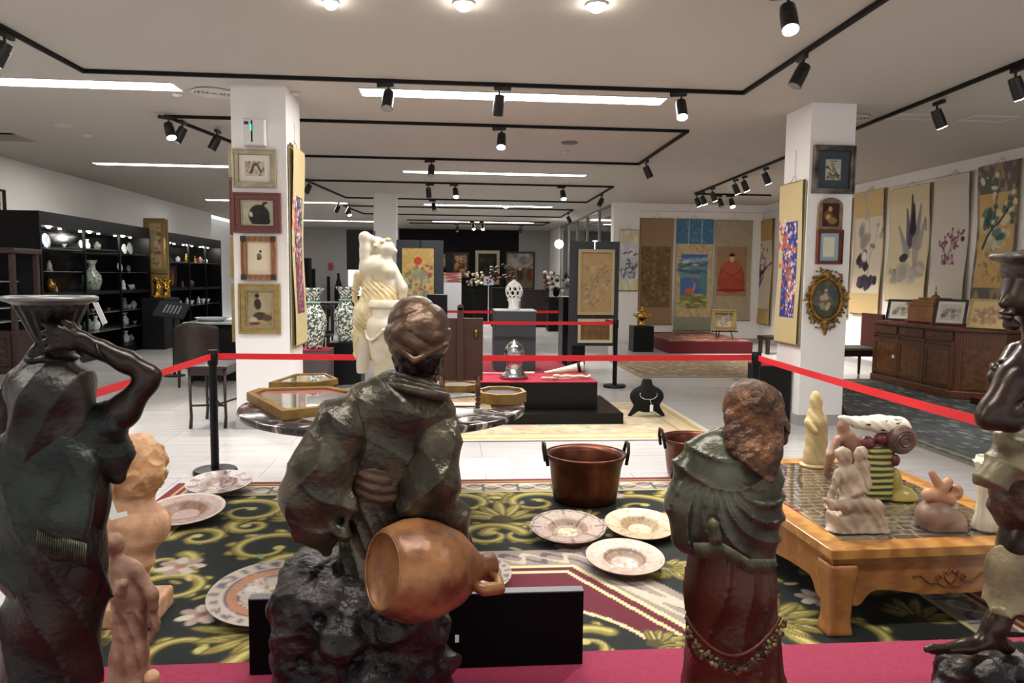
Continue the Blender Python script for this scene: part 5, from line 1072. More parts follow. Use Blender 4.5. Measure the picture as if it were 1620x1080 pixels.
def ware(kind, px, py0, py1, m, label, X=-6.85, grp='porcelain in the left wall cabinets', cat=None):
    p = atx(px, py1, X); h = max(.03, atx(px, py0, X).z - p.z)
    if p.y < 17: bay = max(0, min(2, int((p.y - 12.29) / 1.537))); lv = [.14, 1.26] + [z for k_, z in SH1 if k_ == bay]
    else: bay = max(0, min(2, int((p.y - 18.0) / 1.283))); lv = [.14, 1.26] + [z for k_, z in SH2 if k_ == bay]
    p.z = min(lv, key=lambda z: abs(z - p.z)) + .003
    nx = [z for z in lv if z > p.z + .01]; h = min(h, (min(nx) - .075 - p.z) if nx else 2.3 - p.z); m0 = 12.29 if p.y < 17 else 18.0; L_ = 1.537 if p.y < 17 else 1.283
    e = (h * .5 if kind != 'bowl' else h * .75) + .03; p.y = min(max(p.y, m0 + bay * L_ + .03 + (0 if kind == 'plate' and 0 else e)), m0 + (bay + 1) * L_ - .03 - e)
    if kind == 'plate':
        Rr = h / 2; c = Vector((X - .03, p.y, p.z + Rr)); Mx = Matrix.Rotation(PI / 2 - .12, 3, 'Y')
        o = thing('plate', label, 'plate', (X, p.y, p.z), 0, grp)
        build('dish', MB().lathe([(.001, .0), (Rr * .6, .0), (Rr, .03), (Rr * .98, .036), (Rr * .6, .01), (.001, .008)], c, 28, M=Mx), m, o, smooth=True)
        build('foot_ring', MB().tube([c + Mx @ Vector((Rr * .5 * math.cos(a), Rr * .5 * math.sin(a), -.004)) for a in np.linspace(0, 2 * PI, 20, endpoint=False)], .006, 6, True), m, o, smooth=True)
        return
    nm = {'vase': 'vase', 'jar': 'lidded_jar', 'bowl': 'bowl', 'figure': 'figurine'}[kind]
    tag(build(nm, MB().lathe([(r * h, z * h) for r, z in PROF[kind]], (X, p.y, p.z), 20), m, smooth=True), label, cat or nm.replace('_', ' '), grp)
C1 = 'in the nearer left cabinet'; 
for a in [('plate', 53, 353, 379, pw, 'white plate standing at the near end of the top shelf, nearer left cabinet'), ('plate', 73, 358, 382, pbl, 'large white plate on the top shelf of the nearer cabinet, beside its left end'), ('vase', 138, 371, 386, pw, 'small white vase on the middle of the top shelf, nearer cabinet'), ('jar', 154, 374, 387, pgr, 'small grey jar right of the white vase, top shelf of nearer cabinet'),
          ('plate', 128, 372, 385, pw, 'small white plate edge left of the small vase, top shelf'), ('plate', 197, 376, 392, pw, 'small white plate behind the bright plate, top shelf right'), ('plate', 206, 375, 394, pw, 'bright white plate at the right of the top shelf, nearer cabinet'),
          ('bowl', 60, 410, 419, pw, 'white round bowl on the second shelf near its left end'), ('figure', 78, 402, 419, pgr, 'grey square tile figure on the second shelf'), ('bowl', 100, 412, 417, pw, 'tiny white cup alone on the second shelf'),
          ('jar', 79, 433, 455, pgo, 'brass domed vessel low in the near bay'), ('figure', 63, 438, 455, pbr, 'brown figure left of the brass dome'), ('figure', 89, 446, 455, ppk, 'small pinkish piece right of the brass dome'),
          ('vase', 146, 407, 455, pgr, 'tall painted vase in the centre bay of the nearer cabinet'), ('plate', 190, 408, 424, pw, 'white plate on edge, right bay second shelf'), ('plate', 204, 413, 424, pgr, 'grey plate beside the white plate, right bay second shelf'),
          ('figure', 195, 437, 452, pw, 'white figure group in right bay third shelf'), ('bowl', 207, 446, 453, pw, 'white bowl in right bay third shelf'), ('figure', 214, 445, 453, pbl, 'small blue figure in right bay third shelf'), ('bowl', 222, 447, 453, pw, 'little white dish at the end of right bay third shelf'),
          ('figure', 139, 483, 492, pgo, 'small ochre figure on lit shelf, centre bay'), ('bowl', 147, 487, 492, ppk, 'small pink dish on lit shelf, centre bay'), ('figure', 160, 488, 492, pw, 'tiny white piece on lit shelf, centre bay'), ('bowl', 172, 487, 491, ppk, 'little rose dish on lit shelf end, centre bay'),
          ('figure', 197, 470, 488, pgr, 'grey seated figure on lit shelf, right bay'), ('jar', 214, 474, 486, pw, 'white jar on lit shelf, right bay'), ('bowl', 205, 481, 487, pw, 'white dish between figure and jar, right bay'), ('bowl', 225, 481, 486, pw, 'white cup at far end of lit shelf, right bay'),
          ('jar', 122, 508, 525, pgr, 'round grey jar on lower shelf beside the basin'), ('jar', 140, 504, 524, pgr, 'grey-green ewer on lower shelf, left of the slim white vase'), ('vase', 152, 500, 526, pw, 'slim white vase on the lower shelf, centre bay'), ('bowl', 165, 519, 524, pgo, 'low ochre dish right of slim white vase'),
          ('vase', 198, 494, 514, pbl, 'blue and white bottle vase on lower shelf, right bay'), ('bowl', 216, 510, 515, pw, 'oval white dish on lower shelf, right bay'), ('bowl', 152, 533, 546, pw, 'white tureen on the cabinet floor, centre bay'), ('vase', 200, 528, 546, pw, 'short white bottle on the cabinet floor, right bay'),
          ('jar', 208, 535, 546, pbl, 'blue jar on the cabinet floor, right bay'), ('bowl', 222, 536, 543, pw, 'white covered dish on the cabinet floor, right bay')]: ware(*a)
for i, (px, y0, y1, k, m) in enumerate([(282, 423, 432, 'jar', pw), (288, 425, 435, 'figure', pbr), (295, 420, 434, 'figure', pgo), (302, 424, 435, 'jar', pbr), (309, 422, 433, 'figure', pgo), (317, 424, 434, 'jar', ppk), (326, 425, 433, 'jar', pw), (286, 474, 482, 'figure', pw), (296, 470, 481, 'figure', pw), (303, 474, 480, 'bowl', pw), (314, 468, 479, 'figure', pw), (321, 472, 479, 'bowl', pw), (329, 473, 479, 'bowl', pw)]):
    row = 'upper' if y1 < 440 else 'lower lit'; cols = {pw: 'white', pbr: 'dark brown', pgo: 'brass', ppk: 'pink'}
    n_ = ['first', 'second', 'third', 'fourth', 'fifth', 'sixth', 'seventh'][i if i < 7 else i - 7]
    ware(k, px, y0, y1, m, '%s piece, %s from the left on the %s shelf, farther left cabinet' % (cols[m], n_, row), grp='objects in the farther left cabinet')
# reflection of a large dark painting, painted onto a board inside second cabinet
c = Cv(60, 40, '2a1a14'); art_flowers(c, .2, .1, .8, .8, random.Random(3), ['6d4024', '8a6034', '3c241a', '54301c'], 50, .1)
t = thing('cabinet_reflection', 'painted reflection of a dark warm painting, on a board inside the farther left cabinet', 'painting', (-7.2, 19.9, 1.27)); artmesh('picture', c, (-7.25, 19.4, 1.3), (0, 1.1, 0), (0, 0, .5), pm, t); build('board', MB().box(-7.28, -7.252, 19.38, 20.52, 1.27, 1.82), darkwood, t)
# gilt bronze candelabra group on a black pedestal between cabinets
P = aty(258, 472, 15.6); P.x = -6.15
def gilt_figure(px, label, h=.42, seed=1):
    p = atx(px, 471, -6.25); t = thing('gilt_bronze_figure', label, 'bronze figure', p, 0, 'gilt bronzes between the cabinets'); s = Sc(p - Vector((.2, .2, .0)), p + Vector((.2, .2, h + .08)), .012); r = random.Random(seed)
    s.cap(p + Vector((0, 0, .02)), p + Vector((0, 0, .06)), .11, .07, .02).chain([(p + Vector((0, 0, .06)), .05), (p + Vector((.02, 0, .2)), .06), (p + Vector((0, .02, .32)), .045)], .03).ell(p + Vector((0, 0, .4)), (.04, .04, .045), .02)
    for k in range(3): s.chain([(p + Vector((0, 0, .28)), .03), (p + Vector((r.uniform(-.12, .12), r.uniform(-.12, .12), r.uniform(.2, .42))), .015)], .02)
    s.mesh('body', gold2, t); return p
pp = gilt_figure(248, 'gilt bronze figure on the dark stand, left of its pair between cabinets', seed=2); qq = gilt_figure(262, 'gilt bronze figure on the dark stand, right of its pair between cabinets', seed=5)
plinth(-6.45, -6.0, pp.y - .3, min(qq.y + .3, 17.1), pp.z - .005, bmatte, 'black plinth under the gilt bronzes between the left cabinets')
# ================================================================== ANTIQUE CARVED CABINET far left
ax0, ax1 = XL + .05, -5.55; ay = 10.0
rw = mat('carved_rosewood', '23110d', .4, col2='3a1d15', scale=20, bump=.6)
ac = thing('carved_open_cabinet', 'dark carved rosewood cabinet with open glass shelves at the left edge', 'display cabinet', (-6.4, 10.3, 0)); zt = 1.84
for xx in (ax0, ax1 - .06): [build('post', MB().box(xx, xx + .06, yy, yy + .06, 0, zt), rw, ac, bevel=.004) for yy in (ay, ay + .55)]
build('cornice', MB().box(ax0 - .02, ax1 + .03, ay - .03, ay + .64, zt, zt + .07), rw, ac, bevel=.01)
build('back_panel', MB().box(ax0 + .06, ax1 - .06, ay + .58, ay + .6, .3, zt), bmatte, ac)
for z in (.95, 1.13, 1.28, 1.48): build('shelf', MB().box(ax0 + .06, ax1 - .25, ay + .03, ay + .57, z - .012, z), mat('shelf_edge_white', 'b5b7b8', .3), ac)
build('lower_case', MB().box(ax0 + .02, ax1 - .02, ay + .02, ay + .58, .28, .84), rw, ac)
for xx in (-6.55, -6.08): 
    d = build('door', MB().frame((xx, ay + .02, .32), (1, 0, 0), (0, 0, 1), (0, -.02, 0), .45, .48, .05), rw, ac, bevel=.004); s = Sc((xx + .04, ay - .02, .36), (xx + .41, ay + .03, .76), .009)
    s.rbox((xx + .225, ay + .02, .56), (.17, .01, .18), .005); s.disp(lambda X, Y, Z: .006 * hnoise(X, Y, Z, 16, 4)); s.mesh('carved_panel', rw, d)
build('handle_plate', MB().box(-6.13, -6.05, ay - .012, ay - .002, .5, .64), mat('aged_brass', 'a88550', .3, 1), ac)
for k, (x_, z_, kd, m) in enumerate(((-6.3, 1.48, 'bowl', pgr), (-6.5, 1.28, 'jar', pbr), (-6.2, 1.28, 'bowl', ppk), (-6.35, 1.13, 'figure', pw), (-6.1, .95, 'jar', pgr), (-6.6, .95, 'vase', pw))):
    hh = .13; tag(build({'vase': 'vase', 'jar': 'lidded_jar', 'bowl': 'bowl', 'figure': 'figurine'}[kd], MB().lathe([(r * hh, z * hh) for r, z in PROF[kd]], (x_, ay + .3, z_ + .001), 20), m, smooth=True), ['grey bowl on the top open shelf of the rosewood cabinet', 'brown jar on the second shelf of the rosewood cabinet', 'rose bowl on the second shelf of the rosewood cabinet', 'white figurine on the third shelf of the rosewood cabinet', 'grey jar on the lowest shelf of the rosewood cabinet', 'white vase on the lowest shelf of the rosewood cabinet'][k], 'ceramic ware')
pl = thing('plate', 'silver grey plate standing beside the rosewood cabinet shelves', 'plate', (-5.72, ay + .2, 1.3)); build('dish', MB().lathe([(.001, 0), (.06, 0), (.09, .02), (.088, .024), (.06, .008), (.001, .006)], (-5.95, ay + .25, 1.381), 28, M=Matrix.Rotation(PI / 2 - .1, 3, 'X')), pgr, pl, smooth=True)
oc = thing('wooden_rack', 'dark wooden rack with pale shelf at the extreme left edge', 'rack', (-5.55, 9.2, 0))
for xx in (-5.9, -5.46): build('post', MB().box(xx, xx + .05, 9.2, 9.25, 0, 1.1), rw, oc)
for z in (.1, .62): build('shelf', MB().box(-5.88, -5.42, 9.16, 9.5, z, z + .03), rw, oc)
# ================================================================== FAR DARK ROOM
def far_art(seed, bg, cols, n=50, sz=.12, extra=None):
    def f(c):
        c.rect(0, 0, 1, 1, bg); art_flowers(c, 0, 0, 1, 1, random.Random(seed), cols, n, sz)
        if extra: extra(c)
    return f
def fy(px0, px1, py0, py1, Y=YB): a = aty(px0, py0, Y); b = aty(px1, py1, Y); return (a.x, Y), b.x - a.x, b.z, a.z
for r4, f, fm, t_, lab in (((686, 707, 400, 424), far_art(1, 'b98a64', ['d8b48c', 'c98c60', '8a5c40']), ebony, .06, 'warm orange landscape painting far back, left of the black post'),
        ((716, 741, 399, 440), far_art(2, '9a6a4c', ['c9986c', 'd8b48c', '6a3c30', '4d2c28'], 60, .2), ebony, .08, 'warm sunset painting with dark silhouette on the far wall'),
        ((752, 790, 396, 450), far_art(3, '1d1a18', ['2c2622', '352c24', '14110f'], 40, .2, lambda c: (c.blob(.68, .3, .07, .12, '9a7a5c', 0, .3), c.blob(.15, .75, .1, .06, '5a5048', 0, .5))), silver, .12, 'dark old painting in silver frame at the centre of the far wall'),
        ((800, 845, 398, 458), far_art(4, 'a9a49e', ['bdb6ae', '958c82', '7c7468'], 30, .2, lambda c: (c.rect(0, 0, 1, .55, '6d5f42'), art_flowers(c, 0, .3, 1, .55, random.Random(8), ['5f5236', '7a6a48'], 30, .15), c.blob(.5, .4, .12, .28, '3c2c20', 0, .4), c.blob(.85, .4, .1, .25, '6e2c24', 0, .4), c.blob(.5, .55, .07, .06, 'c9ac90', 0, .3), c.blob(.85, .6, .06, .06, '8a6a50', 0, .3))), ebony, .06, 'large pale-sky painting of rural people, right on the far wall')):
    o, W, z0, z1 = fy(*r4); frame_pic('far_painting', lab, o, uX, W, z0, z1, nY, f, fm, t_, depth=.06, cat='painting', cw=70)
def farbox(name, px0, px1, py0, py1, Y, m, label, cat, dpt=.5, z0=0):
    a = aty(px0, py0, Y); b = aty(px1, py1, Y); t = thing(name, label, cat, ((a.x + b.x) / 2, Y, z0)); build('body', MB().box(a.x, b.x, Y, Y + dpt, z0, a.z - .03), m, t, bevel=.01); build('top', MB().box(a.x - .02, b.x + .02, Y - .02, Y + dpt + .02, a.z - .03, a.z), m, t); return a, b
dkf = mat('far_black', '050505', .5, spec=.2); dkr = mat('far_oxblood', '1c0709', .5)
farbox('black_counter', 704, 778, 452, 500, 27.0, dkf, 'black counter in the far dark room below the sunset painting', 'counter'); farbox('dark_cabinet', 778, 806, 455, 500, 24.0, dkf, 'black box cabinet in the far room left of the white lattice pot', 'cabinet')
farbox('oxblood_sofa', 828, 868, 458, 500, 24.0, dkr, 'dark oxblood high-backed seat in the far room right of the lattice pot', 'sofa', .8); farbox('black_column_stand', 706, 717, 398, 452, 26.5, dkf, 'slim black post stand in front of the far paintings', 'stand', .3)
farbox('black_low_cabinet', 868, 884, 470, 500, 22.0, dkf, 'black low cabinet near the glazed partition foot', 'cabinet')
a, b = aty(702, 431, 26.4), aty(730, 446, 26.4)
lb = thing('striped_textile_shelf', 'lit red and white striped textiles on a dark shelf in the far room', 'textile shelf', ((a.x + b.x) / 2, 26.4, b.z)); build('stripes', MB().box(a.x, b.x, 26.4, 26.7, b.z, a.z), mat('stripe_red', '8a4a44', .7, col2='c9a8a0', scale=3, kind='wave', stretch=(.1, .1, 4)), lb); build('white_base', MB().box(a.x, b.x, 26.35, 26.7, .0, b.z - .02), mat('white_lit', 'd9d9e0', .5), lb)
a, b = aty(765, 437, 25.8), aty(781, 451, 25.8); sg = tag(build('white_card', MB().box(a.x, b.x, 25.8, 25.83, b.z, a.z).box((a.x + b.x) / 2 - .02, (a.x + b.x) / 2 + .02, 25.81, 25.83, 0, b.z), mat('white_lit', 'd9d9e0', .5)), 'white square card with dark marks standing in the far room', 'card')
bp = bpy.data.objects['white_card']; build('card_marks', MB().box(a.x + .1, a.x + .16, 25.79, 25.799, a.z - .15, a.z - .1).box(a.x + .2, a.x + .26, 25.79, 25.799, a.z - .2, a.z - .14).box(a.x + .12, a.x + .18, 25.79, 25.799, b.z + .06, b.z + .11), dkf, bp)
def bouquet(px, py, Y, label, cols, R=.3):
    p = aty(px, py, Y); t = thing('flower_arrangement', label, 'flowers', p); r = random.Random(int(px)); 
    for m in cols:
        b = MB()
        for k in range(16): q = p + Vector((r.uniform(-R, R), r.uniform(-.2, .2), r.uniform(-.1, R * 1.2))); b.ell(q, R * .18, R * .18, R * .14, 8, 5)
        build('blossoms', b, m, t, smooth=True)
    build('vase', MB().lathe([(.08, -.3), (.12, -.2), (.1, 0), (.07, .02)], p, 16).cyl((p.x, p.y, .03), (p.x, p.y, p.z - .3), .03, n=8).cyl((p.x, p.y, 0), (p.x, p.y, .03), .15, n=16), dkf, t, smooth=True)
bouquet(750, 447, 25.5, 'pale flower arrangement left of the white card in the far room', [mat('petal_white', 'cfc6b6', .7), mat('petal_tan', '8c7a5c', .7)])
bouquet(795, 440, 25.0, 'dark green and red plant arrangement before the far paintings', [mat('leaf_dark', '26301f', .7), mat('petal_red', '5c2420', .7)], .4); bouquet(880, 455, 25.8, 'reddish flower bouquet near the glazed partition in the far room', [mat('petal_mauve', '6a4a48', .7), MATS['leaf_dark'], MATS['petal_white']], .45)
# far left room: extinguisher sign, doors, table and stools
t = thing('grey_wardrobe', 'dark tall narrow cabinet in the far grey room at left', 'cabinet', (-5.2, 29.0, 0)); a = aty(481, 408, 27); b = aty(487, 455, 27); build('body', MB().box(a.x, b.x + .05, 27, 27.5, 0, a.z), dkf, t)
for px0, px1, py0, lab in ((492, 499, 425, 'dark narrow door leaf on the far left wall, left'), (517, 522, 437, 'dark slim door gap on the far left wall'), (530, 541, 432, 'dark bottle-shaped coat stand in the far left room')):
    a = aty(px0, py0, 29.5); b = aty(px1, 470, 29.5); tag(build('coat_stand' if 'coat' in lab else 'door_leaf', MB().lathe([(.14, .0), (.16, .6), (.16, 1.1), (.05, 1.5), (.05, a.z)], ((a.x + b.x) / 2, 29.5, 0), 16) if 'coat' in lab else MB().box(a.x, b.x, 29.5, 29.56, 0, a.z), dkf), lab, 'coat stand' if 'coat' in lab else 'door')
a = aty(519, 416, 29.8); b = aty(526, 426, 29.8); tag(build('red_wall_sign', MB().box(a.x, b.x, 29.9, 29.95, b.z, a.z), mat('sign_red', 'a52a2a', .6)), 'small red square sign on the grey far left wall', 'sign')
a = aty(508, 478, 15.5); tb = thing('dark_round_table', 'dark carved table and stool between the two large porcelain vases', 'table', (a.x + .3, 15.6, 0)); build('top', MB().cyl((a.x + .3, 15.7, a.z - .04), (a.x + .3, 15.7, a.z), .5, n=32), darkwood, tb); [build('leg', MB().cyl((a.x + .3 + .35 * math.cos(q), 15.7 + .35 * math.sin(q), 0), (a.x + .3 + .3 * math.cos(q), 15.7 + .3 * math.sin(q), a.z - .04), .025, n=8), darkwood, tb) for q in (.8, 2.4, 3.9, 5.5)]
cf = thing('dark_armchair', 'dark wooden chair with figured back between the porcelain vases', 'chair', (a.x + .1, 14.6, 0)); build('seat', MB().box(a.x - .15, a.x + .35, 14.4, 14.9, .42, .46), darkwood, cf); build('backrest', MB().frame((a.x - .15, 14.88, .46), (1, 0, 0), (0, 0, 1), (0, .03, 0), .5, .55, .06).box(a.x + .02, a.x + .18, 14.885, 14.9, .5, .95), darkwood, cf); [build('leg', MB().cyl((x_, y_, 0), (x_, y_, .42), .02, n=8), darkwood, cf) for x_ in (a.x - .12, a.x + .32) for y_ in (14.43, 14.86)]
# ================================================================== RUGS
rugm = paintmat('rug_pile', .95, .5, 700)
RX0, RX1, RY0, RY1 = -2.05, 2.75, 1.2, 5.72
RW, RH = RX1 - RX0, RY1 - RY0; cw = 440
C = Cv(cw, int(cw * RH / RW), '0f1613'); U_ = lambda x: (x - RX0) / RW; V_ = lambda y: (y - RY0) / RH
XX = RX0 + C.X * RW; YY = RY0 + C.Y * RH
C.noise(6, 6, '17201b', .5, 2)
r = random.Random(31); GD, GL, GS, PK = '857838', 'b3a765', '453c1c', '9c887e'
def S(pts, w0, w1, col): C.line([(U_(x), V_(y)) for x, y in pts], w0 / RW, w1 / RW, col)
def leafp(x, y, a, L, wd, c1=GD, c2=GL):
    cx_, cy_ = x + math.cos(a) * L / 2, y + math.sin(a) * L / 2
    C.blob(U_(cx_), V_(cy_), (L / 2 + .012) / RW, (wd + .01) / RW, GS, a, .15); C.blob(U_(cx_), V_(cy_), L / 2 / RW, wd / RW, c1, a, .2); C.blob(U_(cx_ + .01), V_(cy_ + .008), L * .32 / RW, wd * .5 / RW, c2, a, .4)
def curl(cx_, cy_, R, a0, d, turns=1.15, w=.05):
    pts = []
    for i in range(34):
        t = i / 33; a = a0 + d * t * turns * 2 * PI; rr = R * (1 - .78 * t); pts.append((cx_ + rr * math.cos(a), cy_ + rr * math.sin(a)))
    for k in range(1, 24, 3):
        (x, y), (x2, y2) = pts[k], pts[k + 1]; ta = math.atan2(y2 - y, x2 - x); leafp(x, y, ta - d * 1.0, R * .5 * (1 - k / 40), R * .11)
    S(pts, w * 1.35, w * .45, GS); S(pts, w, w * .28, GD); S([(x + .006, y + .008) for x, y in pts], w * .4, w * .1, GL)
    C.blob(U_(pts[-1][0]), V_(pts[-1][1]), w * .75 / RW, w * .75 / RW, GL, 0, .3)
def flower(x, y, R, c1=PK, c2='bdb0a2'):
    for k in range(7): a = k * 2 * PI / 7; C.blob(U_(x + R * .6 * math.cos(a)), V_(y + R * .6 * math.sin(a)), R * .42 / RW, R * .26 / RW, c1 if k % 2 else c2, a, .2)
    C.blob(U_(x), V_(y), R * .25 / RW, R * .25 / RW, '9b6e62', 0, .2)
def palm(x, y, R, a):
    for k in range(7): leafp(x, y, a + (k - 3) * .42, R * (1 - .1 * abs(k - 3)) * r.uniform(.85, 1.1), R * .1, GD, GL); S([(x + .25 * R * math.cos(a + (k - 3) * .42), y + .25 * R * math.sin(a + (k - 3) * .42)), (x + .75 * R * math.cos(a + (k - 3) * .42), y + .75 * R * math.sin(a + (k - 3) * .42))], .006, .003, GS)
    C.blob(U_(x), V_(y), R * .2 / RW, R * .2 / RW, GS, 0, .2)
xc = .35
spots = [(.35 + .02, 5.2, .16, 1, 1), (1.0, 5.15, .2, 3, 1), (1.7, 5.2, .2, 1, 1), (1.1, 3.95, .2, 5, -1), (1.95, 4.7, .16, 1, -1), (2.25, 4.1, .18, 2, 1), (1.55, 4.05, .18, 0, 1), (1.5, 2.85, .18, 3, 1), (2.2, 2.85, .18, 5, -1), (1.9, 2.15, .18, 2, -1), (.62, 5.1, .3, 0, 1), (1.35, 4.95, .34, 2, -1), (2.05, 5.0, .3, 1, 1), (.45, 4.45, .26, 3, -1), (1.0, 4.35, .3, .5, 1), (1.75, 4.3, .36, 4, -1), (2.2, 4.5, .2, 0, 1), (1.45, 3.7, .3, 1, -1), (2.1, 3.75, .3, 5, 1), (1.8, 3.1, .34, 2, 1), (1.5, 2.55, .26, 0, -1), (2.15, 2.5, .3, 3, -1), (1.85, 1.85, .3, 1, 1), (1.3, 1.6, .3, 4, -1), (.75, 1.6, .25, 2, 1)]
for x, y, R, a0, d in spots:
    for sgn in (1, -1):
        xx = xc + (x - xc) * sgn
        if RX0 + .3 < xx < RX1 - .3: curl(xx, y, R * .84, a0 if sgn > 0 else PI - a0, d * sgn, w=.044)
for x, y, R, a in ((xc, 4.75, .38, PI / 2), (1.35, 4.4, .3, .3), (.9, 4.75, .22, 2), (1.7, 4.8, .22, 1.2), (1.5, 3.25, .32, .2), (2.2, 3.2, .25, 1), (1.2, 3.9, .22, -.5), (1.9, 2.6, .26, 2.2), (1.5, 2.15, .24, .5)):
    for sgn in (1, -1): palm(xc + (x - xc) * sgn, y, R, a if sgn > 0 else PI - a)
for x, y, R in ((1.1, 4.65, .12), (1.55, 4.55, .11), (.75, 4.2, .13), (2.15, 4.05, .13), (1.25, 3.4, .14), (1.85, 3.45, .11), (1.6, 2.85, .13), (2.2, 2.9, .1), (1.75, 2.2, .13), (1.2, 5.25, .09), (1.85, 5.3, .09), (.7, 3.98, .1)):
    for sgn in (1, -1): flower(xc + (x - xc) * sgn, y, R); 
for k in range(90): x, y = r.uniform(RX0 + .4, RX1 - .4), r.uniform(RY0 + .4, RY1 - .4); C.blob(U_(x), V_(y), .04 / RW, .016 / RW, r.choice([GL, GD, '7e8a68']), r.uniform(0, 3), .3)
# medallion: octagon-like red field with guilloche frame
def med(off):
    dx = np.abs(XX - xc); top = 3.92 - RY0 * 0; cy_ = 2.55
    dy = np.abs(YY - cy_); hw, hh = 1.0 + off, 1.37 + off
    q = np.maximum(dy - hh, np.maximum(dx - hw, (dx - .33 - off * .4) * .88 + (dy - hh) * .47))
    return q
q = med(0)
C.mix((q < .26).astype(float), '8a7c70'); C.mix(((q < .245) & (q > .03)).astype(float), '8d8177')
ang = np.arctan2(YY - 2.55, XX - xc)
wv_ = np.sin((XX + YY * .7) * 26) * .06 + .135
C.mix(((np.abs(q - wv_) < .022) & (q > .02) & (q < .25)).astype(float), '5f4a5a'); C.mix(((np.abs(q - (.27 - wv_)) < .02) & (q > .02) & (q < .25)).astype(float), 'b9ab9a')
C.mix((q < .03).astype(float), 'cdbf94'); C.mix((q < .0).astype(float), '5a1024'); C.mix(((q < -.05) & (q > -.075)).astype(float), 'cdbf94'); C.mix((q < -.075).astype(float), '5a1024')
C.noise(20, 20, '6a1429', .0, 3)
# inner dark rosette of the medallion
e = np.hypot((XX - xc) / .62, (YY - 2.75) / .72); C.mix((e < 1).astype(float), 'cdbf94'); C.mix((e < .96).astype(float), '0f1613')
for k in range(8): a = 2 * PI * k / 8; curl(xc + .36 * math.cos(a), 2.75 + .42 * math.sin(a), .17, a, 1 if k % 2 else -1, w=.035)
palm(xc + .55, 3.05, .18, .3); palm(xc - .55, 3.05, .18, PI - .3); flower(xc, 2.75, .2)
# borders
ed = np.minimum(np.minimum(XX - RX0, RX1 - XX), np.minimum(YY - RY0, RY1 - YY))
C.mix((ed < .36).astype(float), '9a8f80'); al_ = np.where((np.minimum(XX - RX0, RX1 - XX) < np.minimum(YY - RY0, RY1 - YY)), YY, XX)
g1 = .22 + .06 * np.sin(al_ * 24); g2 = .22 - .06 * np.sin(al_ * 24)
C.mix(((np.abs(ed - g1) < .02) & (ed < .34)).astype(float), '6a5462'); C.mix(((np.abs(ed - g2) < .02) & (ed < .34)).astype(float), 'c4b8a4'); C.mix(((np.abs(np.sin(al_ * 12)) < .12) & (ed < .33) & (ed > .13)).astype(float), '4a5a54')
C.mix((ed < .14).astype(float), 'cdbf94'); C.mix((ed < .12).astype(float), '6a1c26'); C.mix(((ed > .335) & (ed < .36)).astype(float), 'b8ac78'); C.mix(((ed < .085) & (ed > .07)).astype(float), 'a8925c')
def rug(name, Cn, x0, x1, y0, y1, label, th=.012):
    t = thing(name, label, 'rug', ((x0 + x1) / 2, (y0 + y1) / 2, 0)); artmesh('woven_pile', Cn, (x0, y0, th), (x1 - x0, 0, 0), (0, y1 - y0, 0), rugm, t)
    build('backing', MB().box(x0, x1, y0, y1, .001, th - .001), mat('rug_backing', '8a8070', .95), t); return t
rug('floral_rug', C, RX0, RX1, RY0, RY1, 'large dark green rug with gold acanthus scrolls and crimson centre medallion')
def plainrug(seed, bg, cols, bord, n=300, sz=.03, w=150, h=110):
    c = Cv(w, h, bg); rr = random.Random(seed); art_flowers(c, .02, .02, .98, .98, rr, cols, n, sz); e = np.minimum(np.minimum(c.X, 1 - c.X), np.minimum(c.Y, 1 - c.Y) * c.asp)
    for a, b, col in bord: c.mix(((e >= a) & (e < b)).astype(float), col, .75)
    return c
rug('pale_rug', plainrug(1, 'b7a98c', ['c4b79c', 'a8957c', 'b99a86', '9fa39c', 'cdbf9c'], [(0, .02, 'cfc9bb'), (.03, .045, 'b3924e'), (.05, .1, 'c2b08a'), (.1, .11, 'a08a5c')], 500, .03), -.35, 2.75, 7.1, 9.28, 'pale beige patterned rug under the black armour plinth')
rug('blue_grey_rug', plainrug(2, '44484a', ['2f3438', '6a6c68', '8a8578', '3a4046', '757a7c'], [(0, .03, '7a7468'), (.05, .07, '8a8270'), (.08, .13, '4a4e50')], 900, .016, 200, 220), 4.55, 7.4, 5.35, 11.5, 'dark blue-grey patterned rug in front of the sideboard')
rug('brown_rug', plainrug(3, '6f5d47', ['5c4a38', '8a765a', '7b5d44', '94836a'], [(0, .03, '8a7a5e'), (.05, .06, '4c3c2e')], 500, .02), 3.1, 6.4, 11.75, 15.3, 'brown patterned rug between the belt and the red scroll platform')
rug('grey_runner_rug', plainrug(4, '7a746a', ['6a655c', '8f887c', '5d6062'], [(0, .05, '5b564e')], 400, .03), 4.6, 6.3, 11.52, 11.74, 'strip of rug edge between brown and blue-grey rugs') if False else None
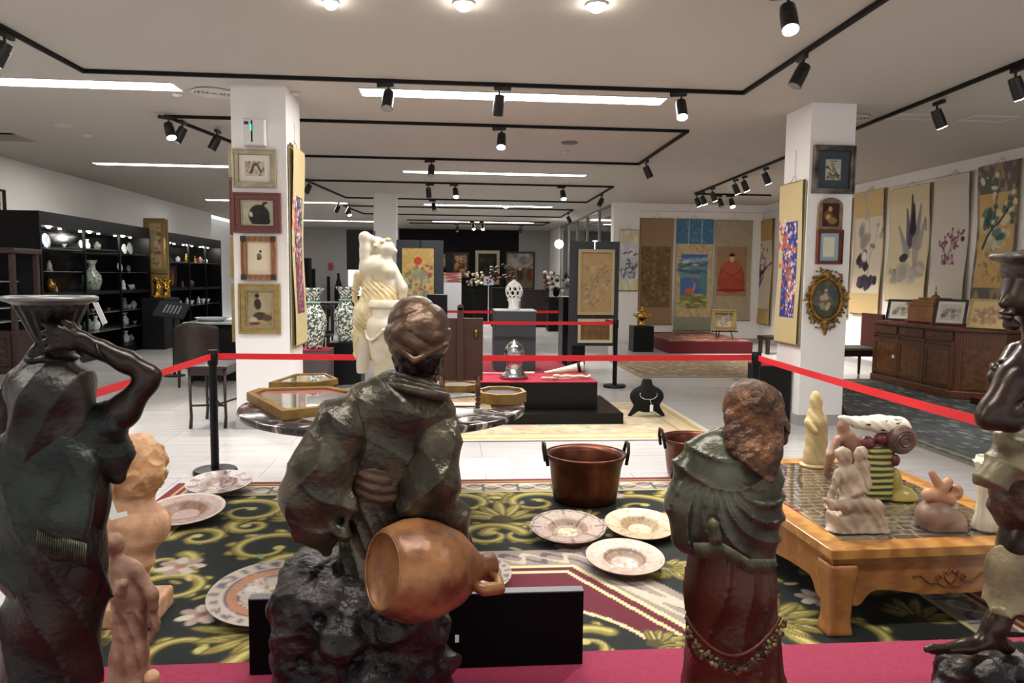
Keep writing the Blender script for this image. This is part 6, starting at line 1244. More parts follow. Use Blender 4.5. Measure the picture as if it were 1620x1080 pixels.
# ================================================================== PAINTED PLATES
def dish_art(kind, N=90):
    c = Cv(N, N, 'c9b29c'); dx, dy = c.X - .5, c.Y - .5; R = np.hypot(dx, dy) * 2; A = np.arctan2(dy, dx); rr = random.Random(kind)
    if kind == 1:   # petals
        c.mix((R < 2).astype(float), 'b89a88'); c.noise(9, 9, 'caa890', .5, 3); p = np.abs(np.sin(A * 8)); c.mix(((p < .13) & (R > .34)).astype(float), '4b3038'); c.mix((np.abs(R - (.9 + .04 * np.abs(np.cos(A * 8)))) < .02).astype(float), '4b3038'); c.mix((np.abs(R - .62) < .012).astype(float), '7a5650'); c.mix((R < .3).astype(float), 'c9b78e'); c.mix((np.abs(R - .3) < .015).astype(float), '4b3038'); art_flowers(c, .4, .4, .6, .6, rr, ['8a7a50', 'e0d4b4'], 12, .05)
    elif kind == 2:
        c.mix((R < 2).astype(float), 'c2a77e'); c.noise(6, 6, 'd0b88c', .6, 5); c.mix((np.abs(R - .33) < .02).astype(float), '957048'); c.mix(((np.abs(np.sin(A * 4 + R * 3)) < .1) & (R > .35)).astype(float), '94704c'); art_flowers(c, .1, .1, .9, .9, rr, ['a88858', '8d6a48'], 30, .03)
    elif kind == 3:
        c.mix((R < 2).astype(float), 'bba28e'); art_flowers(c, .02, .02, .98, .98, rr, ['b8987f', 'd9c9b8', 'a88670'], 130, .035); c.mix((np.abs(R - .5) < .025).astype(float), '8d6a5c'); c.mix((np.abs(R - .3) < .015).astype(float), '9a7a6c'); art_flowers(c, .38, .38, .62, .62, rr, ['e0d8cc', '8d6a5c'], 20, .04)
    elif kind == 4:
        c.mix((R < 2).astype(float), 'c3aca4'); c.mix(((np.sin(A * 9) > .2) & (R > .66) & (R < .92)).astype(float), '5b4456'); c.mix(((np.sin(A * 5) > .3) & (R < .5)).astype(float), '9a7870'); art_flowers(c, .2, .2, .8, .8, rr, ['6a4c58', 'd6c4ba', 'a8847a'], 60, .04); c.mix((np.abs(R - .64) < .015).astype(float), '5b4456')
    elif kind == 5:
        c.mix((R < 2).astype(float), 'a87a66'); c.noise(5, 5, 'c09080', .5, 7); c.mix((np.abs(R - .6) < .02).astype(float), '5e3a34'); c.mix((np.abs(np.sin(A * 3 + R * 8)) < .12).astype(float), '5e3a34', .7); c.mix((R > .9).astype(float), 'd0b8ac')
    else:
        c.mix((R < 2).astype(float), 'c4b5a4'); c.mix(((R > .55) & (R < .72)).astype(float), 'b5764e'); c.mix((np.abs(R - .54) < .012).astype(float), '4b4456'); c.mix((np.abs(R - .73) < .012).astype(float), '4b4456'); c.mix(((np.sin(A * 22) > .3) & (R > .8) & (R < .95)).astype(float), '5a5568'); art_flowers(c, .28, .28, .72, .72, rr, ['8a6048', 'b89880', '5e5560'], 50, .03)
    return c
def plate(px, py, D, kind, label, tilt=.12, ta=-PI / 2, sx=1.0):
    p = atz(px, py, 0.014); R = D / 2; t = thing('painted_plate', label, 'plate', (p.x, p.y, .0135), 0, 'painted ceramic plates on the green rug')
    M = Matrix.Rotation(tilt, 3, Vector((math.cos(ta + PI / 2), math.sin(ta + PI / 2), 0)))
    zc = .0135 + (R * math.sin(tilt) if tilt else 0) + .002; ctr = Vector((p.x, p.y, zc))
    prof = lambda q: .004 + (.035 if q > .55 else .035 * max(0, (q - .35) / .2)) * (1 if q > .35 else 0) + (.01 * (q - .55) / .45 if q > .55 else 0)
    # front: polar mesh with painted colours
    c = dish_art(kind); art_flowers(c, .03, .03, .97, .97, random.Random(kind + 40), ['7d5a4c', 'a58a74', '8d6a58', 'b8a48e'], 170, .016); c.scale(.62); nr, na = 26, 72; vs = []; cs = []
    for i in range(nr + 1):
        q = i / nr
        for k in range(na):
            a = 2 * PI * k / na; v = M @ Vector((q * R * sx * math.cos(a), q * R * math.sin(a), prof(q))) ; vs.append(ctr + v)
            cs.append(c.a[min(89, int((.5 + q * .495 * math.sin(a)) * 90)), min(89, int((.5 + q * .495 * math.cos(a)) * 90))])
    fs = [(i * na + k, i * na + (k + 1) % na, (i + 1) * na + (k + 1) % na, (i + 1) * na + k) for i in range(nr) for k in range(na)]
    me = bpy.data.meshes.new('painted_face'); I = wmat(t).inverted(); me.from_pydata([tuple(I @ v) for v in vs], [], fs); me.update()
    ca = me.color_attributes.new('paint', 'FLOAT_COLOR', 'POINT'); ca.data.foreach_set('color', np.concatenate([np.array(cs), np.ones((len(cs), 1))], 1).astype(np.float32).ravel())
    link('painted_face', me, pgl, t, True)
    build('back', MB().lathe([(.001, .0), (R * .35, .0), (R * .55, .03), (R * .99, .044), (R * 1.0, .05), (R * .985, .048), (R * .57, .036), (R * .36, .004), (.001, .003)], ctr - M @ Vector((0, 0, .003)), 48, sx=sx, M=M), mat('glazed_clay', '6a4234', .4), t, smooth=True)
    if tilt > .05: build('stand', MB().box(p.x - .03, p.x + .03, p.y + R * .4, p.y + R * .45, .0135, .0135 + R * 1.3 * math.sin(tilt)), bmatte, t)
for a in [(898, 850, .46, 1, 'ribbed pink plate with dark petal lines, left of the three by the copper pot', .12), (1012, 845, .44, 2, 'tan and ochre plate half hidden by the hooded bronze woman', .12), (988, 898, .43, 3, 'pale speckled plate nearest of the three by the copper pot', .1),
          (348, 776, .47, 4, 'purple and pink plate in front of the left belt post', .1), (294, 822, .49, 5, 'shiny copper-red plate behind the terracotta bust', .12), (436, 958, .62, 6, 'cream plate with orange ring behind the left end of the black board', .1), (745, 925, .42, 6, 'cream spotted plate mostly hidden behind the statue jar', .1)]: plate(*a)
# ================================================================== COPPER CAULDRONS
copper = mat('aged_copper', '45241a', .36, .75, col2='6e3c29', scale=5, bump=.15, bscale=30); iron = mat('dark_iron', '2a2220', .5, .8)
def cauldron(px, pyb, pyt, D, label, ang=0.0):
    p = atz(px, pyb - 4, 0); b = p; h = aty(px, pyt, p.y).z; t = thing('copper_cauldron', label, 'cauldron', (b.x, b.y, .0135), 0, 'copper cauldrons'); R = D / 2; z0 = .0135
    build('bowl', MB().lathe([(.001, z0), (R * .74, z0), (R * .82, z0 + .02), (R * .86, h * .3), (R * .93, h * .75), (R * 1.0, h * .93), (R * 1.04, h * .97), (R * 1.04, h), (R * .97, h), (R * .9, h * .9), (R * .84, h * .6), (R * .78, h * .25), (R * .7, z0 + .03), (.001, z0 + .025)], (b.x, b.y, 0), 64), copper, t, smooth=True)
    build('rim', MB().tube([(b.x + R * 1.03 * math.cos(a), b.y + R * 1.03 * math.sin(a), h) for a in np.linspace(0, 2 * PI, 64, endpoint=False)], .009, 8, True), copper, t, smooth=True)
    for s_ in (0, PI):
        a = ang + s_; o = Vector((b.x, b.y, 0)); d = Vector((math.cos(a), math.sin(a), 0)); n = Vector((-d.y, d.x, 0))
        build('handle', MB().tube([o + d * R * 1.02 + n * .07 + Vector((0, 0, h * .8)), o + d * (R * 1.08) + n * .06 + Vector((0, 0, h + .02)), o + d * (R * 1.1) + n * .03 + Vector((0, 0, h + .075)), o + d * (R * 1.1) - n * .03 + Vector((0, 0, h + .075)), o + d * (R * 1.08) - n * .06 + Vector((0, 0, h + .02)), o + d * R * 1.02 - n * .07 + Vector((0, 0, h * .8))], .012, 8), iron, t, smooth=True)
cauldron(925, 797, 717, .55, 'hammered copper cauldron with two upright handles on the rug', .0); cauldron(1098, 760, 693, .52, 'second copper cauldron partly hidden behind the hooded bronze woman', .0)
# ================================================================== HONEY WOOD TABLE
honey = mat('honey_wood', '97652f', .3, col2='b58343', scale=2.2, kind='wave', stretch=(1, 5, 5), detail=3, lo=.1, hi=.9, coat=.2); honey2 = mat('honey_wood_side', '8a5630', .32, col2='a0693a', scale=2, kind='wave', stretch=(1, 6, 6), detail=3, lo=.1, hi=.9, coat=.2)
KX, KY, KW, KD, KZ = 1.70, 3.05, 1.16, 1.58, .42; krz = .035
kt = thing('low_wooden_table', 'honey coloured low table with curved legs and glazed lattice top, at right', 'table', (KX, KY, .0135), krz); K_ = lambda x, y, z=0: Vector((KX, KY, 0)) + Matrix.Rotation(krz, 3, 'Z') @ Vector((x, y, z))
MK = Matrix.Translation((KX, KY, 0)) @ Matrix.Rotation(krz, 4, 'Z')
fw_ = .1
top = build('top_frame', MB().box(-.02, KW + .02, -.02, fw_, KZ - .045, KZ, M=MK).box(-.02, KW + .02, KD - fw_, KD + .02, KZ - .045, KZ, M=MK).box(-.02, fw_, fw_, KD - fw_, KZ - .045, KZ, M=MK).box(KW - fw_, KW + .02, fw_, KD - fw_, KZ - .045, KZ, M=MK), honey, kt, bevel=.004)
build('moulding', MB().box(.0, KW, 0, .03, KZ - .075, KZ - .045, M=MK).box(0, .03, .03, KD, KZ - .075, KZ - .045, M=MK).box(KW - .03, KW, .03, KD, KZ - .075, KZ - .045, M=MK).box(.03, KW - .03, KD - .03, KD, KZ - .075, KZ - .045, M=MK), honey2, kt, bevel=.006)
build('lattice_board', MB().box(fw_, KW - fw_, fw_, KD - fw_, KZ - .04, KZ - .03, M=MK), mat('lattice_dark', '2c1c14', .5), kt)
lt = MB(); rr = random.Random(5); gx = .06; gy = .06; nx_, ny_ = int((KW - 2 * fw_) / gx), int((KD - 2 * fw_) / gy)
for j in range(ny_ + 1):
    y = fw_ + j * gy; lt.box(fw_, KW - fw_, y, y + .012, KZ - .03, KZ - .012, M=MK)
    if j < ny_:
        x = fw_ + rr.uniform(0, gx)
        while x < KW - fw_ - .01: lt.box(x, x + .012, y + .012, y + gy, KZ - .03, KZ - .012, M=MK); x += rr.choice([gx, gx * 1.6, gx * 2.2])
build('lattice', lt, mat('lattice_wood', 'c9b8a0', .5), kt)
build('glass_top', MB().box(fw_ + .002, KW - fw_ - .002, fw_ + .002, KD - fw_ - .002, KZ - .009, KZ - .002, M=MK), mat('table_glass', 'ffffff', .01, trans=1.0, ior=1.5), kt)
def apron(L):
    pts = [(0, 0), (L, 0)]; n = 60; lo_ = []
    for i in range(n + 1):
        t = i / n; x = L * t; e = min(t, 1 - t) * L
        if e < .1: z = -.30 + 0 * e
        elif e < .22: z = -.30 + (.30 - .13) * math.sin((e - .1) / .12 * PI / 2)
        else: z = -.13 - .035 * (1 - math.cos((e - .22) / (L / 2 - .22) * PI * 1.0)) * .6 + (.018 if abs(t - .5) < .012 else 0)
        lo_.append((x, z))
    return pts + lo_[::-1]
A0 = KZ - .075
def side(o, u, n, L, nm='apron'):
    a = build(nm, MB().prism([(0, 0), (L, 0)] + [(x, max(z, -.16 if .0 < min(x, L - x) and min(x, L - x) >= .18 else -.2)) for x, z in apron(L)[2:] if .1 <= x <= L - .1], o, u, (0, 0, 1), n), honey2, kt, bevel=.004); return a
ux = K_(1, 0) - K_(0, 0); uy = K_(0, 1) - K_(0, 0)
ap = side(K_(0, .012, A0), ux, uy * .03, KW); side(K_(0.012, 0, A0), uy, ux * .03, KD); side(K_(0, KD - .045, A0), ux, uy * .03, KW); side(K_(KW - .045, 0, A0), uy, ux * .03, KD)
cl_ = MB()   # carved lotus scroll on the front apron
for sg in (1, -1):
    cl_.tube([K_(KW / 2 + sg * x, .008, A0 - .085 + z) for x, z in ((0, -.03), (.03, -.04), (.06, -.02), (.075, .005), (.06, .02), (.045, .005), (.06, -.012), (.1, -.02), (.13, .0), (.15, .02), (.19, .015))], .0035, 6)
    cl_.tube([K_(KW / 2 + sg * x, .008, A0 - .085 + z) for x, z in ((0, .045), (.02, .02), (.035, .035), (.03, .0), (0, -.03))], .0035, 6)
build('carving', cl_, mat('carved_line', '6a3c1c', .5), ap, smooth=True)
for (x, y, sx, sy) in ((0, 0, 1, 1), (KW, 0, -1, 1), (0, KD, 1, -1), (KW, KD, -1, -1)):
    s = Sc(K_(x, y) - Vector((.12, .12, -.01)), K_(x, y) + Vector((.27, .27, .36)) if sx > 0 and sy > 0 else K_(x, y) + Vector((.27, .27, .36)), .009) if False else None
    lo3 = K_(x + (-.06 if sx > 0 else -.24), y + (-.06 if sy > 0 else -.24)); hi3 = K_(x + (.24 if sx > 0 else .06), y + (.24 if sy > 0 else .06))
    s = Sc((lo3.x, lo3.y, .0), (hi3.x, hi3.y, A0 + .02), .0075)
    P = lambda a, b, z: K_(x + sx * a, y + sy * b, z)
    for (z, a, w) in [(.325 - .011 * i, .052 + .010 * math.sin(i / 29 * PI), .064 - .018 * math.sin(min(1, i / 24) * PI * .5) + (.012 * max(0, (i - 24) / 5))) for i in range(30)]: s.rbox(P(a, a, z), (w, w, .03), .015, .012, rz=krz)
    s.D = np.maximum(s.D, s.Z - A0 + .001); s.mesh('leg', honey2, kt, flatz=.0145)
# ================================================================== PINK PLATFORM
PZ = .25; pinkm = mat('pink_cloth', '84203e', .95, col2='8e2846', scale=90, bump=.15, bscale=500)
pp_ = thing('cloth_platform', 'long low platform covered in crimson pink cloth, carrying the bronze statues', 'platform', (.5, 1.7, 0))
build('body', MB().box(-1.9, 2.62, .75, 2.56, 0.0135, PZ - .01), mat('platform_black_edge', '1a1416', .6), pp_, bevel=.004)
build('cloth', MB().box(-1.9, 2.62, .75, 2.55, PZ - .01, PZ), pinkm, pp_)
a = aty(395, 945, 2.48); b = aty(922, 936, 2.48); bdd = thing('black_display_board', 'low black board standing on edge behind the turbaned statue', 'board', ((a.x + b.x) / 2, 2.48, PZ))
build('board', MB().box(a.x, b.x, 2.46, 2.5, PZ + .001, a.z), mat('gloss_black', '030304', .5, spec=.1), bdd, bevel=.002); build('top_edge', MB().box(a.x, b.x, 2.459, 2.501, a.z, a.z + .004), mat('edge_grey', '55565a', .4), bdd)
build('socket', MB().box(aty(720, 1010, 2.46).x, aty(726, 1010, 2.46).x, 2.455, 2.46, aty(720, 1015, 2.46).z, aty(720, 1004, 2.46).z), MATS['tag_white'], bdd)
# ================================================================== BRONZE AND CLAY FIGURES
def bz(name, c1, c2, rough=.4, metal=.55, sc=9, b=.35): return mat(name, c1, rough - .06, metal, col2=c2, scale=sc, bump=b, bscale=60, detail=9, lo=.42, hi=.6)
bronze_d = bz('bronze_dark', '1b1715', '2e2723'); bronze_robe = bz('bronze_robe', '39342b', '575040', .36, .55, 11); bronze_rock = bz('bronze_rock', '1d1a1a', '3a3433', .38, .6, 12, .7)
turban_m = bz('bronze_turban', '4a3527', '6d5542', .38, .5, 11); sash_m = bz('bronze_sash', '463526', '6d563f', .45, .4, 9); clay = mat('clay_jar', '5c3520', .36, .2, col2='99683f', scale=11, detail=9, bump=.2, bscale=40, lo=.36, hi=.62)
skinb = bz('bronze_skin', '241b17', '3b2d26', .34, .5, 6, .1)
class St:
    def __init__(s, Y): s.Y = Y; s.k = Y / 1170.0 * 1.0
    def q(s, px, py, d=0.0): p = aty(px, py, s.Y + d); return (p.x, p.y, p.z)
    def grid(s, x0, y0, x1, y1, d0, d1, h):
        ps = [s.q(x, y, d) for x in (x0, x1) for y in (y0, y1) for d in (d0, d1)]; a = np.array(ps); return Sc(a.min(0), a.max(0), h)
    def P(s, *pts): return [(s.q(*(p[:2] + (p[3] if len(p) > 3 else 0.0,))), p[2] * s.k) for p in pts]   # (px,py,rpx,depth)
def folds(amp, fx, fz, seed=1, warp=.03):
    def f(X, Y, Z):
        w = warp * np.sin(9 * Z + 4 * X + seed) + warp * .6 * np.sin(17 * X - 6 * Z + 2 * seed)
        a = np.abs(np.sin(fx * (X + w) + .6 * fx * Y + fz * (Z + w * .5))); return amp * (a ** .7 - .55)
    return f
# ---- 1. seated turbaned man with jar
def turbaned():
    s = St(2.14); k = s.k; t = thing('turbaned_bronze_statue', 'dark bronze seated man in turban and wide-sleeved robe, back turned, centre foreground', 'statue', (s.q(600, 900)[0], 2.1, PZ))
    g = s.grid(420, 1130, 790, 470, -.34, .42, .0062)
    # legs inside the skirt, resting on the rock, and the torso leaning forward
    g.chain(s.P((665, 560, 36, .03), (663, 600, 27, .03), (650, 640, 30, .01)), .02)
    g.ell(s.q(666, 560, .02), (36 * k, .085, 46 * k), .01)
    g.ell(s.q(672, 572, .11), (8 * k, .02, 10 * k), .015)     # nose, on the side turned away
    g.ell(s.q(634, 572, .0), (5 * k, .015, 11 * k), .008).ell(s.q(699, 574, .01), (5 * k, .015, 11 * k), .008)   # ears
    g.chain(s.P((640, 640, 30, .03), (626, 700, 30, .03), (608, 780, 26, .02), (602, 880, 30, .03)), .03, fl=((0, 1, 0), .8))
    body = g.mesh('body', skinb, t, flatz=s.q(600, 930)[2])
    # robe
    o = s.q(600, 700)
    def fd(X, Y, Z):
        n = hnoise(X, Y, Z, 2.2, 5); w = np.sin(34 * (X + .45 * Z + .05 * n)) * np.sin(9 * Z + 3 * n); e = np.abs(np.sin(17 * (X * .8 - Z * .5) + 3.5 * n)); e2 = np.abs(np.sin(27 * (X * .5 + Z * .8) + 3 * n))
        return .006 * w + .015 * (e ** .45 - .75) + .009 * (e2 ** .4 - .75)
    def fskirt(X, Y, Z):
        low = np.clip((s.q(600, 785)[2] - Z) * 25, 0, 1); return fd(X, Y, Z) * (1 - low) * .8 + .010 * low * (np.abs(np.sin(70 * X + 5 * np.sin(7 * Z))) ** .6 - .6)
    g = s.grid(500, 960, 770, 570, -.36, .40, .0055)
    g.chain(s.P((655, 612, 34, .0), (643, 640, 46, .0)), .03)
    g.chain(s.P((590, 652, 44, .0), (690, 655, 32, .0)), .05, fl=((0, 1, 0), 1.0))
    g.chain(s.P((632, 655, 70, .02), (615, 715, 62, .01), (600, 765, 46, .0)), .04, fl=((0, 1, 0), .8))
    g.chain(s.P((600, 770, 46, .0), (602, 830, 60, .03), (602, 900, 78, .04)), .03, fl=((0, 1, 0), .8))
    g.disp(fskirt); g.mesh('robe', bronze_robe, t, flatz=s.q(600, 915)[2])
    g = s.grid(425, 930, 620, 580, -.3, .25, .005)   # left sleeve, a wide hanging bag
    g.chain(s.P((578, 640, 36, -.005), (540, 680, 44, -.03), (510, 735, 50, -.04), (500, 785, 52, -.04), (504, 830, 40, -.03), (516, 872, 14, -.02)), .02, fl=((0, 1, 0), .85))
    g.cap(s.q(462, 778, -.02), s.q(480, 825, -.05), 16 * k, 20 * k, .03); g.cap(s.q(472, 790, -.085), s.q(545, 845, -.08), 8 * k, 9 * k, .02); g.cap(s.q(545, 845, -.08), s.q(556, 790, -.07), 9 * k, 6 * k, .02)
    g.disp(fd); g.mesh('left_sleeve', bronze_robe, t)
    g = s.grid(595, 900, 770, 600, -.3, .25, .005)   # right sleeve
    g.chain(s.P((690, 662, 32, -.01), (694, 705, 38, -.03), (682, 760, 47, -.05), (676, 795, 42, -.04)), .02, fl=((0, 1, 0), .9)); g.cap(s.q(640, 800, -.06), s.q(700, 812, -.05), 16 * k, 20 * k, .02)
    g.chain(s.P((690, 795, 34, -.02), (716, 815, 24, .0), (731, 855, 15, .0)), .03)
    g.disp(lambda X, Y, Z: fd(X + .3, Y, Z + .1)); g.mesh('right_sleeve', bronze_robe, t)
    # collar rolls
    for i in range(3):
        c = np.array(s.q(660, 603 + 7 * i, .0)); r = (33 + 6 * i) * k
        pts = [(c[0] + r * math.cos(a), c[1] - .005 + r * .95 * math.sin(a), c[2] - .02 * math.cos(a) - .0 + .012 * math.sin(a) * -1) for a in np.linspace(0, 2 * PI, 30, endpoint=False)]
        build('collar_roll', MB().tube(pts, .011 + .002 * i, 8, True), bronze_robe, t, smooth=True)
    # turban
    g = s.grid(595, 610, 730, 460, -.2, .22, .0045)
    g.ell(s.q(661, 528, .0), (49 * k, .1, 46 * k), .01).ell(s.q(662, 512, .0), (42 * k, .085, 36 * k), .01).ell(s.q(655, 498, 0), (26 * k, .05, 22 * k), .03)
    c = s.q(661, 528)
    def tb(X, Y, Z):
        x, y, z = X - c[0], Y - c[1], Z - c[2]; a = np.arctan2(x, -y); h1 = z + .35 * x + .012 * np.sin(3 * a); h2 = z - .45 * x + .02
        m = (z > .015); return -.008 * np.where(m, np.abs(np.sin(36 * h2)) ** .5, np.abs(np.sin(60 * h1)) ** .5)
    g.disp(tb); g.cap(s.q(617, 538, -.07), s.q(655, 570, -.1), 4 * k, 5 * k, .006).cap(s.q(655, 570, -.1), s.q(707, 545, -.06), 5 * k, 4 * k, .006)
    g.mesh('turban', turban_m, t)
    # curly hair below turban
    g = s.grid(610, 625, 715, 545, -.16, .16, .0042); r = random.Random(4)
    for i in range(70):
        a = r.uniform(PI * .95, PI * 2.05); z = r.uniform(0, 1); px = 662 + 37 * math.cos(a) * (1 - .25 * z); g.ell(s.q(px, 560 + 30 * z, .075 * math.sin(a) * (1 - .25 * z)), (7 * k, 7 * k, 5.5 * k), .004)
    g.ell(s.q(663, 572, -.01), (33 * k, .065, 22 * k), .01); g.mesh('hair', bz('bronze_hair', '121010', '221e1c', .35, .6, 14), t)
    # sash
    g = s.grid(540, 795, 665, 720, -.2, .2, .0045)
    g.chain(s.P((600, 742, 52, .005), (601, 775, 50, .005)), .01, fl=((0, 1, 0), .86)); zc = s.q(600, 758)[2]
    g.D = np.maximum(g.D, np.abs(g.Z - zc + .05 * (g.X - s.q(600, 700)[0])) - 25 * k)
    g.disp(lambda X, Y, Z: -.004 * np.abs(np.sin(110 * (Z + .12 * X + .01 * np.sin(25 * X)))) - .002); g.mesh('sash', sash_m, t)
    # right forearm and hand closing on the jar neck
    g = s.grid(690, 960, 800, 830, -.12, .16, .004)
    g.chain(s.P((733, 850, 13, .03), (745, 880, 10, .05), (752, 893, 10, .05)), .01)
    for i in range(4): g.chain(s.P((744 + 6 * i, 893, 5, .05), (746 + 6 * i, 905, 4.4, .02 - .004 * i), (747 + 5 * i, 914, 3.8, .0)), .004)
    g.chain(s.P((740, 890, 5.5, .04), (733, 900, 4.6, .02), (731, 908, 4, .0)), .004); g.mesh('right_hand', skinb, t)
    # rock
    g = s.grid(405, 1200, 735, 868, -.36, .5, .007); r = random.Random(9)
    g.rbox(s.q(570, 1010, .05), (125 * k, .2, 130 * k), .06, .05)
    for (x, y, rx, d) in ((480, 915, 42, 0), (540, 900, 30, .05), (455, 960, 34, -.03), (480, 1010, 44, -.03), (560, 960, 60, .06), (600, 1060, 70, -.08), (660, 990, 55, .0), (690, 1050, 40, -.02), (500, 1090, 50, -.02), (540, 1010, 36, -.16), (620, 985, 34, -.13), (680, 1090, 45, .0), (600, 895, 28, .12)): g.ell(s.q(x, y, d), (rx * k, rx * k * 1.1, rx * k * .85), .03)
    g.disp(lambda X, Y, Z: .022 * (np.abs(hnoise(X, Y, Z, 4.5, 3)) ** .7 - .35) + .012 * (np.abs(hnoise(X, Y, Z, 11, 5)) - .3) + .005 * np.abs(hnoise(X, Y, Z, 26, 8)))
    g.mesh('rock', bronze_rock, t, flatz=PZ + .001)
    # clay jar held under the arm, its base towards the viewer
    B = Vector(s.q(606, 903, -.2)); T_ = Vector(s.q(754, 897, -.05)); ax = (T_ - B).normalized(); L = (T_ - B).length; rot = Vector((0, 0, 1)).rotation_difference(ax).to_matrix()
    R = 74 * k; prof = [(.002, .006), (R * .70, .006), (R * .74, -.004), (R * .80, -.002), (R * .86, L * .04), (R * 1.0, L * .2), (R * 1.03, L * .33), (R * .98, L * .5), (R * .78, L * .74), (R * .45, L * .93), (R * .3, L * 1.0), (R * .27, L * 1.07), (R * .32, L * 1.16), (R * .3, L * 1.17), (R * .22, L * 1.08), (.002, L * 1.07)]
    j = build('jar_body', MB().lathe(prof, B, 64, M=rot), clay, t, smooth=True)
    side = Vector((0, -1, 0)); side = (side - ax * side.dot(ax)).normalized(); dn = Vector((0, 0, -1)); dn = (dn - ax * dn.dot(ax)).normalized(); hd = (side * .75 + dn * .1).normalized()
    build('base_ring', MB().tube([B - ax * .002 + rot @ Vector((R * .74 * math.cos(a), R * .74 * math.sin(a), 0)) for a in np.linspace(0, 2 * PI, 48, endpoint=False)], .0035, 8, True), clay, j, smooth=True); build('jar_handle', MB().tube([B + ax * L * .8 + hd * R * .62, B + ax * L * .86 + hd * R * .82, B + ax * L * 1.05 + hd * R * .8, B + ax * L * 1.12 + hd * R * .5, B + ax * L * 1.1 + hd * R * .25], [.016, .018, .018, .014, .012], 10), clay, j, smooth=True)
turbaned()
# ---- 2. water carrier with basin on the head
def carrier():
    s = St(1.72); k = s.k; t = thing('basin_carrier_bronze_statue', 'dark bronze woman balancing a fluted basin on her head with raised hand, far left', 'statue', (s.q(90, 900)[0], 1.72, PZ))
    sh = bz('bronze_green_shawl', '191e1a', '2c322c', .45, .4, 7); br_d = bz('bronze_brown_dress', '1c1210', '30201a', .42, .45, 6)
    g = s.grid(-60, 1300, 270, 480, -.26, .28, .0062)
    g.ell(s.q(84, 600, .02), (38 * k, .075, 46 * k), .01).chain(s.P((84, 640, 26, .0), (86, 680, 30, 0)), .02)
    g.ell(s.q(90, 612, .1), (7 * k, .018, 9 * k), .012)   # nose
    g.chain(s.P((100, 690, 55, 0), (95, 780, 66, 0), (90, 900, 66, 0), (85, 1050, 62, 0)), .05, fl=((0, 1, 0), .7))
    # right arm: shoulder, elbow out right, forearm up to the basin
    g.chain(s.P((150, 690, 27, .0), (195, 650, 23, .0), (232, 604, 16, .0), (238, 592, 15, .0)), .02)
    g.chain(s.P((238, 592, 15, 0), (200, 572, 17, -.01), (160, 553, 14, -.02), (146, 549, 12, -.02)), .012)
    g.chain(s.P((150, 550, 13, -.02), (128, 540, 15, -.03), (110, 535, 13, -.045)), .012, fl=((0, 1, 0), .7))
    for i, (x, y) in enumerate(((70, 512), (68, 526), (70, 540), (76, 553))): g.chain(s.P((112, 528 + 7 * i, 6.5, -.05), (92, 520 + 9 * i, 5.8, -.065), (x, y, 4.6, -.06)), .005)
    g.chain(s.P((122, 528, 7, -.03), (112, 514, 6, -.045), (100, 508, 5, -.055)), .005)
    # left arm, half hidden, also raised
    g.chain(s.P((20, 690, 26, .0), (8, 640, 22, .02), (30, 600, 15, .03), (58, 566, 12, .03), (66, 552, 11, .03)), .02)
    g.mesh('body', skinb, t, flatz=PZ + .001)
    c = s.q(166, 556, -.02); build('bracelet', MB().tube([Vector(c) + Matrix.Rotation(-.45, 3, 'Y') @ Vector((0, .029 * math.cos(a), .024 * math.sin(a))) for a in np.linspace(0, 2 * PI, 24, endpoint=False)], .004, 6, True), bronze_d, t, smooth=True)
    # headscarf hood
    g = s.grid(-20, 800, 170, 545, -.24, .22, .0052)
    g.ell(s.q(84, 622, -.0), (57 * k, .105, 58 * k), .02).chain(s.P((84, 640, 54, -.01), (70, 680, 48, -.03), (40, 722, 20, -.05)), .03, fl=((0, 1, 0), .8)); g.cap(s.q(82, 566, .0), s.q(84, 590, 0), 30 * k, 46 * k, .02)
    g.disp(lambda X, Y, Z: .010 * np.abs(np.sin(62 * (X - s.q(30, 700)[0]) * .75 - 46 * (Z - s.q(30, 700)[2]) * .55)) - .006 + .002 * hnoise(X, Y, Z, 6, 2)); g.mesh('headscarf', bz('bronze_scarf', '262220', '403a38', .45, .4, 8), t)
    g = s.grid(30, 590, 140, 530, -.12, .12, .005); g.ell(s.q(84, 566, 0), (38 * k, .055, 12 * k), .01); g.disp(lambda X, Y, Z: .003 * np.sin(120 * X + 90 * Z)); g.mesh('head_pad', bronze_d, t)
    # shawl
    g = s.grid(-70, 1010, 240, 630, -.28, .3, .0062)
    g.chain(s.P((30, 715, 44, 0), (90, 700, 52, 0), (150, 690, 30, 0)), .04, fl=((0, 1, 0), .9)); g.chain(s.P((90, 720, 72, 0), (75, 800, 76, .0), (60, 880, 66, .0), (70, 925, 50, -.02)), .04, fl=((0, 1, 0), .75))
    g.chain(s.P((160, 680, 24, .0), (180, 720, 22, .01), (186, 755, 16, .01)), .03); g.chain(s.P((150, 660, 22, 0), (178, 668, 24, 0), (190, 650, 20, 0)), .02)
    g.chain(s.P((130, 740, 28, -.05), (100, 820, 34, -.07), (96, 862, 30, -.07)), .03, fl=((0, 1, 0), .6))
    g.disp(lambda X, Y, Z: .014 * (np.abs(np.sin(26 * (X + .3 * Z) + 2 * hnoise(X, Y, Z, 3, 4))) ** .6 - .6) + .003 * hnoise(X, Y, Z, 9, 1)); g.mesh('shawl', sh, t, flatz=s.q(60, 965)[2])
    fr = MB()
    for i in range(22): a = s.q(60 + 3.6 * i, 838 + 1.0 * i, -.095); fr.tube([a, (a[0] + .002, a[1] - .008, a[2] - .02), (a[0], a[1] - .004, a[2] - .045)], [.0026, .0024, .0012], 6)
    build('fringe', fr, bz('bronze_fringe', '2f2f22', '4a4632', .5, .4, 20), t, smooth=True)
    # skirt
    g = s.grid(-60, 1320, 210, 740, -.28, .3, .0066)
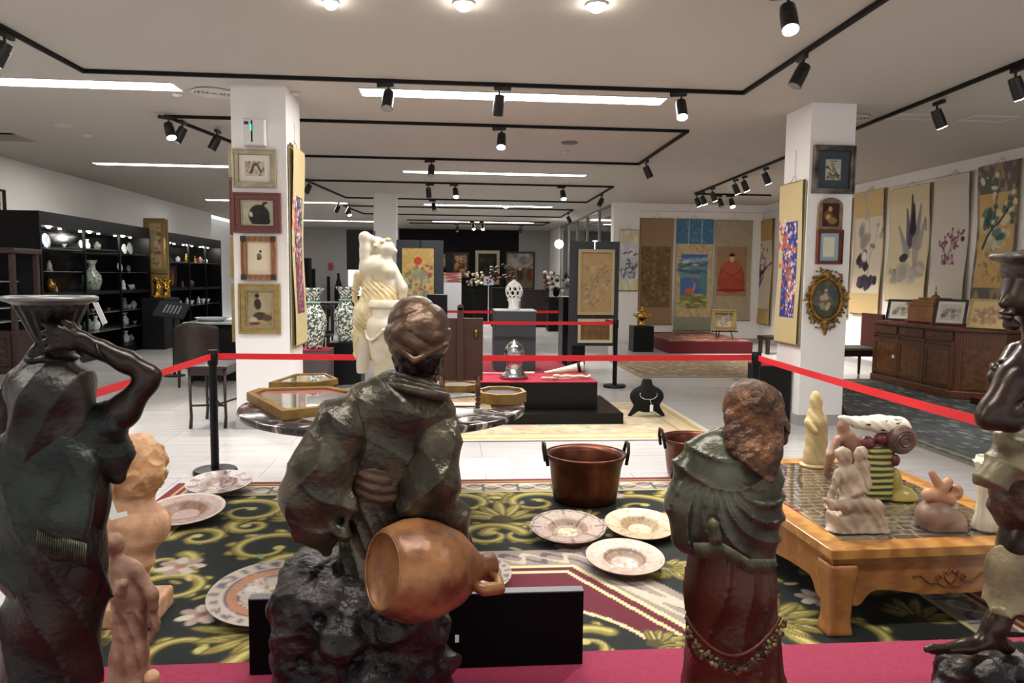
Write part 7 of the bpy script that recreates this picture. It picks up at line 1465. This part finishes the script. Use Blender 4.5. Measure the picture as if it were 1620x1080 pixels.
    g.chain(s.P((105, 760, 52, 0), (98, 860, 62, .0), (88, 960, 68, 0), (80, 1060, 64, 0), (84, 1240, 58, 0)), .05, fl=((0, 1, 0), .8)); g.disp(folds(.018, 36, 4, 2)); g.mesh('skirt', br_d, t, flatz=PZ + .001)
    # basin
    c = Vector(s.q(84, 560, 0)); zt = s.q(84, 472)[2] - c.z; R = 60 * k
    bs = build('basin', MB().lathe([(.002, -.002), (R * .42, 0), (R * .45, zt * .12), (R * .36, zt * .2), (R * .5, zt * .4), (R * .72, zt * .75), (R * .8, zt * .86), (R * .78, zt * .9), (R * .3, zt * .7), (.002, zt * .68)], c, 96, fl=16, fa=.035), bronze_d, t, smooth=True)
    bm_ = mat('basin_rim', '6b6b68', .35, .5, col2='8a8a86', scale=8)
    build('rim', MB().lathe([(R * .74, zt * .86), (R * 1.0, zt * .97), (R * 1.02, zt * 1.03), (R * .97, zt * 1.03), (R * .76, zt * .93), (R * .74, zt * .88)], c, 64, M=None).tube([c + Vector((R * math.cos(a), R * math.sin(a), zt)) for a in np.linspace(0, 2 * PI, 48, endpoint=False)], .006, 8, True), bm_, bs, smooth=True)
    tg = Vector(s.q(146, 478, -.02)); build('paper_tag', MB().prism([(0, 0), (.012, 0), (.03, -.045), (.02, -.05)], tg, (1, 0, 0), (0, 0, 1), (0, .0015, 0)), MATS['tag_white'], bs)
carrier()
# ---- 3. hooded woman carrying a child
def hooded():
    s = St(1.96); k = s.k; t = thing('hooded_bronze_statue', 'bronze woman seen from behind in brown lace veil, green shawl and red-brown skirt', 'statue', (s.q(1150, 900)[0], 1.96, PZ))
    veil = bz('bronze_brown_veil', '3d2314', '6b4529', .42, .4, 22, .9); shawl = bz('bronze_olive_shawl', '302f25', '565546', .36, .45, 6, .2); skirt = bz('bronze_red_skirt', '4a2213', '4e2416', .38, .45, 6, .2)
    g = s.grid(1040, 1330, 1260, 590, -.22, .26, .006)
    g.ell(s.q(1192, 648, .03), (36 * k, .07, 44 * k), .01).chain(s.P((1190, 685, 22, .02), (1180, 710, 26, .0)), .02).ell(s.q(1190, 655, .12), (6 * k, .018, 9 * k), .01)
    g.chain(s.P((1150, 730, 60, .02), (1150, 840, 54, .02), (1155, 1000, 52, .02)), .04, fl=((0, 1, 0), .75))
    g.mesh('body', skinb, t, flatz=PZ + .001)
    g = s.grid(1130, 790, 1256, 590, -.24, .2, .0045)
    g.ell(s.q(1191, 642, .0), (45 * k, .085, 43 * k), .01).chain(s.P((1192, 650, 44, -.0), (1194, 690, 43, -.03), (1196, 730, 44, -.06), (1200, 770, 44, -.08)), .02, fl=((0, 1, 0), .8))
    pa, pb, pc = s.q(1148, 712, -.1), s.q(1213, 758, -.1), s.q(1243, 715, -.1); nn = lambda a, b: (-(b[2] - a[2]), b[0] - a[0]); 
    def cutl(a, b): x_, z_ = nn(a, b); l_ = math.hypot(x_, z_); g.D = np.maximum(g.D, -((g.X - a[0]) * x_ + (g.Z - a[2]) * z_) / l_).astype(np.float32)
    cutl(pa, pb); cutl(pb, pc); g.D = np.maximum(g.D, s.q(1149, 700, -.05)[0] - g.X)
    g.cap(s.q(1157, 660, -.03), s.q(1160, 705, -.06), 12 * k, 10 * k, .01); g.disp(lambda X, Y, Z: .004 * np.abs(hnoise(X, Y, Z, 20, 3)) + .004 * hnoise(X, Y, Z, 9, 6) - .004); g.mesh('lace_veil', veil, t)
    g = s.grid(1035, 915, 1256, 660, -.26, .28, .005)
    g.chain(s.P((1116, 716, 33, 0), (1180, 738, 40, 0), (1205, 745, 32, .0)), .03, fl=((0, 1, 0), .8)); g.chain(s.P((1150, 750, 72, .0), (1150, 785, 80, .0), (1148, 830, 82, .0), (1160, 858, 66, 0)), .04, fl=((0, 1, 0), .7))
    g.chain(s.P((1092, 740, 30, -.0), (1084, 800, 28, -.01), (1085, 850, 26, -.02)), .03); g.chain(s.P((1205, 750, 30, -.0), (1208, 810, 27, -.01), (1205, 862, 24, -.02)), .03)
    z1 = s.q(1150, 745)[2]; x0 = s.q(1150, 745)[0]
    def fd(X, Y, Z):
        dr = np.clip((z1 - Z) * 14, 0, 1); hor = np.abs(np.sin(42 * (Z - .9 * (X - x0) ** 2 * 3 + .01 * np.sin(12 * X)))); rad = np.abs(np.sin(9 * np.arctan2(X - x0 + .03, Z - z1 - .03 + 1e-6) + 40 * np.hypot(X - x0, Z - z1)))
        return .015 * ((1 - dr) * (hor ** .5 - .65) + dr * (rad ** .5 - .65)) + .002 * hnoise(X, Y, Z, 7, 2)
    g.disp(fd); zl = s.q(1130, 862)[2]; g.D = np.maximum(g.D, zl - .05 - .35 * 0 - g.Z - .0 * g.X - .1 * np.clip(g.X - x0, -.2, .2) * 0 + np.where(g.X < x0 - .02, .04, -.005 - .25 * np.clip(g.X - x0, 0, .1)).astype(np.float32)); g.mesh('shawl', shawl, t)
    fr = MB()
    for i in range(64):
        u = i / 63; px = 1098 + 128 * u; py = 858 + (26 * min(1, max(0, (u - .35) * 3))); dd = -.105 - .03 * math.sin(u * PI); a = s.q(px, py, dd); fr.tube([a, (a[0] + .001, a[1] - .004, a[2] - .018), (a[0], a[1], a[2] - .042)], [.0019, .0017, .001], 6)
    build('fringe', fr, bz('bronze_fringe2', '3b3a28', '5d5a40', .5, .4, 20), t, smooth=True)
    g = s.grid(1105, 865, 1155, 805, -.2, .02, .004); g.ell(s.q(1128, 828, -.13), (9 * k, .016, 9 * k), .008).cap(s.q(1128, 832, -.13), s.q(1131, 850, -.13), 7 * k, 11 * k, .008); g.disp(lambda X, Y, Z: .002 * np.sin(300 * X)); g.mesh('knot_tassel', MATS['bronze_fringe2'], t)
    g = s.grid(1045, 1340, 1262, 830, -.26, .3, .0062)
    g.chain(s.P((1152, 850, 62, .01), (1155, 930, 68, .01), (1158, 1010, 72, .01), (1160, 1090, 80, .01), (1160, 1200, 84, .01)), .05, fl=((0, 1, 0), .85))
    g.disp(lambda X, Y, Z: .016 * (np.abs(np.sin(46 * (X - x0) + 2.5 * np.sin(4 * Z) + 24 * Y)) ** .6 - .6)); g.mesh('skirt', skirt, t, flatz=PZ + .001)
    fl = MB(); r = random.Random(2)
    for i in range(26):
        u = i / 25; px = 1088 + 150 * u; py = 985 + 75 * math.sin(u * PI) ** .8 + (10 if u < .2 else 0); d = -.125 - .025 * math.sin(u * PI)
        for q_ in range(4): c = s.q(px + r.uniform(-5, 5), py + r.uniform(-5, 5), d + r.uniform(-.01, .01)); fl.ell(c, .008, .006, .007, 8, 6)
    build('rose_trim', fl, bz('bronze_rose', '3a281c', '7a6a48', .35, .5, 30), t, smooth=True)
    build('swag_cord', MB().tube([s.q(1085 + 150 * u, 975 + 62 * math.sin(u * PI) ** .8, -.13 - .03 * math.sin(u * PI)) for u in np.linspace(0, 1, 26)], .005, 8), skirt, t, smooth=True)
    # child carried on the shoulder
    g = s.grid(1205, 700, 1262, 600, -.08, .14, .0042)
    g.ell(s.q(1226, 628, .05), (11 * k, .022, 13 * k), .01).chain(s.P((1228, 645, 13, .04), (1232, 675, 16, .04), (1236, 694, 12, .04)), .02).cap(s.q(1222, 650, .02), s.q(1240, 668, .01), 6 * k, 5 * k, .01).cap(s.q(1240, 668, 0.01), s.q(1248, 684, 0), 5 * k, 3 * k, .01)
    g.disp(lambda X, Y, Z: .003 * hnoise(X, Y, Z, 18, 3)); g.mesh('child', bz('bronze_child', '4a3c2a', '7d6a4c', .42, .4, 10), t)
hooded()
# ---- 4. capped boy with folded arms, foot forward, at the right edge
def boy():
    s = St(2.1); k = s.k; t = thing('capped_boy_bronze_statue', 'bronze boy in a cap with folded arms and one bare foot forward, right edge', 'statue', (s.q(1620, 900)[0], 2.1, PZ))
    cloth = bz('bronze_beige_cloth', '6a6048', '938867', .5, .3, 6, .3); brown = bz('bronze_brown_rags', '33211c', '533a31', .45, .4, 14, .6); capm = bz('bronze_cap', '34302d', '5b5650', .45, .4, 8)
    g = s.grid(1440, 1085, 1790, 385, -.26, .3, .0064)
    # head in profile, facing left
    g.ell(s.q(1632, 455, .0), (44 * k, .075, 50 * k), .01).ell(s.q(1606, 475, .0), (20 * k, .05, 26 * k), .02)
    g.cap(s.q(1595, 462, 0), s.q(1586, 480, 0), 4 * k, 7 * k, .01).ell(s.q(1592, 494, 0), (9 * k, .03, 4 * k), .006).ell(s.q(1592, 502, 0), (9 * k, .028, 4 * k), .006).ell(s.q(1600, 514, 0), (11 * k, .03, 10 * k), .012)
    g.ell(s.q(1600, 462, -.04), (6 * k, .015, 4 * k), 0, sub=True); g.ell(s.q(1640, 475, -.075), (8 * k, .015, 14 * k), .008)
    g.chain(s.P((1640, 505, 26, 0), (1655, 545, 30, 0)), .02)
    g.chain(s.P((1675, 570, 62, .02), (1672, 640, 64, .02), (1668, 720, 60, .02)), .04, fl=((0, 1, 0), .75))
    # near arm: shoulder, elbow low left, forearm across the chest, hand on far upper arm
    g.chain(s.P((1640, 560, 30, -.09), (1606, 600, 27, -.12), (1572, 648, 20, -.13), (1564, 660, 18, -.13)), .02)
    g.chain(s.P((1564, 662, 18, -.13), (1600, 664, 19, -.15), (1650, 640, 16, -.15)), .015)
    g.chain(s.P((1610, 560, 22, .06), (1590, 590, 19, .02), (1577, 598, 16, -.02)), .02)
    for i in range(4): g.chain(s.P((1572 + 3 * i, 578 + 8 * i, 6.5, -.05), (1574 + 3 * i, 582 + 8 * i, 6, -.085), (1590 + 2 * i, 588 + 8 * i, 5, -.105)), .004)
    g.chain(s.P((1585, 572, 6.5, -.04), (1598, 570, 5.6, -.07), (1608, 574, 5, -.09)), .004)
    # legs
    g.chain(s.P((1640, 760, 44, .0), (1620, 860, 36, -.03), (1604, 930, 27, -.04), (1575, 990, 17, -.04), (1562, 1006, 15, -.04)), .03)
    g.chain(s.P((1570, 1012, 16, -.04), (1530, 1022, 14, -.045), (1498, 1026, 11, -.05)), .02, fl=((0, 0, 1), .8)); g.cap(s.q(1575, 1012, -.035), s.q(1592, 1022, -.03), 15 * k, 14 * k, .02)
    for i in range(5): g.chain(s.P((1496, 1024 + 1.0 * i, 6 - .4 * i, -.085 + .02 * i), (1476 + 3.2 * i, 1024 + 2 * i, 6.2 - .7 * i, -.095 + .022 * i), (1466 + 4.4 * i, 1027 + 2 * i, 5.6 - .7 * i, -.098 + .022 * i)), .004)
    g.chain(s.P((1690, 760, 46, .04), (1700, 900, 34, .06), (1705, 1030, 20, .06)), .03)
    g.mesh('body', skinb, t, flatz=PZ + .001)
    # cap
    g = s.grid(1560, 470, 1720, 375, -.18, .18, .0048)
    g.ell(s.q(1640, 428, 0), (52 * k, .095, 36 * k), .01).ell(s.q(1636, 408, 0), (56 * k, .1, 12 * k), .02); g.ell(s.q(1594, 406, 0), (18 * k, .07, 9 * k), .01)
    g.disp(lambda X, Y, Z: .003 * hnoise(X, Y, Z, 12, 3)); g.mesh('cap', capm, t)
    # sash and ragged tunic
    g = s.grid(1510, 905, 1790, 640, -.28, .3, .006)
    g.chain(s.P((1664, 700, 76, -.01), (1642, 780, 76, -.01), (1642, 850, 62, -.01)), .04, fl=((0, 1, 0), .8)); g.disp(lambda X, Y, Z: .008 * hnoise(X, Y, Z, 16, 7) + .01 * (np.abs(np.sin(26 * Z + 14 * X)) - .5)); g.mesh('ragged_tunic', brown, t)
    g = s.grid(1510, 790, 1790, 650, -.3, .3, .0055)
    g.chain(s.P((1690, 700, 30, -.1), (1620, 730, 28, -.13), (1572, 752, 24, -.12), (1544, 762, 8, -.1)), .02); g.chain(s.P((1600, 690, 24, -.08), (1575, 740, 20, -.1)), .02); g.chain(s.P((1690, 690, 60, .0), (1640, 730, 66, .0)), .02, fl=((0, 1, 0), .8))
    g.disp(lambda X, Y, Z: .013 * (np.abs(np.sin(40 * (Z + .5 * X))) ** .6 - .5)); g.mesh('draped_cloth', cloth, t)
    # trouser leg
    g = s.grid(1530, 975, 1790, 840, -.28, .3, .0055)
    g.chain(s.P((1640, 850, 56, -.01), (1616, 900, 50, -.03), (1606, 985, 56, -.04)), .03, fl=((0, 1, 0), .9)); g.chain(s.P((1700, 860, 50, .05), (1704, 985, 50, .06)), .03); g.D = np.maximum(g.D, s.q(1600, 948)[2] - g.Z + .1 * (g.X - s.q(1600, 948)[0]))
    g.disp(lambda X, Y, Z: .015 * (np.abs(np.sin(34 * X + 6 * Z + 20 * Y)) ** .6 - .5)); g.mesh('trousers', cloth, t)
    # rock
    g = s.grid(1455, 1200, 1800, 1010, -.32, .34, .0065)
    g.rbox(s.q(1640, 1095, 0), (135 * k, .2, 45 * k), .05, .03); [g.ell(s.q(x, y, d), (rx * k, rx * k, rx * .7 * k), .03) for x, y, rx, d in ((1520, 1070, 34, -.05), (1560, 1066, 36, -.1), (1600, 1062, 34, -.06), (1540, 1100, 50, .05), (1640, 1055, 36, .1), (1700, 1060, 50, 0), (1490, 1085, 22, -.05))]
    g.disp(lambda X, Y, Z: .02 * (np.abs(hnoise(X, Y, Z, 6, 3)) ** .7 - .35) + .009 * (np.abs(hnoise(X, Y, Z, 14, 5)) - .3)); g.mesh('rock', bronze_rock, t, flatz=PZ + .001)
boy()
# ---- terracotta pieces at the left
terra = mat('terracotta', 'ad7f60', .65, col2='cda07c', scale=14, bump=.35, bscale=60); terra_p = mat('terracotta_pink', '7c5846', .6, col2='a07e66', scale=22, bump=.2, bscale=60)
def bust():
    s = St(3.45); k = s.k; z0 = .0135; t = thing('terracotta_bust', 'orange terracotta curly-haired bust on flared pedestal, seen from behind at left', 'bust', (s.q(205, 800)[0], 3.45, z0))
    g = s.grid(120, 1000, 310, 670, -.3, .34, .0075); ml = s.q(205, 870)[2]
    g.ell(s.q(210, 742, .03), (44 * k, .14, 52 * k), .01).chain(s.P((208, 780, 32, .0), (206, 806, 30, 0), (204, 820, 40, 0)), .04).ell(s.q(212, 752, .17), (9 * k, .03, 10 * k), .02)
    g.chain(s.P((168, 838, 34, .0), (208, 832, 40, .0), (240, 826, 28, .0)), .04, fl=((0, 1, 0), .9)); g.chain(s.P((205, 850, 52, 0), (204, 880, 34, 0)), .04, fl=((0, 1, 0), .8))
    zb = s.q(205, 905)[2]; X0 = s.q(204, 880)[0]
    for a, b, r0, r1 in ((zb + .04, .22, .11, .075), (.22, .1, .075, .1)): g.cap((X0, 3.45, a), (X0, 3.45, b), r0, r1, .03)
    g.rbox((X0, 3.45, .06), (.15, .13, .05), .015, .02); g.disp(lambda X, Y, Z: .004 * np.sin(24 * X + 26 * Z) * (Z > s.q(205, 880)[2]) * (Z < s.q(205, 806)[2])); g.mesh('body', terra, t, flatz=z0 + .001)
    g = s.grid(150, 815, 270, 675, -.24, .24, .0062); g.ell(s.q(210, 738, .0), (49 * k, .145, 50 * k), .01); g.disp(lambda X, Y, Z: .020 * np.abs(hnoise(X, Y, Z, 11, 3)) ** .7 + .006 * np.abs(hnoise(X, Y, Z, 24, 5)) - .014); g.mesh('curly_hair', mat('terracotta_hair', 'a5754c', .55, col2='cf9f72', scale=8), t)
    p = Vector(s.q(168, 812, -.17)); build('paper_tag', MB().prism([(0, .06), (.025, .065), (.045, .0), (.085, .01), (.09, -.012), (.02, -.03), (.01, -.02)], p, (1, 0, 0), (0, 0, 1), (0, .002, 0)), MATS['tag_white'], t)
bust()
def lady():
    s = St(2.2); k = s.k; t = thing('terracotta_lady_figure', 'small pinkish terracotta woman in long pleated dress beside the bronze carrier', 'statuette', (s.q(205, 1000)[0], 2.2, PZ)); g = s.grid(140, 1150, 275, 830, -.14, .16, .0042); bt = s.q(205, 1090)
    zf = PZ
    g.ell(s.q(182, 862, .0), (13 * k, .03, 18 * k), .006).ell(s.q(177, 858, -.01), (14 * k, .03, 15 * k), .008).ell(s.q(193, 863, 0), (4 * k, .01, 4 * k), .006).cap(s.q(184, 878), s.q(190, 892), 7 * k, 9 * k, .01)
    g.chain(s.P((200, 905, 24, 0), (206, 940, 26, 0), (205, 965, 25, 0)), .03, fl=((0, 1, 0), .7)); g.chain(s.P((216, 902, 11, -.01), (240, 940, 9, -.02), (246, 985, 8, -.02), (240, 1010, 6, -.02)), .015); g.chain(s.P((186, 905, 10, .0), (190, 935, 8, -.04), (196, 922, 6, -.05)), .012)
    g.chain(s.P((206, 970, 27, 0), (206, 1030, 28, 0), (204, 1085, 32, 0), (204, 1125, 34, 0)), .02, fl=((0, 1, 0), .8)); lz = s.q(200, 960)[2]
    g.disp(lambda X, Y, Z: .009 * (np.abs(np.sin(95 * (X + .22 * Z) + 3 * np.sin(9 * Z))) ** .6 - .5) * (Z < lz) + .0015 * hnoise(X, Y, Z, 20, 2)); g.mesh('body', terra_p, t, flatz=PZ + .001)
    g = s.grid(215, 1130, 275, 1040, -.12, .12, .004); g.ell(s.q(240, 1072, -.02), (12 * k, .024, 13 * k), .01).cap(s.q(244, 1075, 0), s.q(250, 1125, 0), 8 * k, 12 * k, .01); g.mesh('urn_at_foot', terra, t, flatz=PZ + .001)
lady()
# ---- figures on the honey wood table
TZ2 = KZ + .0
pale_t = mat('pale_terracotta', 'ab9568', .6, col2='c0a878', scale=6, bump=.2, bscale=60); stonef = mat('worn_clay_group', '8d7864', .55, col2='b5a08a', scale=10, bump=.35, bscale=50)
def baseY(px, py, z=None): return atz(px, py, KZ if z is None else z).y
def madonna():
    Y = baseY(1285, 736); s = St(Y); k = s.k; t = thing('hooded_clay_figure', 'slim beige clay veiled standing figure on round base, rear of the low table', 'statuette', (s.q(1288, 736)[0], Y, KZ)); g = s.grid(1255, 745, 1325, 605, -.14, .14, .005)
    g.ell(s.q(1291, 634, 0), (10 * k, .04, 17 * k), .008).cap(s.q(1290, 645), s.q(1290, 665), 10 * k, 16 * k, .015).chain(s.P((1292, 668, 18, 0), (1292, 695, 17, 0), (1288, 725, 19, 0)), .02, fl=((0, 1, 0), .85)).ell(s.q(1298, 634, -.02), (4 * k, .015, 4 * k), .006)
    g.cap(s.q(1278, 668, -.02), s.q(1290, 682, -.06), 6 * k, 5 * k, .01); g.disp(lambda X, Y_, Z: .005 * (np.abs(np.sin(60 * X + 34 * Z)) - .5) + .002 * hnoise(X, Y_, Z, 14, 2)); g.mesh('body', pale_t, t, flatz=KZ + .014)
    build('base', MB().lathe([(.085, 0), (.085, .008), (.07, .016)], (s.q(1287, 736)[0], Y, KZ), 28), pale_t, t, smooth=40)
madonna()
def nymphs():
    Y = baseY(1352, 850) + .1; s = St(Y); k = s.k; t = thing('seated_clay_couple', 'weathered clay group of seated lovers on a rock, nearest front edge of low table', 'statuette', (s.q(1350, 850)[0], Y, KZ)); g = s.grid(1295, 870, 1415, 695, -.16, .16, .0042)
    g.ell(s.q(1336, 722, 0), (13 * k, .035, 15 * k), .006).ell(s.q(1334, 718, -.01), (14 * k, .035, 13 * k), .006).chain(s.P((1338, 735, 9, 0), (1340, 750, 17, 0), (1345, 778, 18, 0), (1350, 795, 22, 0)), .02, fl=((0, 1, 0), .8))
    g.ell(s.q(1362, 718, .02), (11 * k, .03, 14 * k), .008).chain(s.P((1364, 735, 12, .03), (1366, 765, 13, .03)), .02); g.chain(s.P((1326, 748, 7, -.01), (1318, 775, 6, -.02), (1312, 795, 5, -.02)), .01); g.chain(s.P((1355, 750, 7, -.01), (1366, 775, 6, -.04), (1350, 782, 5, -.06)), .01)
    g.chain(s.P((1352, 795, 17, -.02), (1385, 802, 12, -.04), (1394, 825, 8, -.04), (1404, 852, 6, -.05)), .02); g.chain(s.P((1345, 798, 14, -.03), (1318, 800, 7, -.06), (1306, 790, 4, -.06)), .02)
    g.rbox(s.q(1345, 832, .01), (34 * k, .07, 26 * k), .02, .03); g.ell(s.q(1378, 840, 0), (26 * k, .06, 18 * k), .02); g.ell(s.q(1320, 845, 0), (20 * k, .05, 14 * k), .02)
    g.disp(lambda X, Y_, Z: .004 * (np.abs(np.sin(70 * X + 50 * Z + 2 * hnoise(X, Y_, Z, 6, 1))) - .5) + .003 * hnoise(X, Y_, Z, 18, 2)); g.mesh('body', stonef, t, flatz=KZ + .001)
nymphs()
def putto():
    Y = baseY(1345, 752) - .02; s = St(Y); k = s.k; t = thing('clay_cherub_figure', 'brownish clay crouching child figure behind the seated couple', 'statuette', (s.q(1338, 745)[0], Y, KZ)); g = s.grid(1298, 765, 1385, 645, -.14, .14, .005)
    g.cap(s.q(1334, 668), s.q(1336, 690), 7 * k, 11 * k, .01).ell(s.q(1333, 676, -.0), (9 * k, .035, 11 * k), .01).chain(s.P((1340, 692, 13, 0), (1346, 720, 14, 0), (1344, 748, 15, 0)), .02); g.chain(s.P((1325, 695, 7, -.02), (1314, 720, 7, -.03), (1308, 748, 6, -.02)), .015); g.chain(s.P((1356, 694, 7, 0), (1372, 712, 6, -.02), (1366, 732, 5, -.03)), .015)
    g.disp(lambda X, Y_, Z: .002 * hnoise(X, Y_, Z, 18, 2)); g.mesh('body', mat('brown_clay', '6e4b3a', .5, col2='9a745c', scale=8, bump=.2), t, flatz=KZ + .001)
putto()
def striped():
    Y = baseY(1405, 800) + .12; s = St(Y); k = s.k; t = thing('striped_ceramic_figure', 'green and yellow striped ceramic figure carrying a big shell horn, on the low table', 'ceramic figure', (s.q(1405, 795)[0], Y, KZ))
    m = bpy.data.materials.new('striped_glaze'); m.use_nodes = True; N = m.node_tree.nodes; L = m.node_tree.links; b = N['Principled BSDF']; tc = N.new('ShaderNodeTexCoord'); w = N.new('ShaderNodeTexWave'); w.bands_direction = 'Z'; w.inputs['Scale'].default_value = 9.5; w.inputs['Distortion'].default_value = 1.0; rp = N.new('ShaderNodeValToRGB'); rp.color_ramp.interpolation = 'CONSTANT'; e = rp.color_ramp.elements; e[0].color = hx('23402c'); e[1].position = .5; e[1].color = hx('b3a25a'); q_ = e.new(.42); q_.color = hx('1c1c16'); L.new(tc.outputs['Object'], w.inputs[0]); L.new(w.outputs['Fac'], rp.inputs[0]); L.new(rp.outputs[0], b.inputs['Base Color']); b.inputs['Roughness'].default_value = .35
    g = s.grid(1345, 815, 1440, 685, -.14, .16, .005); g.rbox(s.q(1387, 745, 0), (24 * k, .055, 48 * k), .03, .02); g.mesh('striped_body', m, t, flatz=KZ + .001)
    g = s.grid(1395, 815, 1470, 735, -.14, .16, .005); g.ell(s.q(1424, 790, 0), (30 * k, .07, 24 * k), .02).ell(s.q(1412, 762, 0), (14 * k, .05, 26 * k), .03); g.mesh('yellow_sack', mat('yellow_glaze', '8a7a34', .35, col2='a3924a', scale=6), t, flatz=KZ + .001)
    c = Vector(s.q(1424, 694, -.05)); M = Matrix.Rotation(PI / 2 + .1, 3, 'X') @ Matrix.Rotation(.0, 3, 'Y'); hn_ = mat('shell_horn', '4a342c', .4, col2='6a5044', scale=14)
    hb = build('shell_disc', MB().lathe([(.002, -.01), (24 * k, -.02), (24 * k, .03), (18 * k, .05), (16 * k, .048), (14 * k, .056), (10 * k, .05), (8 * k, .06), (5 * k, .052), (.002, .056)], c, 40, M=M), hn_, t, smooth=40)
    g = s.grid(1325, 712, 1450, 648, -.14, .18, .0045); g.chain(s.P((1330, 660, 4, 0), (1356, 668, 10, 0), (1390, 670, 15, 0), (1420, 676, 19, .02)), .01, fl=((0, 1, 0), 1.4)); g.disp(lambda X, Y_, Z: .003 * (np.abs(np.sin(60 * X + 80 * Z)) - .5))
    g.mesh('cloth_bundle', mat('white_black_cloth', '2a2822', .5, col2='d8d0be', scale=26, kind='vor', lo=.2, hi=.24, stretch=(.6, 1, 1.6)), t)
    g = s.grid(1352, 720, 1425, 672, -.14, .14, .0045); g.ell(s.q(1372, 700, -.03), (12 * k, .035, 11 * k), .01).ell(s.q(1394, 694, -.03), (12 * k, .035, 10 * k), .01).ell(s.q(1385, 706, 0), (22 * k, .05, 9 * k), .01); g.mesh('red_ruff', mat('dark_red_glaze', '4a1a1c', .4, col2='6a2c2a', scale=20), t)
    g = s.grid(1402, 745, 1432, 712, -.14, .1, .004); g.ell(s.q(1417, 728, -.06), (7 * k, .02, 10 * k), .01); g.mesh('hand_knot', MATS['dark_red_glaze'], t)
striped()
def clayhouse():
    Y = baseY(1490, 845) + .09; s = St(Y); k = s.k; t = thing('clay_burner_house', 'rounded brown clay burner with arched opening and bow on top, front of low table', 'ceramic burner', (s.q(1488, 845)[0], Y, KZ)); g = s.grid(1440, 860, 1540, 770, -.14, .16, .0042)
    g.cap(s.q(1480, 815, 0), s.q(1500, 825, .02), 32 * k, 28 * k, .02, fl=((0, 0, 1), .85)).rbox(s.q(1488, 832, .01), (34 * k, .08, 16 * k), .03, .02); g.ell(s.q(1468, 803, -.085), (13 * k, .07, 13 * k), 0, sub=True); g.mesh('body', mat('burner_clay', '6f5242', .45, col2='8f7260', scale=5, bump=.15), t, flatz=KZ + .001)
    g = s.grid(1455, 805, 1540, 730, -.12, .14, .004); g.cap(s.q(1474, 748, 0), s.q(1488, 772, 0), 6 * k, 9 * k, .01, fl=((0, 1, 0), .6)).cap(s.q(1500, 762, 0), s.q(1485, 780, 0), 8 * k, 10 * k, .012).ell(s.q(1512, 778, -.0), (12 * k, .03, 14 * k), .006).ell(s.q(1512, 778, -.03), (7 * k, .02, 8 * k), 0, sub=True).cap(s.q(1470, 782, 0), s.q(1500, 790, 0), 12 * k, 12 * k, .01)
    g.mesh('bow', mat('bow_clay', '9a6a4a', .5, col2='b5876a', scale=8, bump=.2), t)
clayhouse()
def boot():
    Y = baseY(1550, 845) + .07; s = St(Y); k = s.k; t = thing('white_ceramic_sleeve_vase', 'tall ribbed off-white ceramic vase at the right corner of the low table', 'vase', (s.q(1557, 848)[0], Y, KZ)); c = Vector(s.q(1557, 848)); h = s.q(1550, 722)[2] - KZ
    build('body', MB().lathe([(.002, 0), (.055, 0), (.06, .01), (.045, h * .2), (.04, h * .45), (.045, h * .75), (.06, h * .9), (.055, h), (.045, h * .98), (.035, h * .7), (.002, h * .6)], (c.x, c.y, KZ), 48, fl=14, fa=.05), mat('offwhite_ceramic', 'cfc4b0', .4, col2='b8a890', scale=12, bump=.3), t, smooth=True)
    build('ruffle', MB().tube([(c.x + (.058 + .008 * math.sin(9 * a)) * math.cos(a), c.y + (.058 + .008 * math.sin(9 * a)) * math.sin(a), KZ + h * .92) for a in np.linspace(0, 2 * PI, 72, endpoint=False)], .006, 6, True), MATS['offwhite_ceramic'], t, smooth=True)
boot()
